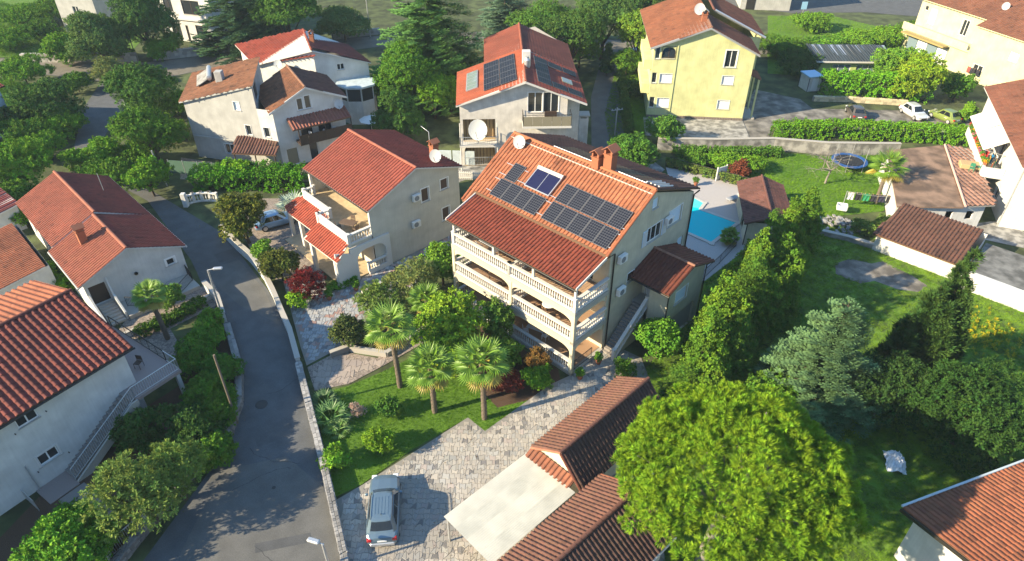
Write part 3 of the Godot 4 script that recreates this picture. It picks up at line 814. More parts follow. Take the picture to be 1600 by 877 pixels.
const POOLGARDEN := [[17.5, -70.9], [28.4, -73.4], [36.0, -71.7], [44.4, -72.2], [37.3, -59.4], [31.1, -58.2], [27.9, -63.4], [22.9, -69.0]]
const YGARDEN := [[15.4, -100.6], [20.5, -100.6], [16.3, -76.9], [11.5, -72.5], [12.0, -83.8]]
const TOPGARDEN := [[46.9, -129.6], [58.6, -129.6], [69.7, -116.2], [59.1, -100.6], [44.3, -97.9], [37.7, -99.2]]
const PARKING := [[34.0, -92.8], [39.1, -89.2], [39.6, -85.9], [59.3, -84.8], [56.5, -78.2], [32.5, -80.5], [30.5, -75.1], [27.4, -76.4], [28.4, -81.7]]
const POOLDECK := [[17.2, -69.0], [20.5, -67.7], [27.3, -63.4], [22.6, -57.6], [21.6, -52.5], [16.6, -47.5], [16.1, -48.0], [16.2, -53.6], [16.7, -59.4]]
const RCOURT := [[42.2, -56.4], [47.8, -57.6], [50.3, -53.6], [47.7, -49.4], [47.4, -52.7], [43.9, -54.5]]
const ROAD := [[-21.5, -8], [-20.5, -21.3], [-18.4, -29.8], [-19.9, -35.8], [-24, -43], [-29, -50.8], [-37.5, -61.5], [-50.3, -70.9], [-56.5, -85.9], [-59, -96], [-75, -100.5], [-130, -103], [-130, -107], [-75, -106], [-56, -104.2], [-46.4, -108], [-25.7, -117], [0, -120.5], [24, -113], [60, -118], [60, -112], [24, -105], [0, -113.5], [-21, -112], [-45, -101.5], [-51, -97], [-50.5, -82], [-49.3, -76], [-44, -68.5], [-33.5, -60], [-27.5, -55.2], [-20.6, -46.1], [-17.4, -40.7], [-13.8, -32.6], [-9.2, -21.3], [-4, -8]]

# edges: [[a, b] from, [a, b] to, height at from, height at to, peaks [[x, h]...], holes]; returns one frame per edge
func walls(parent: Node, m: Material, edges: Array, called := "wall") -> Array:
	var b := MB.new()
	var out := []
	for e in edges:
		var t := face(L(e[0][0], 0, e[0][1]), L(e[1][0], 0, e[1][1]))
		var len := Vector2(e[1][0] - e[0][0], e[1][1] - e[0][1]).length()
		var poly := PackedVector2Array([Vector2(0, -0.3), Vector2(len, -0.3), Vector2(len, e[3])])
		if e.size() > 4:
			for p in e[4]: poly.append(Vector2(p[0], p[1]))
		poly.append(Vector2(0, e[2]))
		facade(b, t, poly, e[5] if e.size() > 5 else [])
		out.append(t)
	obj(b, called, m, parent)
	return out

func gutter(parent: Node, p: Vector3, q: Vector3, m: Material) -> void:
	bar(parent, "gutter", m, [p, q], 0.07)

func verge(parent: Node, p: Vector3, q: Vector3, m: Material, called := "verge_board") -> void:
	var d := q - p
	var t := Transform3D(Basis(d.normalized(), UPV, d.normalized().cross(UPV).normalized()), p)
	var b := MB.new()
	b.box(Vector3(-0.05, -0.2, -0.03), Vector3(d.length() + 0.05, 0.02, 0.03), t)
	obj(b, called, m, parent)

func chimney(parent: Node, p: Vector3, w: float, h: float, m: Material, cap: Material) -> void:
	var b := MB.new()
	b.cbox(p + UPV * h / 2, Vector3(w, h, w))
	b.cbox(p + UPV * (h + 0.04), Vector3(w + 0.12, 0.08, w + 0.12))
	for s in [-1, 1]:
		b.cbox(p + Vector3(s * w * 0.4, h + 0.23, 0), Vector3(w * 0.2, 0.3, w))
	var o := obj(b, "chimney", m, parent)
	var c := MB.new()
	var y := p.y + h + 0.38
	var k := w * 0.72
	c.slab([Vector3(p.x - k, y, p.z + k), Vector3(p.x, y + k * 0.7, p.z + k), Vector3(p.x, y + k * 0.7, p.z - k), Vector3(p.x - k, y, p.z - k)], 0.05)
	c.slab([Vector3(p.x, y + k * 0.7, p.z + k), Vector3(p.x + k, y, p.z + k), Vector3(p.x + k, y, p.z - k), Vector3(p.x, y + k * 0.7, p.z - k)], 0.05)
	obj(c, "chimney_cap", cap, o)

func dish(at: Vector3, facing: Vector3, r: float, label: String) -> void:
	var o := thing("satellite_dish", label, "satellite dish", at)
	var z := facing.normalized()
	var x := UPV.cross(z).normalized()
	var t := Transform3D(Basis(x, z.cross(x), z), UPV * r * 1.1 + z * 0.15)
	var b := MB.new()
	var rings := []
	for k in 5:
		var ring := []
		for i in 18:
			var w := TAU * i / 18
			var q := r * k / 4.0 + 0.001
			ring.append(t * Vector3(cos(w) * q, sin(w) * q * 1.06, 0.18 * q * q / r))
		rings.append(ring)
	b.loft(rings, false)
	obj(b, "reflector", mat("dish grey", Color(0.42, 0.44, 0.46), 0.6), o)
	bar(o, "feed_arm", mats["dark metal"], [t * Vector3(0, -r * 0.9, 0.1), t * Vector3(0, -r * 0.2, r * 0.85)], 0.02)
	block(o, "feed_horn", mats["light metal"], t * Vector3(0, -r * 0.2, r * 0.85) - Vector3.ONE * 0.05, t * Vector3(0, -r * 0.2, r * 0.85) + Vector3.ONE * 0.05, 0.02)
	bar(o, "mast", mats["light metal"], [Vector3(0, -0.3, 0), UPV * r * 1.1, t * Vector3.ZERO], 0.03)

func air_conditioner(at: Vector3, deg: float, label: String) -> void:  # its back at z 0, facing +z
	var o := thing("air_conditioner", label, "air conditioner", at, deg, "air conditioners on the house walls")
	block(o, "casing", mat("ac white", Color(0.7, 0.7, 0.68), 0.5), Vector3(-0.42, 0, 0.1), Vector3(0.42, 0.6, 0.42), 0.03)
	var b := MB.new()
	b.lathe([[0.24, 0], [0.24, 0.02], [0.2, 0.02], [0.19, 0.005]], 16, Transform3D(Basis(Vector3.RIGHT, PI / 2), Vector3(-0.1, 0.3, 0.42)))
	obj(b, "fan_guard", mat("ac grey", Color(0.2, 0.21, 0.22), 0.6), o)
	b = MB.new()
	for x in [-0.3, 0.3]:
		b.box(Vector3(x - 0.02, -0.05, 0), Vector3(x + 0.02, -0.01, 0.4)); b.box(Vector3(x - 0.02, -0.3, 0), Vector3(x + 0.02, -0.05, 0.03))
	obj(b, "bracket", mats["light metal"], o)

# solar panel with cells: frame t lies in the roof plane, x right, y up the slope, z off the roof
func solar_panel(parent: Node, t: Transform3D, w: float, h: float, nx: int, ny: int) -> void:
	var b := MB.new()
	b.box(Vector3(0, 0, 0.03), Vector3(w, h, 0.07), t)
	var o := obj(b, "solar_panel", mat("panel back", Color(0.1, 0.105, 0.12), 0.7), parent)
	var c := MB.new()
	var e := 0.035
	var cw := (w - 2 * e) / nx; var ch := (h - 2 * e) / ny
	for i in nx:
		for j in ny:
			c.box(Vector3(e + i * cw + 0.009, e + j * ch + 0.012, 0.0701), Vector3(e + (i + 1) * cw - 0.012, e + (j + 1) * ch - 0.012, 0.074), t)
	var sc := mat("solar cell", Color(0.012, 0.015, 0.028), 0.35)
	sc.metallic_specular = 0.2
	obj(c, "solar_cells", sc, o)

func slope_frame(p: Vector3, x: Vector3, up: Vector3) -> Transform3D:
	return Transform3D(Basis(x.normalized(), up.normalized(), x.normalized().cross(up.normalized())), p)

func arch_plate(b: MB, t: Transform3D, x0: float, x1: float, y0: float, y1: float, top: float, r: float, d: float) -> void:  # spandrel over an opening x0..x1 whose legs start at y0 and whose crown is at y1
	var poly := PackedVector2Array([Vector2(x0, y0), Vector2(x0, top), Vector2(x1, top), Vector2(x1, y0)])
	for i in 7:
		var w := PI / 2 * i / 6
		poly.append(Vector2(x1 - 0.001 - r * (1 - cos(w)), y0 + (y1 - y0) * sin(w)))
	for i in 7:
		var w := PI / 2 * (6 - i) / 6
		poly.append(Vector2(x0 + 0.001 + r * (1 - cos(w)), y0 + (y1 - y0) * sin(w)))
	b.plate(poly, t, d)

func table_set(at: Vector3, deg: float, label: String, round_top: bool, m: Material, cm: Material, chairs: int) -> void:
	var o := thing("terrace_table", label, "table", at, deg)
	var b := MB.new()
	if round_top: b.lathe([[0.5, 0.7], [0.52, 0.72], [0.5, 0.74]], 20)
	else: b.bevel(Vector3(-0.75, 0.69, -0.42), Vector3(0.75, 0.73, 0.42), 0.02)
	obj(b, "table_top", m, o)
	for s in [[-1, -1], [1, -1], [1, 1], [-1, 1]]:
		var k := 0.3 if round_top else 0.62
		bar(o, "leg", cm, [Vector3(s[0] * k, 0, s[1] * 0.3), Vector3(s[0] * k, 0.7, s[1] * 0.3)], 0.025)
	for i in chairs:
		var w := TAU * i / chairs + 0.4
		chair(at + Vector3(cos(w) * 0.95, 0, sin(w) * 0.75).rotated(UPV, deg_to_rad(-deg)), deg + rad_to_deg(w) + 90 + R(-12, 12), "%s chair at the %s" % [["left", "far", "near", "right"][i % 4], label], cm)

func chair(at: Vector3, deg: float, label: String, m: Material) -> void:
	var o := thing("chair", label, "chair", at, deg, "chairs on the terraces")
	block(o, "seat", m, Vector3(-0.22, 0.42, -0.22), Vector3(0.22, 0.46, 0.22), 0.02)
	block(o, "backrest", m, Vector3(-0.22, 0.5, -0.24), Vector3(0.22, 0.88, -0.2), 0.015)
	for s in [[-1, -1], [1, -1], [1, 1], [-1, 1]]:
		bar(o, "leg", m, [Vector3(s[0] * 0.2, 0, s[1] * 0.21), Vector3(s[0] * 0.2, 0.5 if s[1] < 0 else 0.43, s[1] * 0.21)], 0.018, 5)

# ---------------------------------------------------------------- the big house with the terraces
func main_house() -> void:
	var h := thing("terrace_house", "cream three storey house with orange roof full of solar panels and white balustrades", "house", Vector3(4.27, 0, -36.11), 44)
	var cream: Material = mats["cream"]; var white: Material = mats["white paint"]; var glass: Material = mats["glass"]; var frame: Material = mats["white frame"]
	var dk: Material = mats["dark metal"]
	var sl := 0.588
	# body
	var right_holes := [[4.35, 7.5, 1.9, 1.35], [7.1, 7.75, 1.75, 1.4], [4.55, 10.35, 0.75, 0.85], [9.0, 5.0, 0.8, 0.9], [2.4, 5.0, 0.8, 0.9]]
	var fh := []
	for lev in [0.3, 3.2, 5.85]:
		for x in [0.7, 3.2, 6.6, 9.4]: fh.append([x, lev, 1.5, 1.98])
	var fr := walls(h, cream, [
		[[-12.25, 3.6], [0, 3.6], 9.25, 9.25, [], fh],
		[[0, 3.6], [0, 13.9], 9.3, 9.6, [[4.4, 11.85]], right_holes],
		[[0, 13.9], [-12.25, 13.9], 9.6, 9.6],
		[[-12.25, 13.9], [-12.25, 3.6], 9.6, 9.3, [[5.9, 11.85]]]])
	for q in fh: window(h, fr[0], q, frame, glass, "glass", 0.0, 2, "terrace_door")
	window(h, fr[1], right_holes[0], frame, glass, "glass", 0.05, 3)
	for s in [0, 1]:  # open louvred leaves
		var x := 3.75 if s == 0 else 6.27
		var lv := MB.new()
		lv.box(Vector3(x, 7.5, 0.02), Vector3(x + 0.58, 8.85, 0.06), fr[1])
		var leaf := obj(lv, "shutter_leaf", mats["pale blue"], h)
		lv = MB.new()
		for i in 11: lv.box(Vector3(x + 0.06, 7.56 + i * 0.115, 0.061), Vector3(x + 0.52, 7.63 + i * 0.115, 0.08), fr[1])
		obj(lv, "louvres", white, leaf)
	window(h, fr[1], right_holes[1], frame, mats["pale blue"], "slats", 0.05)
	window(h, fr[1], right_holes[2], frame, mats["pale blue"], "slats")
	window(h, fr[1], right_holes[3], frame, mats["pale blue"], "slats")
	window(h, fr[1], right_holes[4], frame, glass, "glass", 0.04, 1)
	# terraces: slabs, floors, columns, arches, balustrades
	for k in 3:
		var y: float = [0.25, 3.2, 5.85][k]
		block(h, "terrace_slab", mats["pale stone"], L(-12.4, y - (0.4 if k else 0.3), -0.15), L(0.15, y - 0.03, 3.59))
		if k == 2:
			for i in 44: block(h, "floor_plank", mats["plank %d" % (i % 3)], L(-12.05 + i * 0.272, y - 0.029, 0.18), L(-12.05 + i * 0.272 + 0.25, y, 3.58))
		else:
			block(h, "terrace_floor", mats["terrace tile"], L(-12.05, y - 0.029, 0.18), L(-0.18, y, 3.58))
	var arch := MB.new()
	for k in 2:
		var y0: float = [0.25, 3.2][k]; var top: float = [2.79, 5.44][k]
		for x in [-12.4, -6.15, -0.15]:
			var col := MB.new()
			col.bevel(L(x, y0 - 0.2, 0.15) , L(x + 0.3, top, -0.15), 0.001)
			block(h, "column", cream, L(x, y0 - 0.25, -0.15), L(x + 0.3, top, 0.15), 0.03)
		var t := face(L(-12.1, 0, -0.1), L(0, 0, -0.1))
		t.origin += Vector3(0, 0, -0.2)
		arch_plate(arch, t, 0, 5.95, top - 0.75, top - 0.22, top - 0.001, 1.0, 0.2)
		arch_plate(arch, t, 6.25, 11.95, top - 0.75, top - 0.22, top - 0.001, 1.0, 0.2)
		t = face(L(0.1, 0, 0.15), L(0.1, 0, 3.6))
		t.origin += Vector3(-0.2, 0, 0)
		arch_plate(arch, t, 0, 3.2, top - 0.75, top - 0.22, top - 0.001, 0.7, 0.2)
		t = face(L(-12.35, 0, 3.6), L(-12.35, 0, 0.15))
		arch_plate(arch, t, 0.2, 3.4, top - 0.75, top - 0.22, top - 0.001, 0.7, 0.2)
	obj(arch, "arches", cream, h)
	for k in 3:
		var y: float = [0.25, 3.2, 5.85][k]
		var e: float = [-2.6, 0.0, 0.0][k]
		if k == 2:
			balustrade(h, L(-12.2, y, 0), L(-6.2, y, 0), 1.02, white, 0.215, false, 0.24)
			balustrade(h, L(-6.2, y, 0), L(0, y, 0), 1.02, white, 0.215, false, 0.24)
		else:
			balustrade(h, L(-12.08, y, 0), L(-6.17, y, 0), 1.02, white, 0.215)
			balustrade(h, L(-5.83, y, 0), L(-0.17, y, 0), 1.02, white, 0.215)
		if k > 0:
			balustrade(h, L(0, y, 0.17), L(0, y, 3.55), 1.02, white, 0.215)
			balustrade(h, L(-6, y, 3.55), L(-6, y, 0.2), 1.02, white, 0.215)
		balustrade(h, L(-12.25, y, 3.55), L(-12.25, y, 0.17), 1.02, white, 0.215)
	for x in [-12.1, -7.8, -3.85, -0.02]:
		block(h, "roof_post", white, L(x - 0.09, 6.87, -0.09), L(x + 0.09, 7.95, 0.09), 0.02)
	# lean-to roof over the top terrace
	var red := Color(0.3, 0.062, 0.03)
	roof_plane(h, [L(-12.55, 7.98, -0.3), L(0.2, 7.98, -0.3), L(0.2, 8.93, 2.85), L(-12.55, 8.93, 2.85)], {"pitch": 0.3, "row": 0.4, "c": red, "deck": mats["wood brown"], "single": 300, "rise": 0.075})
	verge(h, L(0.24, 8.1, -0.3), L(0.24, 9.05, 2.85), white); verge(h, L(-12.6, 8.1, -0.3), L(-12.6, 9.05, 2.85), white)
	gutter(h, L(-12.55, 7.9, -0.36), L(0.25, 7.9, -0.36), dk)
	block(h, "eave_beam", white, L(-12.3, 7.72, -0.08), L(0.05, 7.86, 0.08))
	# main roof
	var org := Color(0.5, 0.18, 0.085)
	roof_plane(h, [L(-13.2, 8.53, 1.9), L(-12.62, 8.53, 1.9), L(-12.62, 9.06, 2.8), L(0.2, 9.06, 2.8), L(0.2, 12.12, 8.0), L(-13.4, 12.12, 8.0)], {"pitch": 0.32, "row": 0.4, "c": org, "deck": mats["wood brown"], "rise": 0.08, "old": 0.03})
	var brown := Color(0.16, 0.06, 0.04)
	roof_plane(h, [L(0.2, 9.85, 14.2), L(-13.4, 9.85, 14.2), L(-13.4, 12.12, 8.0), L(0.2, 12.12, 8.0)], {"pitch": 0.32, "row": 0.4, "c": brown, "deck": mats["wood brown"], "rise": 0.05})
	ridge(h, L(-13.4, 12.16, 8.0), L(0.2, 12.16, 8.0), Color(0.55, 0.2, 0.09), 0.14)
	var mortar := MB.new()
	mortar.tube([L(-13.3, 11.93, 7.6), L(0.2, 11.93, 7.6)], [0.06], 6)
	obj(mortar, "mortar_line", mats["pale stone"], h)
	ridge(h, L(0.22, 9.1, 2.8), L(0.22, 12.14, 8.0), Color(0.5, 0.16, 0.07), 0.1, "verge_tile")
	ridge(h, L(-13.2, 8.6, 1.9), L(-13.4, 12.14, 8.0), Color(0.5, 0.16, 0.07), 0.1, "verge_tile")
	# mats for heating the pool on the back slope
	for i in 7:
		var a0 := -9.6 + i * 1.16
		var mm := MB.new()
		mm.slab([L(a0, 11.9, 8.75), L(a0 + 1.12, 11.9, 8.75), L(a0 + 1.12, 11.05, 11.1), L(a0, 11.05, 11.1)], 0.05)
		obj(mm, "heating_mat", mats["olive mat"], h)
	for i in 4:
		bar(h, "mat_pipe", white, [L(-1.2 + i * 0.33, 11.86, 8.95), L(-1.2 + i * 0.33, 11.16, 10.9)], 0.07)
	bar(h, "mat_pipe", mats["light metal"], [L(-9.7, 11.97, 8.62), L(-1.0, 11.97, 8.62)], 0.05)
	# solar panels
	var up := Vector3(0, sl, -1).normalized()
	var sf := func(a: float, b: float) -> Transform3D: return slope_frame(L(a, 9.06 + (b - 2.8) * sl + 0.12, b), Vector3.RIGHT, up)
	var k := sqrt(1 + sl * sl)
	for i in 4: solar_panel(h, sf.call(-11.3 + i * 1.17, 3.05), 1.13, 1.38 * k, 6, 8)
	solar_panel(h, sf.call(-11.15, 4.5), 1.13, 1.36 * k, 6, 8)
	for j in 2:
		for i in 5: solar_panel(h, sf.call(-6.05 + i * 1.2, 3.1 + j * 1.47), 1.16, 1.38 * k, 6, 8)
	for b in [3.3, 4.3, 4.75, 5.6]:
		var rl := MB.new()
		var t: Transform3D = sf.call(-11.9, b)
		rl.box(Vector3(0, 0, -0.03), Vector3(12.0 if b < 5 else 2.3, 0.05, 0.02), t)
		obj(rl, "mounting_rail", mats["light metal"], h)
	var ct: Transform3D = sf.call(-9.1, 4.62)
	var cb := MB.new(); cb.box(Vector3(0, 0, 0.02), Vector3(2.45, 1.95, 0.13), ct)
	var coll := obj(cb, "solar_collector", mats["light metal"], h)
	cb = MB.new(); cb.box(Vector3(0.07, 0.07, 0.131), Vector3(1.2, 1.68, 0.14), ct); cb.box(Vector3(1.25, 0.07, 0.131), Vector3(2.38, 1.68, 0.14), ct)
	obj(cb, "collector_glass", glossy("collector blue", Color(0.014, 0.012, 0.045)), coll)
	cb = MB.new(); cb.box(Vector3(-0.02, 1.72, 0.131), Vector3(2.47, 1.97, 0.2), ct)
	obj(cb, "collector_cover", mat("cover metal", Color(0.5, 0.48, 0.42), 0.4), coll)
	# chimneys, pipes
	chimney(h, L(-5.0, 11.5, 8.0), 0.62, 1.35, mats["brick orange"], mats["terracotta"])
	chimney(h, L(-4.1, 11.5, 8.35), 0.7, 1.75, mats["brick orange"], mats["terracotta"])
	bar(h, "downpipe", dk, [L(0.3, 9.0, 2.8), L(0.1, 8.7, 3.95), L(0.1, 0.2, 3.95)], 0.06)
	bar(h, "downpipe", dk, [L(0.3, 9.7, 14.2), L(0.1, 9.4, 13.8), L(0.1, 0.2, 13.8)], 0.06)
	gutter(h, L(-13.4, 9.78, 14.27), L(0.25, 9.78, 14.27), dk)
	# annex with its tiled roof
	var ax := walls(h, cream, [
		[[1.45, 7.0], [3.0, 7.0], 5.62, 5.62, [], [[0.3, 0.0, 0.95, 2.1]]],
		[[3.0, 7.0], [3.0, 12.0], 5.62, 5.5, [[2.2, 6.5]], [[1.1, 3.4, 1.6, 1.2], [0.6, 0.0, 3.6, 2.2]]],
		[[3.0, 12.0], [0.0, 12.0], 5.5, 5.5],
		[[1.45, 8.3], [1.45, 7.0], 5.9, 5.62],
		[[0.0, 8.3], [1.45, 8.3], 5.95, 5.95, [], [[0.3, 2.95, 0.95, 2.1]]]], "annex_wall")
	window(h, ax[1], [1.1, 3.4, 1.6, 1.2], frame, mats["pale blue"], "slats", 0.06)
	window(h, ax[4], [0.3, 2.95, 0.95, 2.1], frame, mats["white paint"], "slats", 0.05, 1, "door")
	var pas := MB.new()
	pas.quad(ax[1] * Vector3(0.6, 0, -0.16), ax[1] * Vector3(0.6, 2.2, -0.16), ax[1] * Vector3(4.2, 2.2, -0.16), ax[1] * Vector3(4.2, 0, -0.16))
	pas.quad(ax[0] * Vector3(0.3, 0, -0.16), ax[0] * Vector3(0.3, 2.1, -0.16), ax[0] * Vector3(1.25, 2.1, -0.16), ax[0] * Vector3(1.25, 0, -0.16))
	obj(pas, "passage_back", mats["pale stone"], h)
	arch_plate(arch, ax[0], 0.3, 1.25, 1.4, 2.08, 2.2, 0.47, 0.05)
	var annex_c := Color(0.2, 0.05, 0.026)
	roof_plane(h, [L(-0.02, 5.6, 6.2), L(3.5, 5.6, 6.2), L(3.5, 6.68, 9.2), L(-0.02, 6.68, 9.2)], {"pitch": 0.3, "row": 0.4, "c": annex_c, "deck": mats["wood brown"], "rise": 0.075})
	roof_plane(h, [L(3.5, 5.55, 12.4), L(-0.02, 5.55, 12.4), L(-0.02, 6.68, 9.2), L(3.5, 6.68, 9.2)], {"pitch": 0.3, "row": 0.4, "c": annex_c, "deck": mats["wood brown"], "rise": 0.06})
	ridge(h, L(-0.02, 6.74, 9.2), L(3.5, 6.74, 9.2), Color(0.42, 0.2, 0.13), 0.11)
	gutter(h, L(0, 5.52, 6.13), L(3.55, 5.52, 6.13), dk)
	bar(h, "downpipe", dk, [L(3.45, 5.5, 6.13), L(3.08, 5.2, 6.95), L(3.08, 0.1, 6.95)], 0.05)
	bar(h, "downpipe", dk, [L(3.45, 5.5, 12.4), L(3.08, 5.2, 12.05), L(3.08, 0.1, 12.05)], 0.05)
	block(h, "landing", mats["pale stone"], L(0.01, 2.7, 7.0), L(1.44, 2.95, 8.29))
	var n := 17
	for i in n:
		var b0 := 3.5 + i * 3.5 / n
		block(h, "stair_step", mats["stair stone"], L(0.17, i * 2.95 / n - 0.2, b0), L(1.2, (i + 1) * 2.95 / n, b0 + 3.5 / n + 0.03), 0.012)
	var under := MB.new()
	under.hexa([L(0.18, 0, 3.6), L(1.19, 0, 3.6), L(1.19, 0, 7.0), L(0.18, 0, 7.0), L(0.18, 0.01, 3.6), L(1.19, 0.01, 3.6), L(1.19, 2.7, 7.0), L(0.18, 2.7, 7.0)])
	obj(under, "stair_base", cream, h)
	balustrade(h, L(1.33, 0.05, 3.3), L(1.33, 2.95, 7.0), 0.95, white, 0.22, false, 0.22)
	var door := MB.new()
	door.box(Vector3(0.7, 0.3, 0.02), Vector3(1.5, 2.1, 0.05), face(L(0, 0, 0.4), L(0, 0, 3.5)))
	# garden gate rail beside the ground terrace
	railing(h, "hand_rail", [L(0.05, 0.2, 0.3), L(0.05, 0.2, 2.3)], 0.95, dk, 0.16)
	# furniture
	var o := h.transform
	table_set(o * L(-9.6, 5.85, 1.3), 44, "grey table under the red lean-to roof on the top terrace", false, mats["grey fabric"], mats["white plastic"], 4)
	table_set(o * L(-8.6, 3.2, 1.2), 40, "dark table on the left half of the middle terrace", false, mats["dark wood"], mats["rattan"], 4)
	table_set(o * L(-3.4, 3.2, 1.3), 60, "round white table on the right half of the middle terrace", true, mats["white plastic"], mats["rattan"], 4)
	table_set(o * L(-4.6, 0.25, 1.4), 30, "white table on the ground terrace behind the balustrade", false, mats["white plastic"], mats["white plastic"], 3)
	dish(o * L(-12.0, 11.5, 7.2), Vector3(-0.35, 0.35, 0.9), 0.5, "grey satellite dish on the top left of the orange solar roof")
	for q in [[4.7, 7.75, "upper air conditioner on the cream gable wall beside the lean-to roof end"], [5.0, 4.75, "lower air conditioner on the cream gable wall above the outside stairs"], [10.35, 8.4, "air conditioner between the two shuttered windows of the cream gable wall"]]:
		air_conditioner(o * L(0.01, q[1], q[0]), 44 - 90, q[2])

# ---------------------------------------------------------------- the white house with the open upper terrace
func arch_house() -> void:
	var h := thing("white_terrace_house", "off-white two storey house with red roof and open tiled terrace", "house", Vector3(-11.96, 0, -49.22), 47)
	var w: Material = mats["off white"]; var white: Material = mats["white paint"]
	var rh := [[5.35, 4.65, 0.82, 1.35], [7.5, 5.1, 0.85, 1.05], [7.5, 1.88, 0.85, 1.35]]
	var fr := walls(h, w, [
		[[-10.1, 1.8], [0, 1.8], 6.75, 6.75, [], [[1.6, 3.7, 1.6, 2.0], [5.6, 3.7, 1.7, 2.0]]],
		[[0, 0.08], [0, 9.7], 6.15, 6.7, [[4.92, 8.2]], rh],
		[[0, 9.7], [-10.1, 9.7], 6.75, 6.75],
		[[-10.1, 9.7], [-10.1, 0.08], 6.7, 6.15, [[4.7, 8.2]]],
		[[-10.1, -0.0], [0, -0.0], 3.3, 3.3, [], [[1.0, 0.1, 1.1, 2.1], [4.2, 0.9, 1.5, 1.2]]]])
	for i in 3: window(h, fr[1], rh[i], mats["white frame"], mats["brown shutter"], "shutter", 0.09)
	window(h, fr[0], [1.6, 3.7, 1.6, 2.0], mats["white frame"], mats["glass"], "glass", 0, 2, "terrace_door")
	window(h, fr[0], [5.6, 3.7, 1.7, 2.0], mats["white frame"], mats["brown shutter"], "shutter", 0, 2, "terrace_door")
	window(h, fr[4], [1.0, 0.1, 1.1, 2.1], mats["white frame"], mats["dark wood"], "slats", 0, 1, "door")
	window(h, fr[4], [4.2, 0.9, 1.5, 1.2], mats["white frame"], mats["glass"], "glass", 0)
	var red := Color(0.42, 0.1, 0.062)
	var o := {"pitch": 0.34, "row": 0.38, "c": red, "deck": white, "rise": 0.08, "var": 0.1, "single": 300}
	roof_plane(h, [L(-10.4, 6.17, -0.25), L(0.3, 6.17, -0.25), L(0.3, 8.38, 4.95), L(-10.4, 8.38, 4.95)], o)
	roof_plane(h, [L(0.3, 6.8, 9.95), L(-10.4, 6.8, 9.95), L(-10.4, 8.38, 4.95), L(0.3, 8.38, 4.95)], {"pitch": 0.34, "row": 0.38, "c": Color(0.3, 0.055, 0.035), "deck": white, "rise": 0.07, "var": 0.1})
	ridge(h, L(-10.4, 8.44, 4.95), L(0.3, 8.44, 4.95), Color(0.5, 0.16, 0.1), 0.13)
	gutter(h, L(-10.4, 6.1, -0.3), L(0.3, 6.1, -0.3), mats["dark metal"])
	block(h, "eave_beam", white, L(-10.1, 5.8, 0.0), L(-0.02, 6.12, 0.24))
	block(h, "terrace_column", white, L(-0.22, 3.66, 0.0), L(-0.01, 5.8, 0.22)); block(h, "terrace_column", white, L(-10.1, 3.66, 0.0), L(-9.88, 5.8, 0.22))
	# terrace deck in two steps
	block(h, "terrace_slab", w, L(-4.85, 3.3, -2.25), L(0.0, 3.62, -0.01)); block(h, "terrace_slab", w, L(-9.5, 3.3, -1.1), L(-4.86, 3.62, -0.01))
	block(h, "terrace_floor", mats["beige floor"], L(-4.84, 3.621, -2.2), L(-0.02, 3.66, 1.79)); block(h, "terrace_floor", mats["beige floor"], L(-10.08, 3.621, -1.05), L(-4.845, 3.66, 1.79))
	balustrade(h, L(-4.8, 3.5, -2.25), L(0, 3.5, -2.25), 1.1, white, 0.25, true, 0.26)
	balustrade(h, L(0, 3.62, -2.1), L(0, 3.62, 0), 0.98, white, 0.25)
	balustrade(h, L(-4.8, 3.62, -1.1), L(-4.8, 3.62, -2.1), 0.98, white, 0.25, false, 0.26)
	balustrade(h, L(-9.5, 3.5, -1.1), L(-4.9, 3.5, -1.1), 1.1, white, 0.25, true)
	balustrade(h, L(-9.5, 3.62, 0), L(-9.5, 3.62, -1.0), 0.98, white, 0.25, false, 0.22)
	table_set(h.transform * L(-2.1, 3.66, -0.9), 20, "low brown table on the open terrace of the red roofed house", false, mats["rattan"], mats["rattan"], 3)
	# porch roofs
	var po := {"pitch": 0.3, "row": 0.36, "c": Color(0.5, 0.1, 0.05), "deck": white, "rise": 0.075, "var": 0.1}
	roof_plane(h, [L(-4.55, 2.98, -4.05), L(0.75, 2.98, -3.95), L(0.05, 3.75, -2.4), L(-4.75, 3.75, -2.4)], po)
	roof_plane(h, [L(-9.4, 2.98, -2.95), L(-4.8, 2.98, -2.9), L(-4.85, 3.75, -1.2), L(-9.4, 3.75, -1.2)], po)
	roof_plane(h, [L(-10.7, 2.98, -2.6), L(-9.45, 2.98, -2.9), L(-9.45, 3.75, -1.2), L(-10.1, 3.75, -0.9)], po)
	for q in [[0.0, -3.7], [-3.7, -3.8], [-7.5, -2.75], [-10.2, -2.5]]:
		block(h, "porch_column", white, L(q[0] - 0.17, 0, q[1] - 0.17), L(q[0] + 0.17, 2.95, q[1] + 0.17), 0.03)
	# side arch of the porch
	var t := face(L(0.02, 0, -2.3), L(0.02, 0, 1.5))
	var b := MB.new()
	arch_plate(b, t, 0.5, 3.4, 1.9, 2.75, 3.29, 0.9, 0.2)
	b.box(Vector3(-0.1, -0.2, 0), Vector3(0.5, 3.29, 0.2), t); b.box(Vector3(3.4, -0.2, 0), Vector3(3.9, 3.29, 0.2), t); b.box(Vector3(1.5, -0.2, 0), Vector3(3.4, 0.35, 0.2), t)
	obj(b, "porch_arch", white, h)
	balustrade(h, t * Vector3(1.5, 0.35, 0.1), t * Vector3(3.4, 0.35, 0.1), 0.85, white, 0.25, false, 0.15)
	b = MB.new()
	b.plate(PackedVector2Array([Vector2(0, 0), Vector2(1.5, 0), Vector2(1.5, 2.9), Vector2(0, 3.5)]), face(L(0.12, 0, -3.8), L(0.12, 0, -2.3)), 0.15)
	obj(b, "porch_wing_wall", white, h)
	block(h, "porch_floor", mats["beige floor"], L(-9.9, 0, -3.6), L(0, 0.12, -0.02))
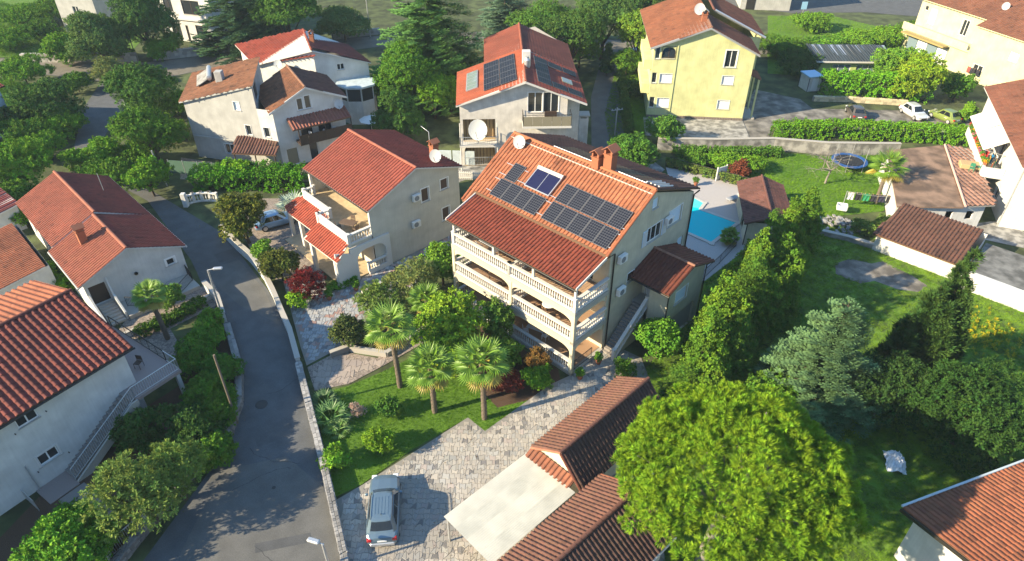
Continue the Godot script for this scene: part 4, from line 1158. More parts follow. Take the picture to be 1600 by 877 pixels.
	for q in [[4.75, 5.3], [4.45, 2.75]]:
		air_conditioner(h.transform * L(0.01, q[1], q[0]), 47 - 90, "%s air conditioner on the bare side wall of the red roofed house" % ("upper" if q[1] > 4 else "lower"))
	chimney(h, L(-1.6, 7.0, 8.3), 0.6, 1.7, mats["brick orange"], mats["terracotta"])
	bar(h, "roof_aerial", mats["light metal"], [L(-2.6, 7.0, 8.6), L(-2.6, 9.6, 8.6), L(-4.0, 9.65, 8.8)], 0.03)
	dish(h.transform * L(-0.9, 7.5, 8.0), Vector3(-0.25, 0.3, 0.95), 0.55, "white satellite dish beside the chimney of the red roofed house")

# ---------------------------------------------------------------- the low house by the road
func road_house() -> void:
	var h := thing("low_house", "low white house with wide red roof and brick chimney beside the road", "house", Vector3(-33.5, 0, -42.7), 45)
	var w: Material = mats["white wall"]
	var fr := walls(h, w, [
		[[-7.0, 0.0], [-0.2, 0.0], 3.2, 3.2, [], [[0.5, 1.0, 1.0, 1.1], [3.0, 1.0, 1.0, 1.1]]],
		[[-0.2, 0.0], [-0.2, 7.8], 3.2, 3.2, [[3.85, 4.85]], [[6.35, 1.75, 0.65, 0.6], [0.25, 0.9, 1.25, 1.75]]],
		[[-0.2, 7.8], [-17, 7.8], 3.2, 3.2],
		[[-17, 7.8], [-17, 0.3], 3.2, 3.2, [[4.0, 5.0]]],
		[[-17, 0.3], [-7.0, 0.3], 3.3, 3.3, [], [[1.5, 1.0, 1.0, 1.1], [5.5, 1.0, 1.0, 1.1]]]])
	window(h, fr[1], [6.35, 1.75, 0.65, 0.6], mats["white frame"], mats["glass"], "glass", 0.16, 1)
	for q in [[0.5, 1.0, 1.0, 1.1], [3.0, 1.0, 1.0, 1.1]]: window(h, fr[0], q, mats["white frame"], mats["glass"])
	for q in [[1.5, 1.0, 1.0, 1.1], [5.5, 1.0, 1.0, 1.1]]: window(h, fr[4], q, mats["white frame"], mats["glass"])
	var b := MB.new()
	var t: Transform3D = fr[1]
	b.quad(t * Vector3(0.25, 0.9, -0.17), t * Vector3(0.25, 2.65, -0.17), t * Vector3(1.5, 2.65, -0.17), t * Vector3(1.5, 0.9, -0.17))
	obj(b, "entrance_door", mats["dark wood"], h)
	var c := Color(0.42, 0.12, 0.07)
	var lo := {"pitch": 0.3, "row": 0.33, "c": c, "deck": w, "rise": 0.06, "var": 0.1, "single": 300, "near": 1}
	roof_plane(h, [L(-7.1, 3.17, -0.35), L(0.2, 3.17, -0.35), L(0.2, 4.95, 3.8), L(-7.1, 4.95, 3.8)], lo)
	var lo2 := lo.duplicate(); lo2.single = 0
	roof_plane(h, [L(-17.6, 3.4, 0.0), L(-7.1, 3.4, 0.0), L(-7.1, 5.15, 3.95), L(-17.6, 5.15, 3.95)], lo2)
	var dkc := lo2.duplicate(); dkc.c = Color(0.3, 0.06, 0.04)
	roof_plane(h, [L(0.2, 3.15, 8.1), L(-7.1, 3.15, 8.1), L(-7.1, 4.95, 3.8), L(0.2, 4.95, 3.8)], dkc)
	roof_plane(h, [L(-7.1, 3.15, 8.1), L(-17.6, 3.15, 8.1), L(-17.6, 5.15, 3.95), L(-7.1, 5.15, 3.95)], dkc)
	ridge(h, L(-7.1, 5.0, 3.8), L(0.2, 5.0, 3.8), Color(0.45, 0.16, 0.1), 0.13)
	ridge(h, L(-17.6, 5.2, 3.95), L(-7.1, 5.2, 3.95), Color(0.45, 0.16, 0.1), 0.13)
	gutter(h, L(0.25, 3.08, 8.15), L(-17.6, 3.08, 8.15), mats["light metal"])
	gutter(h, L(-7.1, 3.08, -0.42), L(0.2, 3.08, -0.42), mats["light metal"])
	chimney(h, L(-4.6, 3.9, 1.95), 0.6, 1.35, mats["brick orange"], mats["terracotta"])
	# steps, parapet and terrace in front of the gable
	for i in 7:
		block(h, "stair_step", mats["pale stone"], L(-0.15 + i * 0.33, 0, 0.35), L(-0.15 + (i + 1) * 0.33, 0.9 - i * 0.12, 1.55), 0.012)
	b = MB.new()
	b.plate(PackedVector2Array([Vector2(0, 0), Vector2(2.6, 0), Vector2(2.6, 0.8), Vector2(1.2, 1.4), Vector2(0, 2.0)]), face(L(-0.15, 0, 0.15), L(2.5, 0, 0.15)), 0.15)
	b.plate(PackedVector2Array([Vector2(0, 0), Vector2(2.2, 0), Vector2(2.2, 0.7), Vector2(0.5, 1.6), Vector2(0, 3.0)]), face(L(-0.15, 0, 1.75), L(2.1, 0, 1.75)), 0.15)
	obj(b, "stair_parapet", w, h)
	block(h, "terrace", mats["pale stone"], L(-0.1, 0, 1.8), L(2.3, 0.36, 7.6))
	railing(h, "railing", [L(0.9, 0.36, 2.2), L(2.25, 0.36, 3.3), L(2.3, 0.36, 4.6)], 0.95, mats["dark metal"], 0.13)
	railing(h, "railing", [L(2.3, 0.36, 6.0), L(1.2, 0.36, 7.5), L(-0.1, 0.36, 7.6)], 0.95, mats["dark metal"], 0.13)
	bar(h, "roof_aerial", mats["light metal"], [L(-12.0, 4.5, 6.2), L(-12.0, 6.2, 6.2)], 0.03)
	var lamp := MB.new()
	lamp.ball(t * Vector3(3.85, 2.3, 0.12), Vector3.ONE * 0.14, 8, 6)
	obj(lamp, "wall_lamp", mats["white plastic"], h)
	# the neighbour garage with a single-pitch roof on the far left
	var g := thing("tiled_garage", "white garage with orange tiled roof behind the low roadside house", "garage", Vector3(-38.6, 0, -45.2), 45)
	walls(g, w, [[[-9, -4.6], [-0.0, -4.6], 2.1, 2.1], [[0, -4.6], [0, 0.9], 2.1, 2.9], [[0, 0.9], [-9, 0.9], 2.9, 2.9], [[-9, 0.9], [-9, -4.6], 2.9, 2.1]])
	roof_plane(g, [L(-9.3, 2.15, -4.9), L(0.2, 2.15, -4.9), L(0.2, 3.0, 0.6), L(-9.3, 3.0, 0.6)], {"pitch": 0.3, "row": 0.35, "c": Color(0.45, 0.15, 0.07), "deck": w, "rise": 0.06})
	# small corrugated roof beyond
	var s := thing("red_shed", "small shed with red corrugated roof behind the low roadside house", "shed", Vector3(-49.5, 0, -56.5), 40)
	walls(s, w, [[[-2.2, -1.5], [2.2, -1.5], 2.2, 2.2], [[2.2, -1.5], [2.2, 1.5], 2.2, 2.6], [[2.2, 1.5], [-2.2, 1.5], 2.6, 2.6], [[-2.2, 1.5], [-2.2, -1.5], 2.6, 2.2]])
	roof_plane(s, [L(-2.5, 2.2, -1.8), L(2.5, 2.2, -1.8), L(2.5, 2.7, 1.7), L(-2.5, 2.7, 1.7)], {"pitch": 0.35, "row": 3.4, "c": Color(0.33, 0.07, 0.06), "deck": w, "rise": 0.09, "var": 0.05})

# ---------------------------------------------------------------- the white house at the lower left with outside stairs
func stair_house() -> void:
	var h := thing("stair_house", "white house with red ribbed tile roof and long outside stairs", "house", Vector3(-24.3, 0, -32.4), -56)
	var w: Material = mats["white wall"]
	var ho := [[16 - 7.05, 4.72, 1.15, 0.75], [16 - 7.1, 1.42, 1.15, 0.8], [16 - 12.5, 4.7, 1.15, 0.8], [16 - 12.5, 1.4, 1.15, 0.8]]
	var fr := walls(h, w, [
		[[-16, 0.3], [-0.35, 0.3], 6.05, 6.05, [], ho],
		[[-0.35, 0.3], [-0.35, 11.2], 6.05, 6.4, [[5.3, 7.85]], [[2.0, 3.05, 1.0, 2.1], [5.5, 3.9, 1.2, 1.1]]],
		[[-0.35, 11.2], [-16, 11.2], 6.4, 6.4],
		[[-16, 11.2], [-16, 0.3], 6.4, 6.05, [[5.6, 7.85]]]])
	for i in 4: window(h, fr[0], ho[i], mats["white frame"], mats["glass"], "glass", 0.12 if i == 1 else 0.0, 2, "window", mats["white paint"])
	window(h, fr[1], [2.0, 3.05, 1.0, 2.1], mats["white frame"], mats["dark wood"], "slats", 0, 1, "door")
	window(h, fr[1], [5.5, 3.9, 1.2, 1.1], mats["white frame"], mats["glass"])
	var red := Color(0.25, 0.055, 0.04)
	roof_plane(h, [L(-16.3, 5.98, -0.2), L(0.15, 5.98, -0.2), L(0.15, 8.02, 5.6), L(-16.3, 8.02, 5.6)], {"pitch": 0.4, "row": 0.4, "c": red, "deck": mats["wood brown"], "rise": 0.1, "var": 0.1, "old": 0.0})
	# the nearest rows once more as single tiles: the eave course
	roof_plane(h, [L(0.15, 6.35, 11.6), L(-16.3, 6.35, 11.6), L(-16.3, 8.02, 5.6), L(0.15, 8.02, 5.6)], {"pitch": 0.4, "row": 0.4, "c": Color(0.44, 0.14, 0.07), "deck": mats["wood brown"], "rise": 0.1, "var": 0.1, "single": 200, "near": 0})
	ridge(h, L(-16.3, 8.08, 5.6), L(0.15, 8.08, 5.6), Color(0.2, 0.06, 0.045), 0.14)
	gutter(h, L(-16.3, 5.88, -0.28), L(0.2, 5.88, -0.28), mats["dark metal"])
	# upper landing, stairs, railings
	block(h, "landing", mats["pinkish floor"], L(-0.34, 2.75, -1.1), L(2.0, 3.0, 7.0)); block(h, "landing", mats["pinkish floor"], L(-1.3, 2.75, -1.1), L(-0.35, 3.0, 0.29))
	for q in [[1.7, -0.8], [1.7, 3.0], [1.7, 6.6]]: block(h, "landing_pillar", w, L(q[0], 0, q[1]), L(q[0] + 0.25, 2.74, q[1] + 0.25))
	var n := 17
	for i in n:
		var a := -6.2 + i * 4.9 / n
		block(h, "stair_step", mats["stair stone"], L(a, i * 3.0 / n - 0.15, -0.95), L(a + 4.9 / n + 0.03, (i + 1) * 3.0 / n, 0.28), 0.012)
	var b := MB.new()
	b.plate(PackedVector2Array([Vector2(0, -0.3), Vector2(0.4, -0.3), Vector2(5.0, 2.5), Vector2(5.0, 2.95), Vector2(4.6, 2.95), Vector2(0, 0.1)]), face(L(-6.2, 0, -1.1), L(-1.2, 0, -1.1)), 0.14)
	obj(b, "stair_string", mats["pale stone"], h)
	var lm: Material = mats["light metal"]
	railing(h, "railing", [L(-6.2, 0.15, -1.02), L(-1.25, 3.02, -1.02)], 0.95, lm, 0.15, 0.02)
	railing(h, "railing", [L(-1.25, 3.02, -1.02), L(1.95, 3.02, -1.02), L(1.95, 3.02, 0.4)], 0.95, lm, 0.15, 0.02)
	railing(h, "railing", [L(1.95, 3.02, 0.4), L(1.95, 3.02, 7.0)], 0.95, mats["dark metal"], 0.9, 0.025)
	block(h, "lower_landing", mats["pinkish floor"], L(-8.0, -0.2, -1.4), L(-6.2, 0.05, 0.29))
	for i in 5: block(h, "garden_step", mats["stair stone"], L(-7.6, -0.2 - i * 0.02, -1.5 - i * 0.75 - 0.7), L(-6.0, 0.04 - i * 0.004, -1.5 - i * 0.75), 0.012)
	railing(h, "railing", [L(-8.6, 0.02, -1.3), L(-8.6, 0.02, 0.1)], 0.95, lm, 0.15)
	bar(h, "downpipe", lm, [L(-7.8, 0.0, 0.22), L(-7.8, 2.2, 0.22)], 0.04)
	for q in [[-5.5, 4.85], [-5.55, 1.2], [-7.35, 4.6], [-7.4, 1.25]]:
		bar(h, "shutter_stop", mats["dark metal"], [L(q[0], q[1], 0.29), L(q[0], q[1], 0.16)], 0.03)
	chair(h.transform * L(0.6, 3.0, 1.4), 10, "dark chair on the landing of the house with outside stairs", mats["dark wood"])

func solar_house() -> void:  # the white house with the gable to the viewer, panels on both slopes
	var h := thing("gable_house", "white gabled house with red roof, solar panels and balconies", "house", Vector3(7.7, 0, -69.6), -2)
	var w: Material = mats["off white bright"]; var white: Material = mats["white paint"]; var fm: Material = mats["white frame"]
	var holes := [[7.3, 6.15, 1.55, 2.2], [8.95, 6.15, 1.65, 2.2], [0.3, 3.0, 3.5, 2.45], [0.35, 0.05, 3.4, 2.5]]
	var fr := walls(h, w, [
		[[-13.3, 0.4], [-1.75, 0.4], 7.25, 7.7, [[7.0, 9.55]], holes],
		[[-1.75, 0.4], [-1.75, 2.2], 7.7, 7.7],
		[[-1.75, 2.2], [-0.2, 2.2], 7.7, 7.25],
		[[-0.2, 2.2], [-0.2, 20], 7.25, 7.25, [], [[1.5, 4.8, 0.9, 1.3], [5.5, 4.8, 0.9, 1.3], [1.5, 1.5, 0.9, 1.3]]],
		[[-0.2, 20], [-10.3, 20], 7.25, 7.9, [[3.9, 9.55]]],
		[[-10.3, 20], [-10.3, 10.0], 7.9, 7.9], [[-10.3, 10.0], [-13.3, 10.0], 7.9, 7.25], [[-13.3, 10.0], [-13.3, 0.4], 7.25, 7.25]])
	window(h, fr[0], holes[0], fm, mats["glass"], "glass", 0.06, 2, "balcony_door"); window(h, fr[0], holes[1], fm, mats["glass"], "glass", 0.06, 2, "balcony_door")
	for q in [[1.5, 4.8, 0.9, 1.3], [5.5, 4.8, 0.9, 1.3], [1.5, 1.5, 0.9, 1.3]]: window(h, fr[3], q, fm, mats["glass"])
	block(h, "balcony_chest", mats["dark wood"], L(-4.2, 5.32, -0.05), L(-2.9, 6.3, 0.35))
	# recessed loggias on the left
	for k in 2:
		var y: float = [2.95, 0.0][k]; var x0: float = -13.0
		var b := MB.new()
		b.box(L(x0, y, 1.4), L(x0 + 3.5, y + 2.5, 1.35)); b.box(L(x0, y - 0.02, 1.34), L(x0 + 3.5, y + 0.03, 0.3))
		obj(b, "loggia_back", mats["tan wood"], h)
		for i in 9: bar(h, "loggia_slat", mats["wood brown"], [L(x0 + 0.3 + i * 0.37, y + 0.05, 1.3), L(x0 + 0.3 + i * 0.37, y + 2.4, 1.3)], 0.03, 4)
	block(h, "balcony_slab", white, L(-13.4, 2.75, -0.9), L(-9.1, 2.93, 0.39))
	railing(h, "railing", [L(-13.35, 2.93, 0.3), L(-13.35, 2.93, -0.85), L(-9.2, 2.93, -0.85), L(-9.2, 2.93, 0.3)], 1.0, mats["light metal"], 0.2)
	for x in [-13.3, -9.3]: bar(h, "loggia_post", white, [L(x, 0, -0.8), L(x, 5.5, -0.8)], 0.06)
	var arc := MB.new()
	arch_plate(arch_new(arc), fr[0], 0.35, 3.75, 1.7, 2.5, 2.55, 0.9, 0.04)
	obj(arc, "arch", w, h)
	railing(h, "railing", [L(-13.0, 0.05, 0.2), L(-9.6, 0.05, 0.2)], 1.0, mats["light metal"], 0.2)
	# right balcony behind reed screens
	block(h, "balcony_slab", white, L(-6.6, 5.02, -1.3), L(-1.4, 5.25, 0.39))
	for i in 5: block(h, "balcony_screen", mats["reed"], L(-6.55 + i * 1.02, 5.25, -1.27), L(-6.55 + i * 1.02 + 0.99, 6.3, -1.22))
	railing(h, "railing", [L(-6.55, 5.25, 0.3), L(-6.55, 5.25, -1.25), L(-1.45, 5.25, -1.25), L(-1.45, 5.25, 0.3)], 1.25, mats["dark metal"], 1.02)
	# roofs
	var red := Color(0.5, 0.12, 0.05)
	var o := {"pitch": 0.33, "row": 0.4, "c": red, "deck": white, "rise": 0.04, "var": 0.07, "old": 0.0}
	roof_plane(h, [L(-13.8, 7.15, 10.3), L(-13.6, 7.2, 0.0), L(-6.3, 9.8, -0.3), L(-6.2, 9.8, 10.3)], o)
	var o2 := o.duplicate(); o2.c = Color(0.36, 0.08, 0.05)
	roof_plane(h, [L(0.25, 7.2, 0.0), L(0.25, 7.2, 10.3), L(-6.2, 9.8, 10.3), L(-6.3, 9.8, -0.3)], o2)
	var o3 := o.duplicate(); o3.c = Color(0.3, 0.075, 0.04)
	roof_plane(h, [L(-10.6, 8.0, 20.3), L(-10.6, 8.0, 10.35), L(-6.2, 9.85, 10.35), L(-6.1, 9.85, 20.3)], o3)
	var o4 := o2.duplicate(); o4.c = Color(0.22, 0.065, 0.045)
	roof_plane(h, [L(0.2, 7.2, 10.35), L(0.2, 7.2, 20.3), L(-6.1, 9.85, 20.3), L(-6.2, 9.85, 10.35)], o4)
	ridge(h, L(-6.3, 9.86, -0.3), L(-6.1, 9.9, 20.3), Color(0.5, 0.15, 0.08), 0.13)
	verge(h, L(-13.6, 7.2, -0.05), L(-6.3, 9.78, -0.33), white); verge(h, L(-6.3, 9.78, -0.33), L(0.25, 7.2, -0.05), white)
	# panels left, then right
	var upl := Vector3(7.35, 2.6, 0).normalized(); var sl := 2.6 / 7.35
	for j in 2:
		for i in 5:
			solar_panel(h, slope_frame(L(-10.65 + j * 1.78, 7.2 + (13.6 - 10.65 + j * 1.78) * sl + 0.1, 9.2 - i * 1.66), Vector3(0, 0, 1), upl), 1.62, 1.8, 8, 6)
	var upr := Vector3(-6.55, 2.6, 0).normalized(); var sr := 2.6 / 6.55
	var rp := func(a: float, b: float) -> Transform3D: return slope_frame(L(a, 7.2 + (0.25 - a) * sr + 0.1, b), Vector3(0, 0, -1), upr)
	for i in 5: solar_panel(h, rp.call(-3.45, 0.9 + i * 1.66), 1.62, 1.6, 8, 6)
	for j in 2: solar_panel(h, rp.call(-0.1 - j * 1.7, 0.9), 1.62, 1.62, 8, 6)
	for j in 2: solar_panel(h, rp.call(-0.1 - j * 1.7, 7.3), 1.62, 1.62, 8, 6)
	for q in [[-12.6, 2.7, 1.35, 5.4]]:
		var t := slope_frame(L(q[0], 7.2 + (13.6 + q[0]) * sl + 0.08, q[1] + q[3]), Vector3(0, 0, 1), upl)
		var b := MB.new(); b.box(Vector3(0, 0, 0), Vector3(q[3], q[2], 0.1), t)
		var s := obj(b, "roof_window", mats["light metal"], h)
		for i in 5:
			b = MB.new(); b.box(Vector3(0.1 + i * 1.06, 0.1, 0.1), Vector3(1.02 + i * 1.06, q[2] - 0.1, 0.12), t)
			obj(b, "pane", mats["roof glass"], s)
	var rw := MB.new(); rw.box(Vector3(0, 0, 0), Vector3(1.3, 1.2, 0.09), rp.call(-0.9, 3.9))
	obj(rw, "roof_window", mats["roof glass"], h)
	block(h, "chimney", white, L(-6.4, 9.3, 5.0), L(-5.5, 11.2, 5.7), 0.04)
	var fl := MB.new(); fl.lathe([[0.32, 0], [0.34, 0.9], [0.2, 1.15], [0.2, 1.3]], 12, Transform3D(Basis(), L(-5.9, 9.5, 4.6)))
	obj(fl, "roof_vent", mats["light metal"], h)
	dish(h.transform * L(-11.3, 3.7, -1.0), Vector3(-0.25, 0.35, 0.95), 1.05, "big white satellite dish on the left balcony of the gabled house")

func arch_new(b: MB) -> MB:
	return b

func yellow_house() -> void:
	var h := thing("yellow_house", "tall pale yellow three storey house with brown tiled roof", "house", Vector3(29.18, 0, -81.9), 6)
	var w: Material = mats["yellow wall"]; var fm: Material = mats["white frame"]
	var ho := [[12.0 - 3.45, 6.75, 1.35, 2.05], [12.0 - 3.4, 4.6, 1.4, 1.1], [12.0 - 3.4, 1.45, 1.45, 1.15], [1.0, 7.6, 1.6, 1.4], [1.05, 4.55, 1.5, 1.15], [1.1, 1.35, 1.5, 1.25], [0.15, 7.5, 0.6, 1.6], [0.1, 4.5, 0.6, 1.3], [0.15, 1.3, 0.65, 1.4]]
	var fr := walls(h, w, [
		[[-12.0, 0], [0, 0], 8.95, 8.6, [[6.3, 11.2]], ho],
		[[0, 0], [0, 6.5], 8.6, 8.6, [], [[2.4, 0.1, 1.2, 2.2]]], [[0, 6.5], [1.8, 6.5], 8.6, 8.6], [[1.8, 6.5], [1.8, 17], 8.6, 8.6],
		[[1.8, 17], [-12.0, 17], 8.6, 8.9, [[7.5, 11.2]]], [[-12.0, 17], [-12.0, 0], 8.9, 8.95]])
	window(h, fr[0], ho[0], fm, mats["glass"], "glass", 0.12, 2); window(h, fr[0], ho[1], fm, mats["shutter white"], "shutter", 0.05); window(h, fr[0], ho[2], fm, mats["shutter white"], "shutter", 0.05)
	window(h, fr[0], ho[3], mats["dark wood"], mats["glass"], "glass", 0.05, 2, "loggia_window"); window(h, fr[0], ho[4], fm, mats["shutter white"], "shutter", 0.04); window(h, fr[0], ho[5], fm, mats["shutter white"], "shutter", 0.04)
	for i in [6, 7, 8]: window(h, fr[0], ho[i], fm, mats["glass"], "glass", 0, 1)
	window(h, fr[1], [2.4, 0.1, 1.2, 2.2], fm, mats["dark wood"], "slats", 0, 1, "door")
	var ap := MB.new()
	arch_plate(ap, fr[0], 1.0, 2.6, 8.3, 8.95, 9.001, 0.7, 0.02)
	ap.box(Vector3(2.75, 0, 0.002), Vector3(2.87, 9.6, 0.08), fr[0])
	obj(ap, "arch", w, h)
	for k in 2:
		block(h, "balcony", w, L(-13.0, [2.95, 6.0][k], 0.6), L(-12.01, [4.1, 7.15][k], 9))
	var c := Color(0.34, 0.12, 0.055)
	var o := {"pitch": 0.33, "row": 0.42, "c": c, "deck": mats["light metal"], "rise": 0.06, "var": 0.14}
	roof_plane(h, [L(-13.0, 8.8, 16.9), L(-12.5, 8.9, -0.35), L(-5.75, 11.5, -0.45), L(-5.75, 11.5, 16.9)], o)
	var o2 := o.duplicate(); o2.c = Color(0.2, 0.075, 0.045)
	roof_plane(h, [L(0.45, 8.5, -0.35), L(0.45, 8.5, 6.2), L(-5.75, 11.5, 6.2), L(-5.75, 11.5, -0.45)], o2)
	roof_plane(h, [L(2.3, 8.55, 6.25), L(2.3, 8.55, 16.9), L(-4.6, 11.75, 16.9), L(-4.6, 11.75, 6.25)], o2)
	verge(h, L(-12.5, 8.85, -0.4), L(-5.75, 11.48, -0.48), mats["light metal"]); verge(h, L(-5.75, 11.48, -0.48), L(0.45, 8.45, -0.4), mats["light metal"])
	bar(h, "roof_flashing", mats["light metal"], [L(-4.5, 11.8, 6.25), L(2.3, 8.6, 6.25)], 0.14)
	ridge(h, L(-5.75, 11.56, -0.4), L(-5.75, 11.56, 6.2), Color(0.4, 0.2, 0.13), 0.14); ridge(h, L(-4.6, 11.8, 6.2), L(-4.6, 11.8, 16.9), Color(0.3, 0.12, 0.08), 0.14)
	chimney(h, L(-6.2, 11.2, 3.0), 0.6, 0.9, mats["brick orange"], mats["pale stone"])
	dish(h.transform * L(-6.5, 11.3, 5.6), Vector3(-0.3, 0.3, 0.9), 0.65, "blue grey satellite dish on the ridge of the yellow house")
	# porch canopy on the shady side
	roof_plane(h, [L(1.5, 5.1, 0.8), L(1.5, 5.1, 3.8), L(0.05, 5.7, 3.8), L(0.05, 5.7, 0.8)], {"pitch": 0.3, "row": 0.35, "c": c, "deck": mats["wood brown"], "rise": 0.06})
	for b in [1.0, 3.6]: block(h, "porch_post", w, L(1.2, 0, b - 0.1), L(1.4, 5.1, b + 0.1))
	block(h, "porch_floor", mats["pale stone"], L(0.05, 0, 0.6), L(1.6, 0.2, 4.2))
	block(h, "plinth", mats["brick dull"], L(-12.05, -0.3, -0.06), L(0.05, 0.35, -0.002))
	block(h, "forecourt", mats["concrete"], L(-12.4, -0.4, -5.8), L(0.1, 0.06, -0.1))

func twin_houses() -> void:
	# left: tall grey wing and white gabled wing
	var h := thing("grey_gable_house", "grey and white house with dark balcony, striped awning roof and patchy brown roofs", "house")
	var P := func(x: float, y: float, z: float) -> Vector3: return Vector3(x, y, z)
	var gy: Material = mats["grey render"]; var ww: Material = mats["white wall"]
	var A := Vector2(-36.0, -71.8); var B := Vector2(-27.2, -69.3); var C := Vector2(-25.4, -68.8); var D := Vector2(-18.9, -73.2)
	var E := Vector2(-22.6, -80.0); var F := Vector2(-38.0, -80.6)
	var b := MB.new()
	var t := face(P.call(A.x, 0, A.y), P.call(B.x, 0, B.y))
	var len := A.distance_to(B)
	var gh := [[6.4, 6.3, 0.75, 0.95], [7.2, 3.55, 0.7, 1.15], [3.9, 0.9, 1.2, 1.2]]
	facade(b, t, PackedVector2Array([Vector2(0, -0.3), Vector2(len, -0.3), Vector2(len, 9.2), Vector2(0, 6.6)]), gh)
	var tl := face(P.call(F.x, 0, F.y), P.call(A.x, 0, A.y))
	facade(b, tl, PackedVector2Array([Vector2(0, -0.3), Vector2(A.distance_to(F), -0.3), Vector2(A.distance_to(F), 6.6), Vector2(0, 6.6)]), [])
	var tb := face(P.call(-29.2, 0, -78.4), P.call(F.x, 0, F.y))
	facade(b, tb, PackedVector2Array([Vector2(0, -0.3), Vector2(9.07, -0.3), Vector2(9.07, 6.6), Vector2(0, 9.2)]), [])
	var tr := face(P.call(B.x, 0, B.y), P.call(-29.2, 0, -78.4))
	facade(b, tr, PackedVector2Array([Vector2(0, -0.3), Vector2(9.3, -0.3), Vector2(9.3, 9.2), Vector2(0, 9.2)]), [[1.2, 7.0, 2.2, 1.7]])
	obj(b, "grey_wall", gy, h)
	window(h, t, gh[0], mats["white frame"], mats["pale blue"], "glass", 0.05, 1); window(h, t, gh[1], mats["white frame"], mats["glass"], "glass", 0.05, 1); window(h, t, gh[2], mats["white frame"], mats["glass"], "glass", 0.05, 2)
	window(h, tr, [1.2, 7.0, 2.2, 1.7], mats["dark wood"], mats["glass"], "glass", 0, 2)
	b = MB.new()
	b.box(Vector3(0.1, 2.55, 0.003), Vector3(len, 2.7, 0.09), t)
	obj(b, "string_course", gy, h)
	b = MB.new()
	var t2 := face(P.call(B.x, 0, B.y), P.call(C.x, 0, C.y))
	var wh := [[0.3, 3.55, 0.7, 1.15]]
	facade(b, t2, PackedVector2Array([Vector2(0, -0.3), Vector2(1.87, -0.3), Vector2(1.87, 6.75), Vector2(0, 6.75)]), wh)
	var t3 := face(P.call(C.x, 0, C.y), P.call(D.x, 0, D.y))
	var l3 := C.distance_to(D)
	var th := [[2.75, 6.1, 0.65, 1.3], [3.6, 6.1, 0.7, 1.45], [0.6, 0.1, 1.3, 2.0], [2.6, 3.0, 1.4, 2.0], [4.6, 3.0, 1.6, 2.0], [3.2, 0.1, 1.0, 2.0]]
	facade(b, t3, PackedVector2Array([Vector2(0, -0.3), Vector2(l3, -0.3), Vector2(l3, 6.75), Vector2(l3 * 0.49, 8.5), Vector2(0, 6.75)]), th)
	var t4 := face(P.call(D.x, 0, D.y), P.call(E.x, 0, E.y))
	facade(b, t4, PackedVector2Array([Vector2(0, -0.3), Vector2(D.distance_to(E), -0.3), Vector2(D.distance_to(E), 6.75), Vector2(0, 6.75)]), [])
	var t5 := face(P.call(E.x, 0, E.y), P.call(-29.1, 0, -75.6))
	facade(b, t5, PackedVector2Array([Vector2(0, -0.3), Vector2(7.8, -0.3), Vector2(7.8, 6.75), Vector2(3.9, 8.5), Vector2(0, 6.75)]), [])
	obj(b, "white_wall", ww, h)
	window(h, t2, wh[0], mats["white frame"], mats["glass"], "glass", 0.05, 1)
	for i in 6: window(h, t3, th[i], mats["white frame"], mats["glass"] if i != 2 else mats["reed"], "glass" if i != 2 else "slats", 0.06 if i < 2 else 0.0, 1, "window" if i < 2 else "door")
	# roofs
	var br := Color(0.3, 0.125, 0.06)
	var o := {"pitch": 0.34, "row": 0.4, "c": br, "deck": gy, "rise": 0.06, "var": 0.22, "old": 0.12}
	roof_plane(h, [P.call(-38.4, 6.55, -80.9), P.call(-36.4, 6.55, -71.6), P.call(-27.0, 9.3, -69.1), P.call(-29.0, 9.3, -78.4)], o)
	var o2 := o.duplicate(); o2.c = Color(0.3, 0.12, 0.055)
	var n3 := (Vector3(D.x, 0, D.y) - Vector3(C.x, 0, C.y)).cross(UPV).normalized()
	var ap: Vector3 = P.call(C.x + (D.x - C.x) * 0.49, 8.6, C.y + (D.y - C.y) * 0.49)
	var f := Vector3(-3.55, 0, -6.5)
	var ov := Vector3(0.18, 0, 0.3)
	roof_plane(h, [P.call(C.x - 0.35, 6.6, C.y + 0.25) + f, P.call(C.x - 0.35, 6.6, C.y + 0.25) + ov, ap + ov, ap + f], o2)
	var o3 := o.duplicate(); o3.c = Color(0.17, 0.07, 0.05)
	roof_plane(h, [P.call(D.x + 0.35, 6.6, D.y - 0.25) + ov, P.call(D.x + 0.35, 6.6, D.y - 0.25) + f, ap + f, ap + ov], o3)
	ridge(h, ap + ov + UPV * 0.06, ap + f + UPV * 0.06, Color(0.4, 0.2, 0.12), 0.13)
	verge(h, P.call(C.x - 0.35, 6.62, C.y + 0.25) + ov * 1.1, ap + ov * 1.1, mats["white paint"]); verge(h, ap + ov * 1.1, P.call(D.x + 0.35, 6.62, D.y - 0.25) + ov * 1.1, mats["white paint"])
	# awning roof over the balcony, the balcony itself
	var x3 := t3.basis.x; var out := t3.basis.z
	var q := func(x: float, y: float, z: float) -> Vector3: return t3 * Vector3(x, y, z)
	roof_plane(h, [q.call(1.3, 4.75, 1.6), q.call(8.0, 4.75, 1.6), q.call(8.0, 5.5, 0.03), q.call(1.3, 5.5, 0.03)], {"pitch": 0.36, "row": 1.75, "c": Color(0.36, 0.13, 0.09), "deck": mats["wood brown"], "rise": 0.09, "var": 0.05})
	b = MB.new(); b.box(Vector3(1.9, 2.75, 0.01), Vector3(8.0, 2.95, 1.5), t3)
	obj(b, "balcony_slab", mats["dark wood"], h)
	for i in 6:
		b = MB.new(); b.box(Vector3(1.95 + i * 1.0, 2.95, 1.44), Vector3(2.93 + i * 1.0, 3.9, 1.49), t3)
		obj(b, "balcony_panel", mats["dark wood"], h)
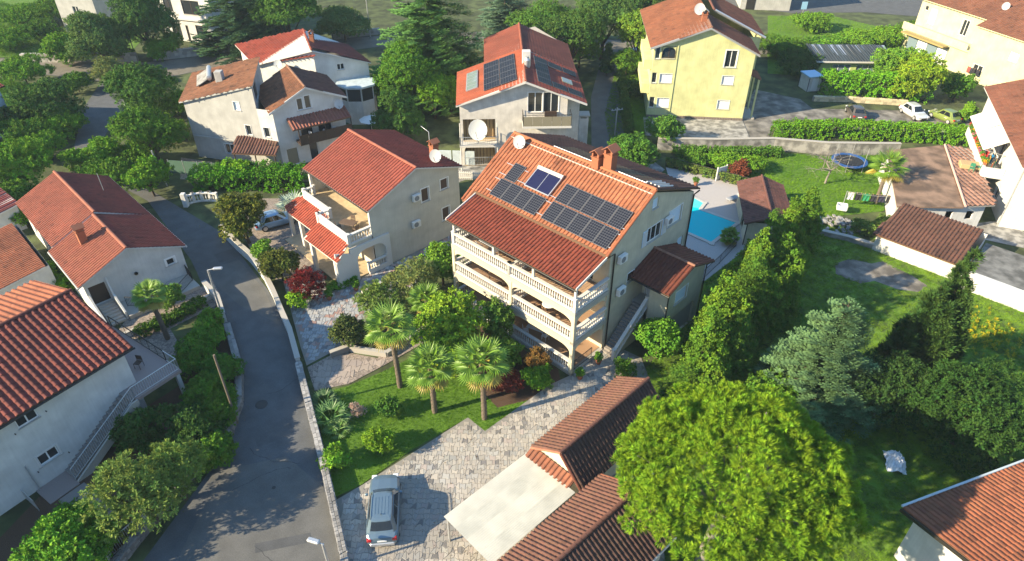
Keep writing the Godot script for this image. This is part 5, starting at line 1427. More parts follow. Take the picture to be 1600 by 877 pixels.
	for x in [1.95, 4.9, 7.95]: bar(h, "balcony_post", mats["dark wood"], [q.call(x, 2.95, 1.46), q.call(x, 4.8, 1.46)], 0.06)
	roof_plane(h, [P.call(-30.2, 2.5, -67.4), P.call(-25.3, 2.5, -66.9), P.call(-25.6, 3.25, -68.9), P.call(-30.3, 3.25, -70.0)], {"pitch": 0.34, "row": 1.1, "c": Color(0.2, 0.085, 0.06), "deck": mats["wood brown"], "rise": 0.08, "var": 0.08})
	for p in [[-30.0, -67.5], [-27.7, -67.3], [-25.5, -67.0]]: bar(h, "porch_post", mats["dark wood"], [P.call(p[0], 0, p[1]), P.call(p[0], 2.5, p[1])], 0.07)
	# roof terrace cut into the grey wing's roof, chimney pot
	block(h, "chimney", gy, P.call(-32.8, 7.2, -74.7), P.call(-32.0, 9.1, -73.9), 0.04)
	var tk := thing("solar_water_heater", "tilted grey water tank and collector on the grey house's roof", "water heater", P.call(-34.4, 7.15, -76.4), 70)
	b = MB.new(); b.lathe([[0.02, -1.9], [0.28, -1.85], [0.28, 1.85], [0.02, 1.9]], 12, Transform3D(Basis(Vector3.FORWARD, PI / 2), UPV * 1.0))
	obj(b, "tank", mats["light metal"], tk)
	b = MB.new(); b.slab([Vector3(-1.9, 0.25, 1.5), Vector3(1.9, 0.25, 1.5), Vector3(1.9, 0.9, 0.2), Vector3(-1.9, 0.9, 0.2)], 0.08)
	obj(b, "collector", mats["concrete"], tk)
	for x in [-1.5, 1.5]: bar(tk, "stand", mats["light metal"], [Vector3(x, -0.3, 0), Vector3(x, 0.8, 0)], 0.04)
	dish(t3 * Vector3(7.2, 5.5, 0.5), Vector3(0.2, 0.3, 0.95), 0.5, "white satellite dish beside the striped balcony awning")
	for i in 3: chair(t3 * Vector3(3.2 + i * 1.5, 2.95, 0.8), 30 + i * 70, "%s chair on the dark balcony under the striped awning" % ["white left", "white middle", "white right"][i], mats["white plastic"])
	# right: house with the red roof and the glass bay
	var g := thing("bay_house", "white house with bright red roof and glazed corner bay behind the grey gable house", "house")
	b = MB.new()
	var a0: Vector3 = P.call(-31.5, 0, -84.0); var a1: Vector3 = P.call(-23.8, 0, -81.9); var a2: Vector3 = P.call(-18.0, 0, -84.9); var a3: Vector3 = P.call(-22.2, 0, -92.0); var a4: Vector3 = P.call(-35.8, 0, -90.5)
	var u1 := face(a0, a1); var u2 := face(a1, a2)
	facade(b, u1, PackedVector2Array([Vector2(0, -0.3), Vector2(a0.distance_to(a1), -0.3), Vector2(a0.distance_to(a1), 8.85), Vector2(0, 6.7)]), [])
	facade(b, u2, PackedVector2Array([Vector2(0, -0.3), Vector2(a1.distance_to(a2), -0.3), Vector2(a1.distance_to(a2), 6.5), Vector2(0, 8.85)]), [[2.6, 6.1, 0.9, 0.75]])
	for e in [[a2, a3], [a3, a4], [a4, a0]]:
		facade(b, face(e[0], e[1]), PackedVector2Array([Vector2(0, -0.3), Vector2(e[0].distance_to(e[1]), -0.3), Vector2(e[0].distance_to(e[1]), 6.5), Vector2(0, 6.5)]), [])
	obj(b, "wall", ww, g)
	window(g, u2, [2.6, 6.1, 0.9, 0.75], mats["white frame"], mats["glass"])
	var rc := Color(0.5, 0.1, 0.055)
	roof_plane(g, [P.call(-36.4, 6.9, -90.6), P.call(-31.8, 6.55, -83.6), P.call(-23.8, 9.0, -81.5), P.call(-26.8, 9.1, -89.6)], {"pitch": 0.42, "row": 0.42, "c": rc, "deck": ww, "rise": 0.1, "var": 0.08})
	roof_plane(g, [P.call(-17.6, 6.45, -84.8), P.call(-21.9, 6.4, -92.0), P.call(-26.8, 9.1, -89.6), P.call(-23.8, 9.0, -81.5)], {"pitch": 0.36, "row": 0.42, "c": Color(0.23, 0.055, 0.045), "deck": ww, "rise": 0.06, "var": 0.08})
	ridge(g, P.call(-23.8, 9.06, -81.5), P.call(-26.8, 9.16, -89.6), Color(0.5, 0.14, 0.09), 0.14)
	chimney(g, P.call(-24.6, 8.6, -85.2), 0.5, 1.1, mats["brick orange"], mats["terracotta"])
	# glazed bay
	var cx := -19.3; var cz := -82.6
	var ring := []; var ring2 := []; var ring3 := []
	for i in 8:
		var w := TAU * (i + 0.5) / 8
		ring.append(P.call(cx + cos(w) * 2.3, 0, cz - sin(w) * 2.0)); ring2.append(P.call(cx + cos(w) * 2.3, 4.3, cz - sin(w) * 2.0)); ring3.append(P.call(cx + cos(w) * 2.6, 4.85, cz - sin(w) * 2.3))
	b = MB.new()
	for i in 8:
		var j := (i + 1) % 8
		b.quad(ring[i], ring[i] + UPV * 3.0, ring[j] + UPV * 3.0, ring[j])
		b.tube([ring[i] + UPV * 3.0, ring2[i] + UPV * 0.4], [0.09], 4)
	obj(b, "bay_wall", ww, g)
	for i in 8:
		var j := (i + 1) % 8
		b = MB.new(); b.quad(ring[i] + UPV * 3.0, ring2[i] + UPV * 0.35, ring2[j] + UPV * 0.35, ring[j] + UPV * 3.0)
		obj(b, "bay_window", mats["glass"], g)
	b = MB.new(); b.slab(ring3, 0.22)
	obj(b, "bay_roof", mats["pale blue grey"], g)
	var um := thing("parasol", "small white parasol beside the glazed bay", "parasol", P.call(-17.0, 0, -77.6))
	bar(um, "pole", mats["light metal"], [Vector3.ZERO, UPV * 2.4], 0.03)
	b = MB.new(); b.lathe([[1.4, 2.0], [0.05, 2.55]], 8); obj(b, "canopy", mats["white plastic"], um)
	dish(P.call(-28.2, 6.6, -82.0), Vector3(-0.2, 0.3, 0.95), 0.55, "white satellite dish on the wall between the two joined houses")

func right_houses() -> void:
	var h := thing("awning_house", "white house with brown roof, flower balcony and two white awnings", "house", Vector3(47.2, 0, -56.5), 111)
	var w: Material = mats["white wall"]
	var ho := [[7, 3.3, 1.2, 2.1], [11, 3.3, 1.6, 2.1], [15, 0.8, 1.4, 1.2]]
	var fr := walls(h, w, [[[-20, 0], [0, 0], 6.7, 6.7, [], ho], [[0, 0], [0, 10], 6.7, 6.7, [[5, 8.6]], [[3.2, 3.9, 1.2, 1.2]]], [[0, 10], [-20, 10], 6.7, 6.7], [[-20, 10], [-20, 0], 6.7, 6.7, [[5, 8.6]]]])
	for q in ho: window(h, fr[0], q, mats["white frame"], mats["glass"], "glass", 0.04)
	window(h, fr[1], [3.2, 3.9, 1.2, 1.2], mats["white frame"], mats["shutter white"], "shutter")
	var c := Color(0.27, 0.1, 0.055)
	roof_plane(h, [L(-20.5, 6.7, -0.7), L(1.2, 6.7, -0.7), L(1.2, 8.9, 5), L(-20.5, 8.9, 5)], {"pitch": 0.34, "row": 0.4, "c": c, "deck": w, "rise": 0.05, "var": 0.12})
	roof_plane(h, [L(1.2, 6.7, 10.7), L(-20.5, 6.7, 10.7), L(-20.5, 8.9, 5), L(1.2, 8.9, 5)], {"pitch": 0.34, "row": 0.4, "c": c, "deck": w, "rise": 0.05, "var": 0.12})
	ridge(h, L(-20.5, 8.95, 5), L(1.2, 8.95, 5), c)
	block(h, "balcony_slab", w, L(-15.5, 2.8, -1.9), L(-4.6, 3.05, -0.01))
	var pb := MB.new()
	pb.box(L(-15.5, 3.05, -1.75), L(-4.6, 3.85, -1.9)); pb.box(L(-4.75, 3.05, -0.05), L(-4.6, 3.85, -1.74))
	obj(pb, "balcony_parapet", w, h)
	bar(h, "downpipe", mats["light metal"], [L(-0.15, 0, -0.08), L(-0.15, 6.6, -0.08)], 0.06)
	for k in 2:
		var a0 := -15.2 + k * 4.6
		var b := MB.new()
		b.slab([L(a0, 5.0, -2.2), L(a0 + 4.4, 5.0, -2.2), L(a0 + 4.4, 6.3, -0.05), L(a0, 6.3, -0.05)], 0.06)
		obj(b, "awning", mats["awning white"], h)
		for x in [a0 + 0.1, a0 + 4.3]: bar(h, "awning_arm", mats["light metal"], [L(x, 4.6, -0.05), L(x, 4.95, -2.15)], 0.03)
	for i in 8: planter("flower_box", "%s flower box on the balcony rail under the white awnings" % ["farthest", "second farthest", "third farthest", "fourth farthest", "fourth nearest", "third nearest", "second nearest", "nearest"][i], h.transform * L(-14.6 + i * 1.3, 3.86, -1.82), 111, i)
	var lc := [Color(0.6, 0.03, 0.03), Color(0.02, 0.2, 0.45), Color(0.75, 0.4, 0.02), Color(0.03, 0.3, 0.1), Color(0.7, 0.15, 0.05)]
	for i in 5: cloth("coloured_cloth", "%s cloth hung over the balcony end under the awnings" % ["red", "blue", "yellow", "green", "orange"][i], h.transform * L(-8.4 + i * 0.75, 3.1, -1.1 + (i % 2) * 0.4), 100 + i * 9, 0.7, 1.0, lc[i])
	# low building with the brown felt roof and its tiled strip
	var g := thing("felt_roof_annex", "low white annex with flat brown roof and a tiled strip beside the awning house", "annex", Vector3(36.4, 0, -56.2), 0)
	walls(g, w, [[[0, 0], [8.6, 0.2], 2.4, 2.4, [], [[5.0, 0.9, 0.7, 0.9], [7.0, 0.9, 0.7, 0.9]]], [[8.6, 0.2], [12.8, 11.2], 2.4, 2.4], [[12.8, 11.2], [4.0, 11.0], 2.6, 2.6], [[4.0, 11.0], [0, 0], 2.6, 2.4]])
	var b2 := MB.new()
	b2.slab([L(-0.1, 2.55, -0.2), L(6.1, 2.55, -0.4), L(10.6, 2.85, 12.5), L(3.9, 2.85, 11.2)], 0.14)
	obj(b2, "felt_roof", mats["felt brown"], g)
	roof_plane(g, [L(6.3, 2.6, -0.35), L(9.2, 2.6, -0.1), L(13.4, 2.9, 11.2), L(10.8, 2.9, 12.4)], {"pitch": 0.5, "row": 0.55, "c": Color(0.36, 0.2, 0.15), "deck": mats["pale stone"], "rise": 0.12, "var": 0.25})
	bar(g, "roof_kerb", mats["pale pink"], [L(6.2, 2.68, -0.4), L(10.7, 2.95, 12.4)], 0.12)
	var tb := thing("balcony_bench", "tan board and green chairs on the tiled strip roof", "bench", Vector3(46.9, 2.9, -63.4), 20)
	block(tb, "board", mats["tan wood"], Vector3(-0.9, 0.0, -0.6), Vector3(0.9, 0.45, 0.6), 0.03)
	for k in 2: chair(Vector3(46.5 + k * 0.9, 2.9, -62.3 - k * 0.3), 30 + k * 120, ["left", "right"][k] + " green chair on the tiled strip beside the flower balcony", mats["green plastic"])
	# shed in front
	var s := thing("garden_shed", "long white shed with dark brown tiled roof at the lawn's edge", "shed", Vector3(33.2, 0, -52.5), 44)
	walls(s, w, [[[0, 0], [7.4, 0], 1.75, 1.75], [[7.4, 0], [7.4, 5.0], 1.75, 2.6], [[7.4, 5.0], [0, 5.0], 2.6, 2.6], [[0, 5.0], [0, 0], 2.6, 1.75]])
	roof_plane(s, [L(-0.3, 1.8, -0.4), L(6.9, 1.8, -0.5), L(6.9, 2.75, 5.2), L(0.2, 2.75, 5.2)], {"pitch": 0.32, "row": 0.42, "c": Color(0.19, 0.085, 0.055), "deck": mats["wood brown"], "rise": 0.09, "var": 0.15})
	var r := thing("flat_roof_store", "store with weathered grey flat roof between the shed and the white house", "store", Vector3(38.0, 0, -47.2), 44)
	walls(r, w, [[[0.6, -0.3], [10, -0.3], 1.5, 1.5], [[10, -0.3], [10, 5.6], 1.5, 1.5], [[10, 5.6], [0.6, 5.6], 1.5, 1.5], [[0.6, 5.6], [0.6, -0.3], 1.5, 1.5]])
	block(r, "flat_roof", mats["grey felt"], L(0.4, 1.51, -0.1), L(10.2, 1.66, 5.8), 0.03)
	block(r, "parapet", w, L(0.5, 1.51, -0.45), L(10.2, 1.8, -0.12), 0.03)
	# pale yellow house, top right
	var y := thing("balcony_house", "pale yellow house with roof terraces and stepped brown roofs", "house", Vector3(68.3, 0, -99.6), 72)
	var yw: Material = mats["pale yellow wall"]
	var yh := [[2.2, 4.2, 1.1, 2.2], [8.2, 4.2, 1.2, 2.2], [0.8, 5.9, 0.7, 0.7]]
	var yf := walls(y, yw, [[[-13, 0], [0, 0], 7.5, 7.5, [], yh], [[0, 0], [0, 9], 7.5, 7.5], [[0, 9], [-13, 9], 7.5, 7.5], [[-13, 9], [-13, 0], 7.5, 7.5],
		[[0.4, -3.1], [12, -3.1], 7.2, 7.2, [], [[1.5, 1.0, 1.6, 1.3], [6, 4.2, 1.4, 1.2]]], [[12, -3.1], [12, 8], 7.2, 7.2, [[5.5, 9]]], [[0.4, 0], [0.4, -3.1], 7.4, 7.2]])
	window(y, yf[0], yh[0], mats["white frame"], mats["shutter white"], "slats", 0.05, 1, "door"); window(y, yf[0], yh[1], mats["white frame"], mats["glass"], "glass", 0.06, 2, "door"); window(y, yf[0], yh[2], mats["white frame"], mats["glass"], "glass", 0, 1)
	window(y, yf[4], [1.5, 1.0, 1.6, 1.3], mats["white frame"], mats["glass"], "glass", 0.05); window(y, yf[4], [6, 4.2, 1.4, 1.2], mats["white frame"], mats["shutter white"], "shutter")
	var yc := Color(0.3, 0.12, 0.065)
	roof_plane(y, [L(-13.6, 7.45, -0.6), L(0.3, 7.45, -0.6), L(0.3, 9.6, 5), L(-13.6, 9.6, 5)], {"pitch": 0.34, "row": 0.42, "c": yc, "deck": yw, "rise": 0.06, "var": 0.15})
	roof_plane(y, [L(0.35, 7.2, -3.6), L(12.5, 7.2, -3.6), L(12.5, 9.7, 3), L(0.35, 9.7, 3)], {"pitch": 0.34, "row": 0.42, "c": yc, "deck": yw, "rise": 0.06, "var": 0.15})
	block(y, "terrace_slab", yw, L(-12.5, 3.3, -3.0), L(0.35, 3.55, -0.01))
	block(y, "terrace_parapet", yw, L(-12.5, 3.56, -3.0), L(-0.1, 4.35, -2.82))
	block(y, "awning", mats["tan canvas"], L(-11.5, 3.0, -4.0), L(-3.2, 3.2, -3.01))
	for i in 4: block(y, "sliding_door", mats["shutter white"] if i % 2 else mats["glass light"], L(-10.8 + i * 1.9, 0.1, -2.75), L(-9.0 + i * 1.9, 2.6, -2.6))
	block(y, "lower_wall", yw, L(-12.5, 0, -2.59), L(0.3, 3.29, -2.3))
	for i in 7: block(y, "garden_step", mats["pale stone"], L(-15.2, 0, -4.4 + i * 0.42), L(-12.8, 0.2 + i * 0.2, -4.0 + i * 0.42))
	for i in 3: cloth("washing", "%s dark garment drying below the yellow house" % ["left", "middle", "right"][i], y.transform * L(1.8 + i * 0.75, 1.0, -3.55), 72, 0.55, 0.85, [Color(0.25, 0.07, 0.06), Color(0.02, 0.02, 0.025), Color(0.02, 0.02, 0.03)][i])
	dish(y.transform * L(-1.0, 8.4, 2.4), Vector3(-0.6, 0.3, 0.6), 0.5, "pale satellite dish on the brown roof of the yellow corner house")

func cloth(called: String, label: String, at: Vector3, deg: float, w: float, h: float, c: Color) -> void:
	var o := thing(called, label, "laundry", at, deg)
	var b := MB.new()
	var n := 6
	for i in n:
		for j in n:
			var f := func(x: int, y: int) -> Vector3: return Vector3((float(x) / n - 0.5) * w, h * (1 - float(y) / n), sin(x * 1.9 + y * 0.6) * 0.05 * y / n)
			b.quad(f.call(i, j + 1), f.call(i, j), f.call(i + 1, j), f.call(i + 1, j + 1))
	obj(b, "fabric", mat("cloth " + c.to_html(), c, 0.9), o)
	for x in [-0.3, 0.3]: block(o, "peg", mats["tan wood"], Vector3(x * w - 0.02, h - 0.05, -0.03), Vector3(x * w + 0.02, h + 0.06, 0.03))

func sheds() -> void:
	# two tiled garages and the white carport in the courtyard
	var c := Color(0.2, 0.088, 0.062); var dk := Color(0.12, 0.06, 0.046)
	var g := thing("courtyard_garage", "brown tiled garage with cream gable beside the courtyard", "garage", Vector3(1.45, 0, -26.95), -45)
	var w: Material = mats["cream light"]
	# its long side faces the courtyard (towards -b), ridge parallel
	var f := walls(g, w, [[[0.1, -3.3], [8.1, -3.3], 2.3, 2.3], [[8.1, -3.3], [8.1, 0.0], 2.3, 2.75, [[1.6, 4.0]]], [[8.1, 0.0], [0.1, 0.0], 2.75, 2.75, [], [[1.0, 0.0, 2.6, 2.2], [4.4, 0.0, 2.6, 2.2]]], [[0.1, 0.0], [0.1, -3.3], 2.75, 2.3, [[1.9, 3.95]]]])
	for x in [1.0, 4.4]: window(g, f[2], [x, 0.0, 2.6, 2.2], mats["white frame"], mats["reed"], "slats", 0, 1, "garage_door")
	var o := {"pitch": 0.27, "row": 0.36, "c": c, "deck": mats["wood brown"], "rise": 0.075, "var": 0.1, "single": 300}
	roof_plane(g, [L(8.35, 2.75, 0.3), L(-0.1, 2.75, 0.3), L(-0.1, 4.1, -1.95), L(8.35, 4.1, -1.95)], o)
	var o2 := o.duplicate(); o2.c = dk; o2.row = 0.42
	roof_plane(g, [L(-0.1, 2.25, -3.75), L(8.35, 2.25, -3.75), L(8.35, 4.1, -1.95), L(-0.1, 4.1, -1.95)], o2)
	ridge(g, L(-0.15, 4.15, -1.95), L(8.35, 4.15, -1.95), Color(0.2, 0.085, 0.06), 0.12)
	ridge(g, L(-0.12, 2.2, -3.7), L(-0.12, 4.12, -1.95), Color(0.24, 0.08, 0.05), 0.1, "verge_tile"); ridge(g, L(-0.12, 2.72, 0.25), L(-0.12, 4.12, -1.95), Color(0.5, 0.2, 0.12), 0.1, "verge_tile")
	var ve := {"pitch": 0.3, "row": 0.4, "c": Color(0.42, 0.16, 0.09), "deck": mats["wood brown"], "rise": 0.08}
	roof_plane(g, [L(-0.65, 2.4, 0.3), L(-0.65, 2.4, -3.1), L(-0.02, 2.72, -3.1), L(-0.02, 2.72, 0.3)], ve)
	var k := thing("front_garage", "brown tiled garage at the front of the courtyard beside the white sheet roof", "garage", Vector3(5.2, 0, -24.9), 137)
	walls(k, w, [[[0.2, 0.2], [13, 0.2], 2.5, 2.5], [[13, 0.2], [13, 4.6], 2.5, 2.5], [[13, 4.6], [0.2, 4.6], 2.4, 2.4], [[0.2, 4.6], [0.2, 0.2], 2.4, 2.5, [[2.1, 3.8]]]])
	roof_plane(k, [L(-0.15, 2.55, -0.25), L(13.3, 2.55, -0.25), L(13.3, 3.95, 2.35), L(-0.15, 3.95, 2.35)], o)
	roof_plane(k, [L(13.3, 2.35, 5.0), L(-0.15, 2.35, 5.0), L(-0.15, 3.95, 2.35), L(13.3, 3.95, 2.35)], o2)
	ridge(k, L(-0.2, 4.0, 2.35), L(13.3, 4.0, 2.35), Color(0.2, 0.085, 0.06), 0.12)
	ridge(k, L(-0.17, 2.52, -0.25), L(-0.17, 3.98, 2.35), Color(0.42, 0.16, 0.09), 0.1, "verge_tile")
	gutter(k, L(-0.15, 2.3, 5.07), L(13.3, 2.3, 5.07), mats["white paint"])
	var cp := thing("carport", "flat carport with long off-white corrugated sheets beside the brown garages", "carport", Vector3(-3.72, 0, -22.6), -43)
	for i in 4:
		var b := MB.new()
		var n := 16
		var y0 := 2.32 + i * 0.012
		for q in n:
			var b0 := -0.98 * i - 1.0 * q / n; var b1 := -0.98 * i - 1.0 * (q + 1) / n
			var r0 := 0.005 * (q % 2); var r1 := 0.005 * ((q + 1) % 2)
			b.quad(L(-0.05, y0 + r1, b1), L(-0.05, y0 + r0, b0), L(6.3, y0 + 0.12 + r0, b0), L(6.3, y0 + 0.12 + r1, b1))
			b.quad(L(-0.05, y0 + r0 - 0.01, b0), L(-0.05, y0 + r1 - 0.01, b1), L(6.3, y0 + 0.11 + r1, b1), L(6.3, y0 + 0.11 + r0, b0))
		obj(b, "roof_sheet", mats["sheet white %d" % (i % 2)], cp)
	for a in [0.1, 6.0]:
		for b in [-0.15, -3.7]: bar(cp, "post", mats["light metal"], [L(a, 0, b), L(a, 2.3, b)], 0.06)
	for b in [-0.15, -3.7]: bar(cp, "beam", mats["wood brown"], [L(0, 2.22, b), L(6.2, 2.32, b)], 0.07)
	# roof at the bottom right corner
	var r := thing("corner_house", "white house with long orange-brown tiled roof in the near right corner", "house", Vector3(20.6, 0, -21.9), -20)
	walls(r, mats["white wall"], [[[0.6, -11], [0.6, -0.5], 3.6, 3.9], [[0.6, -0.5], [16, -0.5], 3.9, 3.9], [[16, -0.5], [16, -11], 3.9, 3.6], [[16, -11], [0.6, -11], 3.6, 3.6]])
	roof_plane(r, [L(16.5, 4.0, 0.0), L(0.0, 4.0, 0.0), L(0.0, 5.7, -7.0), L(16.5, 5.7, -7.0)], {"pitch": 0.3, "row": 0.4, "c": Color(0.34, 0.11, 0.05), "deck": mats["wood brown"], "rise": 0.055, "var": 0.16, "single": 300})
	roof_plane(r, [L(0.0, 4.0, -14.0), L(16.5, 4.0, -14.0), L(16.5, 5.7, -7.0), L(0.0, 5.7, -7.0)], {"pitch": 0.3, "row": 0.4, "c": Color(0.34, 0.11, 0.05), "deck": mats["wood brown"], "rise": 0.055, "var": 0.16})
	gutter(r, L(0.0, 4.1, 0.08), L(16.5, 4.1, 0.08), mats["pale blue grey"])
	verge(r, L(-0.05, 5.65, -7.0), L(-0.05, 3.95, 0), mats["dark metal"])
	railing(r, "railing", [L(0.2, 0.9, -2.2), L(0.2, 0.9, -5.5)], 1.0, mats["dark metal"], 0.2)
	block(r, "side_porch", mats["white wall"], L(-0.6, 0, -6), L(0.5, 0.9, -2.0))
	# pool house
	var p := thing("pool_house", "small cream pool house with dusty red hipped roof", "pool house", Vector3(21.55, 0, -53.3), 10)
	walls(p, mats["cream"], [[[0, 0], [3.6, 0], 2.45, 2.45], [[3.6, 0], [3.6, 7.5], 2.45, 2.45], [[3.6, 7.5], [0, 7.5], 2.45, 2.45], [[0, 7.5], [0, 0], 2.45, 2.45, [], [[4, 0.1, 1.4, 2.0]]]])
	var pc := Color(0.21, 0.085, 0.065)
	roof_plane(p, [L(-0.35, 2.45, 7.9), L(-0.35, 2.45, -0.35), L(1.9, 3.3, -0.35), L(1.9, 3.3, 7.9)], {"pitch": 0.3, "row": 0.36, "c": pc, "deck": mats["wood brown"], "rise": 0.05})
	roof_plane(p, [L(4.1, 2.45, -0.35), L(4.1, 2.45, 7.9), L(1.9, 3.3, 7.9), L(1.9, 3.3, -0.35)], {"pitch": 0.3, "row": 0.36, "c": pc, "deck": mats["wood brown"], "rise": 0.05})
	ridge(p, L(1.9, 3.36, -0.35), L(1.9, 3.36, 7.9), pc)
	bar(p, "downpipe", mats["dark metal"], [L(-0.4, 2.4, -0.3), L(-0.03, 2.2, 0.0), L(-0.03, 0, 0.0)], 0.05)
	# dark ribbed shed and the small cabin
	var d := thing("metal_roof_shed", "low green-walled shed with dark ribbed metal roof", "shed", Vector3(43.9, 0, -97.4), 2)
	var df := walls(d, mats["lime wall"], [[[0, 0], [9.5, 0], 2.5, 2.5, [], [[2.2, 0.8, 2.6, 1.2], [5.6, 0.8, 2.6, 1.2]]], [[9.5, 0], [9.5, 5], 2.5, 3], [[9.5, 5], [0, 5], 3, 3], [[0, 5], [0, 0], 3, 2.5]])
	for x in [2.2, 5.6]: window(d, df[0], [x, 0.8, 2.6, 1.2], mats["white frame"], mats["glass light"], "glass", 0, 3)
	roof_plane(d, [L(-0.4, 2.55, -0.5), L(10.4, 2.55, -0.5), L(11.2, 3.15, 5.4), L(-0.2, 3.15, 5.4)], {"pitch": 0.4, "row": 6.0, "c": Color(0.05, 0.07, 0.085), "deck": mats["light metal"], "rise": 0.06, "var": 0.04})
	verge(d, L(-0.4, 2.6, -0.56), L(10.4, 2.6, -0.56), mats["white paint"], "fascia_board")
	var e := thing("cabin", "small white cabin with pale blue lid roof beside the metal roofed shed", "cabin", Vector3(40.9, 0, -91.9), -10)
	block(e, "body", mats["white wall"], L(0, 0, 0), L(1.9, 2.0, 2.3)); block(e, "lid", mats["sky blue metal"], L(-0.15, 2.01, -0.15), L(2.05, 2.15, 2.45), 0.03)
	for a in [0.0, 1.9]:
		for b in [0.0, 2.3]: bar(e, "corner_post", mats["navy"], [L(a, 0, b), L(a, 2.0, b)], 0.06, 4)
	block(e, "door", mats["shutter white"], L(0.5, 0.05, -0.04), L(1.4, 1.85, -0.005))
	# buildings along the top edge and the left edge
	var q := thing("grey_block", "plain grey rendered block behind the trees at the upper left", "building", Vector3(-76, 0, -119), 14)
	var qf := walls(q, mats["grey render"], [[[0, 0], [7.5, 0], 11, 11, [], [[3.0, 3.2, 1.1, 1.4], [4.6, 6.5, 1.1, 1.4]]], [[7.5, 0], [7.5, 14], 11, 11], [[7.5, 14], [0, 14], 11, 11], [[0, 14], [0, 0], 11, 11]])
	for hh in [[3.0, 3.2, 1.1, 1.4], [4.6, 6.5, 1.1, 1.4]]: window(q, qf[0], hh, mats["white frame"], mats["glass"])
	block(q, "roof_slab", mats["concrete"], L(-0.2, 11, -0.2), L(7.7, 11.2, 14.2))
	var z := thing("white_block", "white house with tall dark windows across the upper road", "house", Vector3(-57.6, 0, -115.9), 18)
	var zh := [[1.6, 0.5, 1.8, 2.3], [6.4, 0.6, 2.2, 2.2], [4.4, 0.2, 0.5, 2.4], [1.3, 4.6, 1.6, 2.2], [4.8, 4.4, 3.4, 2.2]]
	var zf := walls(z, mats["white wall"], [[[0, 0], [10.2, 0], 9.5, 9.5, [], zh], [[10.2, 0], [10.2, 9], 9.5, 9.5], [[10.2, 9], [0, 9], 9.5, 9.5], [[0, 9], [0, 0], 9.5, 9.5]])
	for hh in zh: window(z, zf[0], hh, mats["dark wood"], mats["glass"], "glass", 0, 2)
	block(z, "roof_slab", mats["white wall"], L(-0.4, 9.51, -0.4), L(10.6, 9.8, 9.4))
	block(z, "floor_band", mats["white paint"], L(-0.1, 3.5, -0.35), L(10.3, 3.75, -0.003))
	var bl := thing("blue_house", "pale blue house with red roof edge at the left edge", "house", Vector3(-61.0, 0, -78.9), -68)
	var blf := walls(bl, mats["pale blue wall"], [[[-8, 0], [0, 0], 5.6, 5.6, [], [[5.6, 0.8, 0.9, 1.1]]], [[0, 0], [0, 8], 5.6, 5.6], [[0, 8], [-8, 8], 5.6, 5.6], [[-8, 8], [-8, 0], 5.6, 5.6]])
	window(bl, blf[0], [5.6, 0.8, 0.9, 1.1], mats["white frame"], mats["glass"])
	roof_plane(bl, [L(-8.4, 5.6, -0.5), L(0.5, 5.6, -0.5), L(0.5, 7.4, 4), L(-8.4, 7.4, 4)], {"pitch": 0.34, "row": 0.4, "c": Color(0.36, 0.07, 0.04), "deck": mats["dark metal"], "rise": 0.06})
	roof_plane(bl, [L(0.5, 5.6, 8.5), L(-8.4, 5.6, 8.5), L(-8.4, 7.4, 4), L(0.5, 7.4, 4)], {"pitch": 0.34, "row": 0.4, "c": Color(0.36, 0.07, 0.04), "deck": mats["dark metal"], "rise": 0.06})
	var gb := thing("grey_hall", "grey building end wall beside the far road at the top", "building", Vector3(43.0, 0, -134.2), 8)
	walls(gb, mats["grey render"], [[[0, 0], [9, 0], 8, 8], [[9, 0], [9, 10], 8, 8], [[9, 10], [0, 10], 8, 8], [[0, 10], [0, 0], 8, 8]])
	block(gb, "shutter_door", mats["dark metal"], L(1.0, 0, -0.05), L(2.6, 2.6, -0.003))
	block(gb, "roof_slab", mats["concrete"], L(-0.2, 8, -0.2), L(9.2, 8.2, 10.2))
	var mc := thing("white_chimney_stack", "tall free-standing white masonry chimney behind the orange solar roof", "chimney", Vector3(8.35, 0, -75.6), 0)
	block(mc, "stack", mats["off white bright"], Vector3(-0.55, 0, -0.55), Vector3(0.55, 3.2, 0.55), 0.03); block(mc, "cap", mats["pale stone"], Vector3(-0.7, 3.5, -0.7), Vector3(0.7, 3.65, 0.7), 0.03)
	for s in [[-1, -1], [1, -1], [1, 1], [-1, 1]]: block(mc, "cap_leg", mats["off white bright"], Vector3(s[0] * 0.45 - 0.08, 3.201, s[1] * 0.45 - 0.08), Vector3(s[0] * 0.45 + 0.08, 3.499, s[1] * 0.45 + 0.08))

func planter(called: String, label: String, at: Vector3, deg: float, k: int) -> void:
	var o := thing(called, label, "flower box", at, deg, "flower boxes on the balcony")
	block(o, "box", mats["terracotta"], Vector3(-0.45, 0, -0.12), Vector3(0.45, 0.2, 0.12), 0.02)
	var ts := []; var cs := []
	for i in 40:
		ts.append(Transform3D(Basis.from_euler(Vector3(R(-1, 1), R(0, 6), R(-1, 1))).scaled(Vector3.ONE * 0.3), Vector3(R(-0.45, 0.45), R(0.15, 0.45), R(-0.18, 0.18))))
		cs.append([Color(0.08, 0.22, 0.03), Color(0.1, 0.25, 0.04), [Color(0.6, 0.04, 0.05), Color(0.7, 0.35, 0.02), Color(0.6, 0.1, 0.3)][k % 3]][i % 3])
	stuff(many(clump("broad"), ts, cs, "plants", leaf_mat(), o))

# ---------------------------------------------------------------- plants
func leaf_mat() -> StandardMaterial3D:
	return vmat("leaves", 0.75, 0.3)

func leaf(b: MB, p: Vector3, dir: Vector3, w: float, len: float, bend := 0.15) -> void:
	var d := dir.normalized()
	var s := d.cross(Vector3(0.2, 0.9, 0.35)).normalized() * w / 2
	var up := s.cross(d).normalized()
	var m := p + d * len * 0.5 + up * len * bend
	var e := p + d * len
	b.tri(p, m - s, e); b.tri(p, e, m + s)

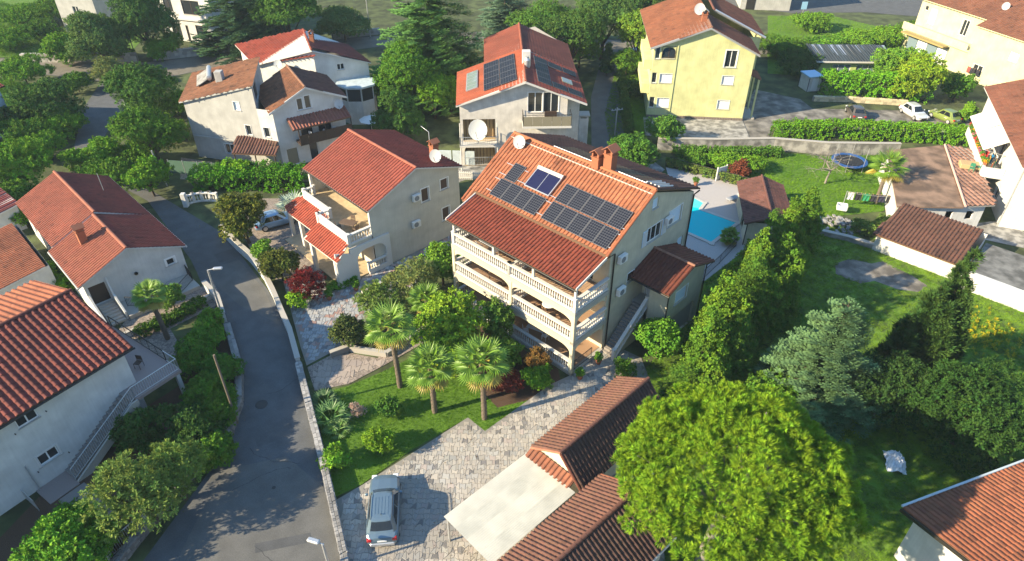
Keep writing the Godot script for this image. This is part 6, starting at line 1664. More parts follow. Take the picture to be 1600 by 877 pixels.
func clump(kind: String) -> ArrayMesh:  # a twig's worth of leaves around the origin, pointing along y, about 1 across
	var key := "clump " + kind
	if tile_cache.has(key): return tile_cache[key]
	var b := MB.new()
	var r := RandomNumberGenerator.new()
	r.seed = 77 + kind.length()
	match kind:
		"broad":
			for i in 22:
				var d := Vector3(r.randf_range(-1, 1), r.randf_range(-0.5, 1.1), r.randf_range(-1, 1)).normalized()
				leaf(b, d * r.randf_range(0.05, 0.3), d + Vector3(r.randf_range(-0.6, 0.6), -0.25, r.randf_range(-0.6, 0.6)), r.randf_range(0.2, 0.3), r.randf_range(0.32, 0.48))
		"fine":
			for i in 30:
				var d := Vector3(r.randf_range(-1, 1), r.randf_range(-0.4, 1.2), r.randf_range(-1, 1)).normalized()
				leaf(b, d * r.randf_range(0.0, 0.38), d + Vector3(r.randf_range(-0.5, 0.5), 0.1, r.randf_range(-0.5, 0.5)), r.randf_range(0.09, 0.14), r.randf_range(0.26, 0.4), 0.05)
		"needle":
			for i in 34:
				var w := r.randf() * TAU
				var d := Vector3(cos(w) * r.randf_range(0.2, 0.8), r.randf_range(0.45, 1.0), sin(w) * r.randf_range(0.2, 0.8))
				leaf(b, Vector3(d.x * 0.12, r.randf_range(-0.2, 0.15), d.z * 0.12), d, 0.055, r.randf_range(0.42, 0.62), 0.0)
		"spray":
			for i in 7:
				var w := r.randf_range(-0.9, 0.9)
				var d := Vector3(sin(w), r.randf_range(-0.2, 0.25), cos(w))
				for k in 5:
					var q := d * 0.18 * k
					leaf(b, q, d + Vector3(0.55 if k % 2 else -0.55, 0.1, 0.0), 0.13, 0.3, 0.03)
		"flame":
			for i in 26:
				var w := r.randf() * TAU
				var d := Vector3(cos(w) * 0.35, r.randf_range(0.6, 1.0), sin(w) * 0.35)
				leaf(b, Vector3(cos(w) * r.randf_range(0.0, 0.3), r.randf_range(-0.4, 0.2), sin(w) * r.randf_range(0.0, 0.3)), d, 0.1, r.randf_range(0.3, 0.5), 0.02)
		"grass":
			for i in 9:
				var w := r.randf() * TAU
				leaf(b, Vector3(cos(w) * r.randf_range(0, 0.5), 0, sin(w) * r.randf_range(0, 0.5)), Vector3(cos(w) * 0.45, 1, sin(w) * 0.45), 0.09, r.randf_range(0.5, 1.0), 0.05)
	tile_cache[key] = b.mesh()
	return tile_cache[key]

# lobes: [center, radii] pairs; clumps spread through the shell of each lobe
func foliage(parent: Node, called: String, lobes: Array, n: int, kind: String, size: float, c: Color, vary := 0.3, shell := 0.55, lift := 0.35) -> MultiMeshInstance3D:
	var ts := []; var cs := []
	var total := 0.0
	for l in lobes: total += pow(l[1].x * l[1].y * l[1].z, 0.667)
	var tone := FastNoiseLite.new()
	tone.seed = rng.randi() % 1000
	tone.frequency = 0.5
	for l in lobes:
		var m := int(n * pow(l[1].x * l[1].y * l[1].z, 0.667) / total)
		for i in m:
			var d := Vector3(rng.randfn(), rng.randfn(), rng.randfn()).normalized()
			if d.y < -0.35 and rng.randf() < 0.6: d.y = -d.y
			var f := shell + (1.04 - shell) * pow(rng.randf(), 0.6)
			f *= 1.0 + 0.16 * tone.get_noise_3dv((l[0] + d * l[1]) * 2.2)
			var p: Vector3 = l[0] + d * l[1] * f
			var y: Vector3 = (d / l[1].normalized() + UPV * lift).normalized()
			var x: Vector3 = y.cross(Vector3(R(-1, 1), R(-1, 1), R(-1, 1))).normalized()
			var s := size * R(0.7, 1.25)
			ts.append(Transform3D(Basis(x, y, x.cross(y)).scaled(Vector3.ONE * s), p))
			var k := 1.0 + tone.get_noise_3dv(p * 1.3) * vary * 1.4 + R(-vary, vary) * 0.6
			var warm := R(-0.15, 0.2)
			cs.append(Color(c.r * k * (1 + warm) * 1.6, c.g * k * 1.5, c.b * k * (1 - warm * 0.5)))
	var crown := many(clump(kind), ts, cs, called, leaf_mat(), parent)
	stuff(crown)
	return crown

func trunk(parent: Node, pts: Array, r0: float, r1: float, m: Material, called := "trunk") -> void:
	var b := MB.new()
	var rad := []
	for i in pts.size(): rad.append(lerpf(r0, r1, float(i) / (pts.size() - 1)))
	b.tube(pts, rad, 8)
	obj(b, called, m, parent)

# a broadleaf tree or shrub of height h and crown radius r
func leafy(called: String, label: String, category: String, x: float, z: float, h: float, r: float, c: Color, o := {}) -> Node3D:
	var t := thing(called, label, category, Vector3(x, 0, z), R(0, 360), o.get("group", ""))
	var clear: float = o.get("clear", 0.16)
	var lobes := []
	var mid := h * (1 + clear) / 2; var ry := h * (1 - clear) / 2
	var nl: int = o.get("lobes", 7)
	lobes.append([Vector3(0, mid, 0), Vector3(r * 0.72, ry * 0.85, r * 0.72)])
	if o.get("spire", false):
		lobes = []; nl = 0
		for s in 3:
			var w := s * 2.1 + R(-0.3, 0.3)
			var q := Vector3(cos(w), 0, sin(w)) * r * (0.0 if s == 0 else 0.5)
			var top := h * (1.0 if s == 0 else R(0.62, 0.86))
			for k in 7:
				var f := (k + 0.4) / 7.0
				var s2 := r * (0.75 if s == 0 else 0.55) * (1.08 - pow(f, 1.8)) * R(0.85, 1.15) + 0.1
				lobes.append([q + Vector3(R(-0.15, 0.15) * r, top * (0.06 + 0.9 * f), R(-0.15, 0.15) * r), Vector3(s2, top * 0.1, s2)])
	for i in nl:
		var w := TAU * i / nl + R(-0.3, 0.3)
		var q := R(0.45, 0.66) * r
		var s := R(0.36, 0.55)
		lobes.append([Vector3(cos(w) * q, mid + R(-0.5, 0.55) * ry, sin(w) * q), Vector3(r * s, ry * R(0.35, 0.55), r * s)])
	if nl > 0: lobes.append([Vector3(R(-0.2, 0.2) * r, mid + ry * 0.6, R(-0.2, 0.2) * r), Vector3(r * 0.5, ry * 0.45, r * 0.5)])
	var bark: Material = mats["bark"]
	trunk(t, [Vector3(0, -0.1, 0), Vector3(R(-0.1, 0.1), h * 0.25, R(-0.1, 0.1)), Vector3(R(-0.2, 0.2), mid, R(-0.2, 0.2))], 0.035 * h, 0.016 * h, bark)
	for i in mini(nl, 5):
		var l: Array = lobes[i + 1]
		trunk(t, [Vector3(0, h * 0.22, 0), Vector3(0, h * 0.25, 0).lerp(l[0], 0.55) + UPV * 0.1, l[0]], 0.014 * h, 0.005 * h, bark, "limb")
	var size: float = o.get("size", 0.47)
	var n := int(o.get("n", 1.0) * 15.0 * (r * r + r * ry * 1.2) / (size * size))
	foliage(t, "crown", lobes, n, o.get("kind", "broad"), size, c, o.get("vary", 0.3), o.get("shell", 0.5))
	return t

# conifer in whorls of drooping boughs
func conifer(called: String, label: String, x: float, z: float, h: float, r: float, c: Color, o := {}) -> Node3D:
	var t := thing(called, label, "tree", Vector3(x, 0, z), R(0, 360))
	trunk(t, [Vector3.ZERO, Vector3(0, h * 0.5, 0), Vector3(R(-0.2, 0.2), h * 0.98, 0)], 0.03 * h, 0.01, mats["bark"])
	var ts := []; var cs := []
	var rows: int = o.get("rows", 11)
	var size: float = o.get("size", 0.9)
	var boughs := MB.new()
	for j in rows:
		var f := (j + 0.3) / rows
		var y := h * lerpf(o.get("clear", 0.12), 0.97, f)
		var reach := r * pow(1.0 - f, o.get("taper", 0.75)) + 0.25
		var nb := int(lerpf(9, 4, f))
		for i in nb:
			var w := TAU * i / nb + j * 1.1 + R(-0.25, 0.25)
			var d := Vector3(cos(w), 0, sin(w))
			var len := reach * R(0.72, 1.12)
			var rise: float = o.get("rise", -0.12)
			boughs.tube([Vector3(0, y, 0), Vector3(0, y + rise * len + 0.05, 0) + d * len * 0.9], [0.05 * (1 - f) + 0.02, 0.012], 4, false)
			var steps := maxi(2, int(len / (size * 0.26)))
			for k in steps:
				var q := (k + 0.6) / steps
				for s in 2:
					var p := Vector3(0, y + rise * len * q + R(-0.1, 0.12), 0) + d * len * q + Vector3(-d.z, 0, d.x) * R(-0.32, 0.32) * len * (0.35 + 0.5 * q)
					var zd := (d + Vector3(R(-0.6, 0.6), R(-0.3, 0.1), R(-0.6, 0.6))).normalized()
					var xd := UPV.cross(zd).normalized()
					ts.append(Transform3D(Basis(xd, zd.cross(xd), zd).scaled(Vector3.ONE * size * R(0.7, 1.2)), p))
					var v := 1.4 + R(-0.35, 0.4)
					cs.append(Color(c.r * v, c.g * v, c.b * v))
	obj(boughs, "boughs", mats["bark"], t)
	stuff(many(clump(o.get("kind", "spray")), ts, cs, "crown", leaf_mat(), t))
	return t

func hedge(label: String, pts: Array, w: float, h: float, c: Color, size := 0.4, called := "hedge", density := 1.0) -> void:
	var p0: Vector3 = pts[0]
	var t := thing(called, label, "hedge", p0, 0)
	var ts := []; var cs := []
	var tone := FastNoiseLite.new()
	tone.seed = rng.randi() % 999; tone.frequency = 0.35
	var stems := MB.new()
	for i in pts.size() - 1:
		var p: Vector3 = pts[i] - p0; var q: Vector3 = pts[i + 1] - p0
		var d := (q - p).normalized(); var s := Vector3(-d.z, 0, d.x)
		var len := p.distance_to(q)
		var n := int(density * len * (w + 2 * h) * 6.5 / (size * size) * 0.45)
		for k in n:
			var u := R(0, len)
			var o := Vector2(R(-1, 1), R(0.02, 1))
			match rng.randi() % 4:
				0, 1: o.y = R(0.86, 1.03)
				2: o.x = signf(o.x) * R(0.82, 1.03)
			var wob := 1.0 + 0.13 * tone.get_noise_2d((p.x + u) * 3.0, o.y * 4.0)
			var pos := p + d * u + s * o.x * w / 2 * wob + UPV * o.y * h * wob
			var y := (s * o.x * 0.8 + UPV * (0.3 + o.y)).normalized()
			var x: Vector3 = y.cross(Vector3(R(-1, 1), R(-1, 1), R(-1, 1))).normalized()
			ts.append(Transform3D(Basis(x, y, x.cross(y)).scaled(Vector3.ONE * size * R(0.7, 1.3)), pos))
			var v := 1.0 + tone.get_noise_2d(pos.x * 2.0, pos.z * 2.0) * 0.4 + R(-0.2, 0.2)
			cs.append(Color(c.r * v * R(1.15, 1.7), c.g * v * 1.4, c.b * v))
		for k in int(len / 0.7) + 1:
			var b := p + d * minf(k * 0.7, len)
			stems.tube([b, b + Vector3(R(-0.1, 0.1), h * 0.85, R(-0.1, 0.1))], [0.04, 0.015], 4, false)
	obj(stems, "stems", mats["bark"], t)
	stuff(many(clump("broad"), ts, cs, "leaves", leaf_mat(), t))

func palm(label: String, x: float, z: float, h: float, crown: float, lean := Vector2.ZERO) -> void:
	var t := thing("palm_tree", label, "palm", Vector3(x, 0, z), R(0, 360))
	t.rotation.y = 0
	var top := Vector3(lean.x, h, lean.y)
	var b := MB.new()
	var pts := []; var rad := []
	for i in 13:
		var f := i / 12.0
		pts.append(Vector3(lean.x * f * f, h * f, lean.y * f * f)); rad.append(lerpf(0.19, 0.15, f) + (0.025 if i % 2 else 0.0))
	b.tube(pts, rad, 9)
	for i in int(h / 0.16):  # fibre and old leaf bases
		for k in 5:
			var f := (i + 0.3) * 0.16 / h
			var w := k * 1.257 + i * 0.7
			var p := Vector3(lean.x * f * f, h * f, lean.y * f * f) + Vector3(cos(w), 0, sin(w)) * 0.16
			b.tri(p, p + Vector3(cos(w) * 0.07 - sin(w) * 0.05, 0.14, sin(w) * 0.07 + cos(w) * 0.05), p + Vector3(cos(w) * 0.07 + sin(w) * 0.05, 0.14, sin(w) * 0.07 - cos(w) * 0.05))
	obj(b, "trunk", mats["palm bark"], t)
	var nl := 30
	for i in nl:
		var f := float(i) / nl
		var w := i * 2.4 + R(-0.2, 0.2)
		var el := lerpf(1.25, -0.75, f)  # young leaves up, old leaves hanging
		var d := Vector3(cos(w) * cos(el), sin(el), sin(w) * cos(el))
		var len := crown * R(0.42, 0.55)
		var base := top + UPV * 0.1
		var hub := base + d * len
		var fb := MB.new()
		fb.tube([base, base.lerp(hub, 0.6) + UPV * 0.05, hub], [0.022, 0.016, 0.01], 4, false)
		var side := d.cross(UPV).normalized()
		var nrm := side.cross(d).normalized()
		for k in 17:
			var a := (k - 8) / 8.0 * 1.9
			var r := d * cos(a) + side * sin(a) - UPV * 0.25
			var fl := crown * 0.5 * (1.0 - 0.2 * absf(a) / 1.9) * R(0.9, 1.08)
			leaf(fb, hub, r + nrm * 0.1 * cos(a) - UPV * 0.12, 0.12, fl * 0.92, 0.03)
		var green := Color(0.12, 0.23, 0.016) if f < 0.8 else Color(0.34, 0.27, 0.04)
		var key := "frond %d %d" % [int(f >= 0.8), i % 3]
		var m := mat(key, green * R(0.85, 1.2), 0.5)
		m.backlight_enabled = true; m.backlight = Color(0.2, 0.25, 0.06)
		obj(fb, "frond", m, t)

func fan_plant(label: String, x: float, z: float, s: float, c: Color, called := "fan_plant") -> void:
	var t := thing(called, label, "plant", Vector3(x, 0, z), 0)
	for i in 14:
		var w := i * 2.4; var el := lerpf(1.2, 0.15, i / 14.0)
		var d := Vector3(cos(w) * cos(el), sin(el), sin(w) * cos(el))
		var fb := MB.new()
		var hub := d * s * 0.55
		fb.tube([Vector3.ZERO, hub], [0.015, 0.008], 4, false)
		var side := d.cross(UPV).normalized()
		for k in 11:
			var a := (k - 5) / 5.0 * 1.5
			leaf(fb, hub, d * cos(a) + side * sin(a) - UPV * 0.25, 0.08 * s, s * 0.55, 0.03)
		obj(fb, "frond", mat("fan " + c.to_html(), c, 0.5), t)

func grass(called: String, polys: Array, n: int, y: float, h: float, c: Color, c2: Color, skip: Array = []) -> void:
	var ts := []; var cs := []
	var tone := FastNoiseLite.new()
	tone.frequency = 0.25; tone.seed = 5
	for pts in polys:
		var lo := Vector2(1e9, 1e9); var hi := -lo
		var poly := PackedVector2Array()
		for p in pts:
			var q := Vector2(p[0], p[1]); poly.append(q); lo = lo.min(q); hi = hi.max(q)
		for i in n:
			var q := Vector2(R(lo.x, hi.x), R(lo.y, hi.y))
			if not Geometry2D.is_point_in_polygon(q, poly): continue
			var bad := false
			for s in skip:
				if in_poly(q, s): bad = true
			if bad: continue
			var f := clampf(tone.get_noise_2dv(q) * 1.3 + 0.5 + R(-0.25, 0.25), 0, 1)
			ts.append(Transform3D(Basis(UPV, R(0, TAU)).scaled(Vector3(1, R(0.7, 1.3), 1) * h), Vector3(q.x, y, q.y)))
			cs.append(c.lerp(c2, f))
	var o := many(clump("grass"), ts, cs, called, leaf_mat(), self)
	stuff(o)
	o.set_meta("label", "short green grass blades over the lawns and meadow" if h < 0.2 else "taller wild grass and weeds")
	o.set_meta("category", "grass")

# ---------------------------------------------------------------- vehicles and street things
func car(called: String, label: String, at: Vector3, deg: float, ln: float, wd: float, ht: float, paint: Color, suv := false) -> void:
	var o := thing(called, label, "car", at, deg)
	var pm := mat("paint " + paint.to_html(), paint, 0.28)
	pm.metallic = 0.35; pm.clearcoat_enabled = true; pm.clearcoat = 0.9; pm.clearcoat_roughness = 0.08
	var hw := wd / 2; var belt := ht * 0.58; var hood := ht * (0.56 if suv else 0.5)
	var f := -ln / 2; var r := ln / 2
	# lower body: stations from nose to tail [z, half width, floor, belt]
	var st := [[f, 0.62, 0.34, hood * 0.72], [f + 0.12, 0.82, 0.24, hood * 0.86], [f + 0.45, 0.95, 0.2, hood * 0.95], [f + ln * 0.24, 1.0, 0.2, hood * 1.02], [f + ln * 0.3, 1.0, 0.2, belt * 0.98], [0.1, 1.0, 0.2, belt], [r - ln * 0.16, 1.0, 0.2, belt * 1.02], [r - 0.32, 0.97, 0.22, belt * 1.0], [r - 0.07, 0.88, 0.3, belt * 0.9], [r, 0.74, 0.36, belt * 0.72]]
	var rings := []
	for s in st:
		var w: float = hw * s[1]
		var lo: float = s[2]; var hi: float = s[3]
		rings.append([Vector3(-w * 0.88, lo, s[0]), Vector3(-w, lerpf(lo, hi, 0.28), s[0]), Vector3(-w, lerpf(lo, hi, 0.62), s[0]), Vector3(-w * 0.96, lerpf(lo, hi, 0.9), s[0]), Vector3(-w * 0.84, hi, s[0]), Vector3(-w * 0.4, hi + 0.03, s[0]), Vector3(w * 0.4, hi + 0.03, s[0]), Vector3(w * 0.84, hi, s[0]), Vector3(w * 0.96, lerpf(lo, hi, 0.9), s[0]), Vector3(w, lerpf(lo, hi, 0.62), s[0]), Vector3(w, lerpf(lo, hi, 0.28), s[0]), Vector3(w * 0.88, lo, s[0])])
	var b := MB.new()
	b.loft(rings)
	# cabin: sills to roof
	var zb0 := f + ln * (0.25 if suv else 0.27); var zb1 := r - ln * (0.055 if suv else 0.07)
	var zt0 := f + ln * (0.41 if suv else 0.43); var zt1 := r - ln * (0.16 if suv else 0.2)
	var ring := func(y: float, z0: float, z1: float, w: float) -> Array:
		var out := []
		for q in [[-w, z1 - 0.25], [-w, z0 + 0.3], [-w * 0.8, z0 + 0.06], [-w * 0.4, z0], [w * 0.4, z0], [w * 0.8, z0 + 0.06], [w, z0 + 0.3], [w, z1 - 0.25], [w * 0.8, z1 - 0.04], [w * 0.4, z1], [-w * 0.4, z1], [-w * 0.8, z1 - 0.04]]:
			out.append(Vector3(q[0], y, q[1]))
		return out
	var top := ht - 0.07
	var c0: Array = ring.call(belt - 0.06, zb0, zb1, hw * 0.93); var c1: Array = ring.call(top, zt0, zt1, hw * 0.72); var c2: Array = ring.call(ht - 0.02, zt0 + 0.14, zt1 - 0.14, hw * 0.63); var c3: Array = ring.call(ht, zt0 + 0.4, zt1 - 0.35, hw * 0.45)
	b.loft([c0, c1, c2, c3])
	obj(b, "body", pm, o)
	var g := glossy("car glass", Color(0.012, 0.015, 0.018))
	var pane := func(called2: String, i: int, j: int, lo: float, hi: float, e0: float, e1: float) -> void:
		var m := MB.new()
		var pts := []
		for q in [[i, e0, lo], [i, e0, hi], [j, e1, hi], [j, e1, lo]]:
			var p0: Vector3 = c0[i].lerp(c0[j], q[1]); var p1: Vector3 = c1[i].lerp(c1[j], q[1])
			pts.append(p0.lerp(p1, q[2]))
		var n: Vector3 = (pts[1] - pts[0]).cross(pts[3] - pts[0]).normalized()
		var away: Vector3 = (pts[0] + pts[2]) / 2 - Vector3(0, belt, 0)
		if n.dot(away) < 0: n = -n
		for k in 4: pts[k] += n * 0.012
		m.quad(pts[0], pts[1], pts[2], pts[3])
		obj(m, called2, g, o)
	for q in [[2, 3], [3, 4], [4, 5]]: pane.call("windscreen", q[0], q[1], 0.12, 0.94, 0.03 if q[0] == 2 else 0.0, 0.97 if q[0] == 4 else 1.0)
	for q in [[8, 9], [9, 10], [10, 11]]: pane.call("rear_window", q[0], q[1], 0.3, 0.92, 0.05 if q[0] == 8 else 0.0, 0.95 if q[0] == 10 else 1.0)
	for q in [[1, 0], [6, 7]]:
		pane.call("side_window", q[0], q[1], 0.18, 0.9, 0.02, 0.42); pane.call("side_window", q[0], q[1], 0.18, 0.9, 0.46, 0.94)
	for s in [-1, 1]:
		for z in [f + ln * 0.19, r - ln * 0.19]:
			var w := MB.new()
			var t := Transform3D(Basis(Vector3.FORWARD, PI / 2 * s), Vector3(s * (hw - 0.2), 0.33, z))
			w.lathe([[0.2, 0.0], [0.33, 0.02], [0.34, 0.1], [0.33, 0.19], [0.2, 0.215]], 16, t)
			var tyre := obj(w, "wheel", mats["tyre"], o)
			w = MB.new(); w.lathe([[0.21, 0.2], [0.21, 0.222], [0.05, 0.235]], 10, t)
			obj(w, "rim", mats["light metal"], tyre)
		block(o, "headlight", mats["lamp glass"], Vector3(s * hw * 0.5, hood * 0.7, f + 0.02), Vector3(s * hw * 0.86, hood * 0.88, f + 0.3), 0.03)
		block(o, "tail_light", mats["red lamp"], Vector3(s * hw * 0.62, belt * 0.72, r - 0.22), Vector3(s * hw * 0.9, belt * 0.9, r + 0.005), 0.03)
		block(o, "mirror", pm, Vector3(s * hw * 0.98, belt + 0.02, zb0 + 0.38), Vector3(s * (hw + 0.17), belt + 0.15, zb0 + 0.52), 0.03)
		if suv: bar(o, "roof_rail", mats["dark metal"], [Vector3(s * hw * 0.66, ht - 0.03, zt0 + 0.1), Vector3(s * hw * 0.68, ht + 0.04, zt0 + 0.3), Vector3(s * hw * 0.68, ht + 0.04, zt1 - 0.3), Vector3(s * hw * 0.66, ht - 0.03, zt1 - 0.1)], 0.022)
	if suv:
		for x in [-0.36, -0.18, 0.0, 0.18, 0.36]: block(o, "roof_rib", pm, Vector3(x - 0.02, ht - 0.015, zt0 + 0.42), Vector3(x + 0.02, ht + 0.012, zt1 - 0.38))
		bar(o, "roof_aerial", mats["dark metal"], [Vector3(0, ht - 0.02, zt1 - 0.4), Vector3(0, ht + 0.12, zt1 - 0.3)], 0.025)
	block(o, "grille", mats["dark metal"], Vector3(-hw * 0.42, 0.32, f - 0.012), Vector3(hw * 0.42, hood * 0.66, f + 0.05))
	block(o, "number_plate", mats["white plastic"], Vector3(-0.26, belt * 0.66, r - 0.03), Vector3(0.26, belt * 0.66 + 0.11, r + 0.014))
	block(o, "bumper", pm if not suv else mats["light metal"], Vector3(-hw * 0.74, 0.3, r - 0.08), Vector3(hw * 0.74, 0.52, r + 0.05), 0.04)

func street_lamp(label: String, at: Vector3, h: float, arm: Vector3) -> void:
	var o := thing("street_lamp", label, "street lamp", at)
	bar(o, "pole", mats["galvanised"], [Vector3.ZERO, UPV * h * 0.6, UPV * h], 0.07, 8)
	bar(o, "arm", mats["galvanised"], [UPV * h, UPV * (h + 0.08) + arm * 0.7], 0.04)
	var b := MB.new()
	var d := arm.normalized()
	b.bevel(Vector3(-0.14, -0.06, -0.35), Vector3(0.14, 0.08, 0.35), 0.05, Transform3D(Basis.looking_at(d, UPV), UPV * (h + 0.1) + arm))
	obj(b, "lamp_head", mats["light metal"], o)
	block(o, "base", mats["concrete"], Vector3(-0.18, -0.05, -0.18), Vector3(0.18, 0.12, 0.18), 0.03)

func utility_pole(label: String, at: Vector3, h: float, m: Material, cross: bool, lean := Vector3.ZERO) -> void:
	var o := thing("utility_pole", label, "pole", at)
	bar(o, "pole", m, [Vector3(0, -0.1, 0), UPV * h + lean], 0.075, 8)
	if cross:
		bar(o, "cross_arm", mats["galvanised"], [UPV * (h - 0.3) + lean + Vector3(-0.7, 0, 0.2), UPV * (h - 0.3) + lean + Vector3(0.7, 0, -0.2)], 0.04, 4)
		for x in [-0.6, -0.2, 0.2, 0.6]:
			var b := MB.new()
			b.lathe([[0.03, 0], [0.07, 0.05], [0.05, 0.1], [0.06, 0.15], [0.02, 0.18]], 8, Transform3D(Basis(), UPV * (h - 0.28) + lean + Vector3(x, 0, -x * 0.28)))
			obj(b, "insulator", mats["galvanised"], o)

func plaster_wall(label: String, pts: Array, h: float, w: float, m: Material, called := "garden_wall", cap := true) -> void:
	var p0: Vector3 = pts[0]
	var o := thing(called, label, "wall", p0)
	var b := MB.new(); var c := MB.new()
	for i in pts.size() - 1:
		var t := face(pts[i] - p0, pts[i + 1] - p0)
		var len: float = pts[i].distance_to(pts[i + 1])
		b.box(Vector3(-0.02 * (i % 2), -0.2, -w / 2 - 0.003 * (i % 2)), Vector3(len, h, w / 2 + 0.003 * (i % 2)), t)
		c.box(Vector3(-0.03 * (i % 2), h + 0.001, -w / 2 - 0.05 - 0.004 * (i % 2)), Vector3(len, h + 0.07 + 0.004 * (i % 2), w / 2 + 0.05), t)
	obj(b, "wall_body", m, o)
	if cap: obj(c, "coping", mats["pale stone"], o)

# wall of laid stones along pts: a core and rough stones, the biggest share joined
func stone_wall(label: String, pts: Array, h: float, w: float, tone: Color, size := 0.3) -> void:
	var p0: Vector3 = pts[0]
	var o := thing("stone_wall", label, "wall", p0)
	var b := MB.new(); var s := MB.new()
	var singles := 0
	var vm := []
	for k in 4: vm.append(mat("stone %s %d" % [tone.to_html(), k], tone * (0.75 + 0.17 * k), 0.9, "fine", 1.2))
	for i in pts.size() - 1:
		var t := face(pts[i] - p0, pts[i + 1] - p0)
		var len: float = pts[i].distance_to(pts[i + 1])
		b.box(Vector3(0, -0.2, -w / 2 + 0.04), Vector3(len, h - 0.05, w / 2 - 0.04), t)
		var rows := maxi(1, roundi(h / (size * 0.75)))
		for side in 3:
			var rr: int = rows if side < 2 else maxi(1, roundi(w / size))
			for j in rr:
				var x := R(0, size * 0.5)
				while x < len - 0.05:
					var l := minf(size * R(0.6, 1.5), len - x)
					var d := R(0.0, 0.035)
					var lo: Vector3; var hi: Vector3
					if side < 2:
						var y0 := h * j / rr + 0.008; var y1 := h * (j + 1) / rr - 0.008
						var z := w / 2 - 0.05
						lo = Vector3(x + 0.008, y0, z if side == 0 else -z - 0.06 - d); hi = Vector3(x + l - 0.008, y1 - R(0, 0.02), z + 0.06 + d if side == 0 else -z)
					else:
						lo = Vector3(x + 0.008, h - 0.06, -w / 2 + w * j / rr + 0.008); hi = Vector3(x + l - 0.008, h + d, -w / 2 + w * (j + 1) / rr - 0.008)
					if singles < 300 and (side == 0 or side == 2):
						var m := MB.new(); m.bevel(lo, hi, 0.015, t)
						obj(m, "stone", vm[rng.randi() % 4], o); singles += 1
					else:
						s.col = tone * R(0.7, 1.3); s.col.a = 1; s.box(lo, hi, t)
					x += l
	obj(b, "wall_core", mats["mortar"], o)
	if s.v.size(): stuff(obj(s, "stones", vmat("stones joined", 0.9), o))

# irregular paving slabs with open joints over a polygon; the nearest ones are single pieces
func paving(called: String, poly: Array, y: float, size: float, palette: Array, near: Vector2, m: Material, gap := 0.035) -> void:
	var base := ground_sheet(called, poly, y, m)
	var lo := Vector2(1e9, 1e9); var hi := -lo
	for p in poly:
		lo = lo.min(Vector2(p[0], p[1])); hi = hi.max(Vector2(p[0], p[1]))
	lo.y = maxf(lo.y, -60); hi.y = minf(hi.y, -17)
	var nx := int((hi.x - lo.x) / size) + 1; var ny := int((hi.y - lo.y) / size) + 1
	var grid := {}
	for i in nx * 2 + 4:
		for j in ny + 1: grid[Vector2i(i, j)] = lo + Vector2(i * 0.5 + R(-0.2, 0.2), j + (0.14 if (i + j) % 2 else -0.14) + R(-0.2, 0.2)) * size
	var slabs := []
	for i in nx:
		for j in ny:
			var k := 2 * i + j % 2
			var q := [grid[Vector2i(k, j)], grid[Vector2i(k + 1, j)], grid[Vector2i(k + 2, j)], grid[Vector2i(k + 2, j + 1)], grid[Vector2i(k + 1, j + 1)], grid[Vector2i(k, j + 1)]]
			var sets := [q]
			var kind := rng.randf()
			if kind < 0.3: sets = [[q[0], q[1], q[4], q[5]], [q[1], q[2], q[3], q[4]]]
			elif kind < 0.42: sets = [[q[0], q[1], q[5]], [q[1], q[2], q[3], q[4], q[5]]]
			for s in sets:
				var c := Vector2.ZERO
				for p in s: c += p
				c /= s.size()
				var ok := true
				for p in s:
					if not in_poly(p, poly): ok = false
				if ok: slabs.append([c, s])
	slabs.sort_custom(func(a, b): return a[0].distance_to(near) < b[0].distance_to(near))
	var vm := []
	for k in palette.size(): vm.append(mat("slab %s" % palette[k].to_html(), palette[k], 0.75, "fine", 0.9))
	var rest := MB.new()
	for k in slabs.size():
		var c: Vector2 = slabs[k][0]
		var up := R(0.012, 0.026)
		var pick := 0 if rng.randf() < 0.5 else rng.randi() % palette.size()
		var dark: bool = palette[pick].g < 0.2 and palette.size() > 6
		var ring := []; var ring2 := []
		for p in slabs[k][1]:
			var d: Vector2 = (c - p)
			if dark: p = c + (p - c) * 0.85
			var q: Vector2 = p + d.normalized() * gap * 0.9
			ring.append(Vector3(q.x, y - 0.005, q.y)); q = p + d.normalized() * (gap * 0.9 + 0.012); ring2.append(Vector3(q.x, y + up, q.y))
		var cut := ring.size()
		var area := 0.0
		for i in cut: area += ring[i].x * ring[(i + 1) % cut].z - ring[(i + 1) % cut].x * ring[i].z
		if area > 0:
			ring.reverse(); ring2.reverse()
		var m2 := MB.new() if k < 300 else rest
		if k >= 300: rest.col = palette[pick] * R(0.85, 1.15); rest.col.a = 1
		m2.loft([ring, ring2], false); m2.fan(ring2, false)
		if k < 300: obj(m2, "paving_stone", vm[pick], base)
	if rest.v.size(): stuff(obj(rest, "paving_stones", vmat("slabs joined", 0.75), base))

func lounger(label: String, at: Vector3, deg: float) -> void:
	var o := thing("sun_lounger", label, "sun lounger", at, deg, "loungers by the pool")
	block(o, "seat", mats["grey fabric"], Vector3(-0.32, 0.28, -0.5), Vector3(0.32, 0.34, 0.95), 0.02)
	var b := MB.new()
	b.hexa([Vector3(-0.32, 0.3, -0.5), Vector3(0.32, 0.3, -0.5), Vector3(0.32, 0.55, -1.0), Vector3(-0.32, 0.55, -1.0), Vector3(-0.32, 0.35, -0.49), Vector3(0.32, 0.35, -0.49), Vector3(0.32, 0.61, -0.99), Vector3(-0.32, 0.61, -0.99)])
	obj(b, "backrest", mats["grey fabric"], o)
	for s in [[-1, -0.45], [1, -0.45], [1, 0.85], [-1, 0.85]]: bar(o, "leg", mats["light metal"], [Vector3(s[0] * 0.28, 0, s[1]), Vector3(s[0] * 0.28, 0.3, s[1])], 0.02)

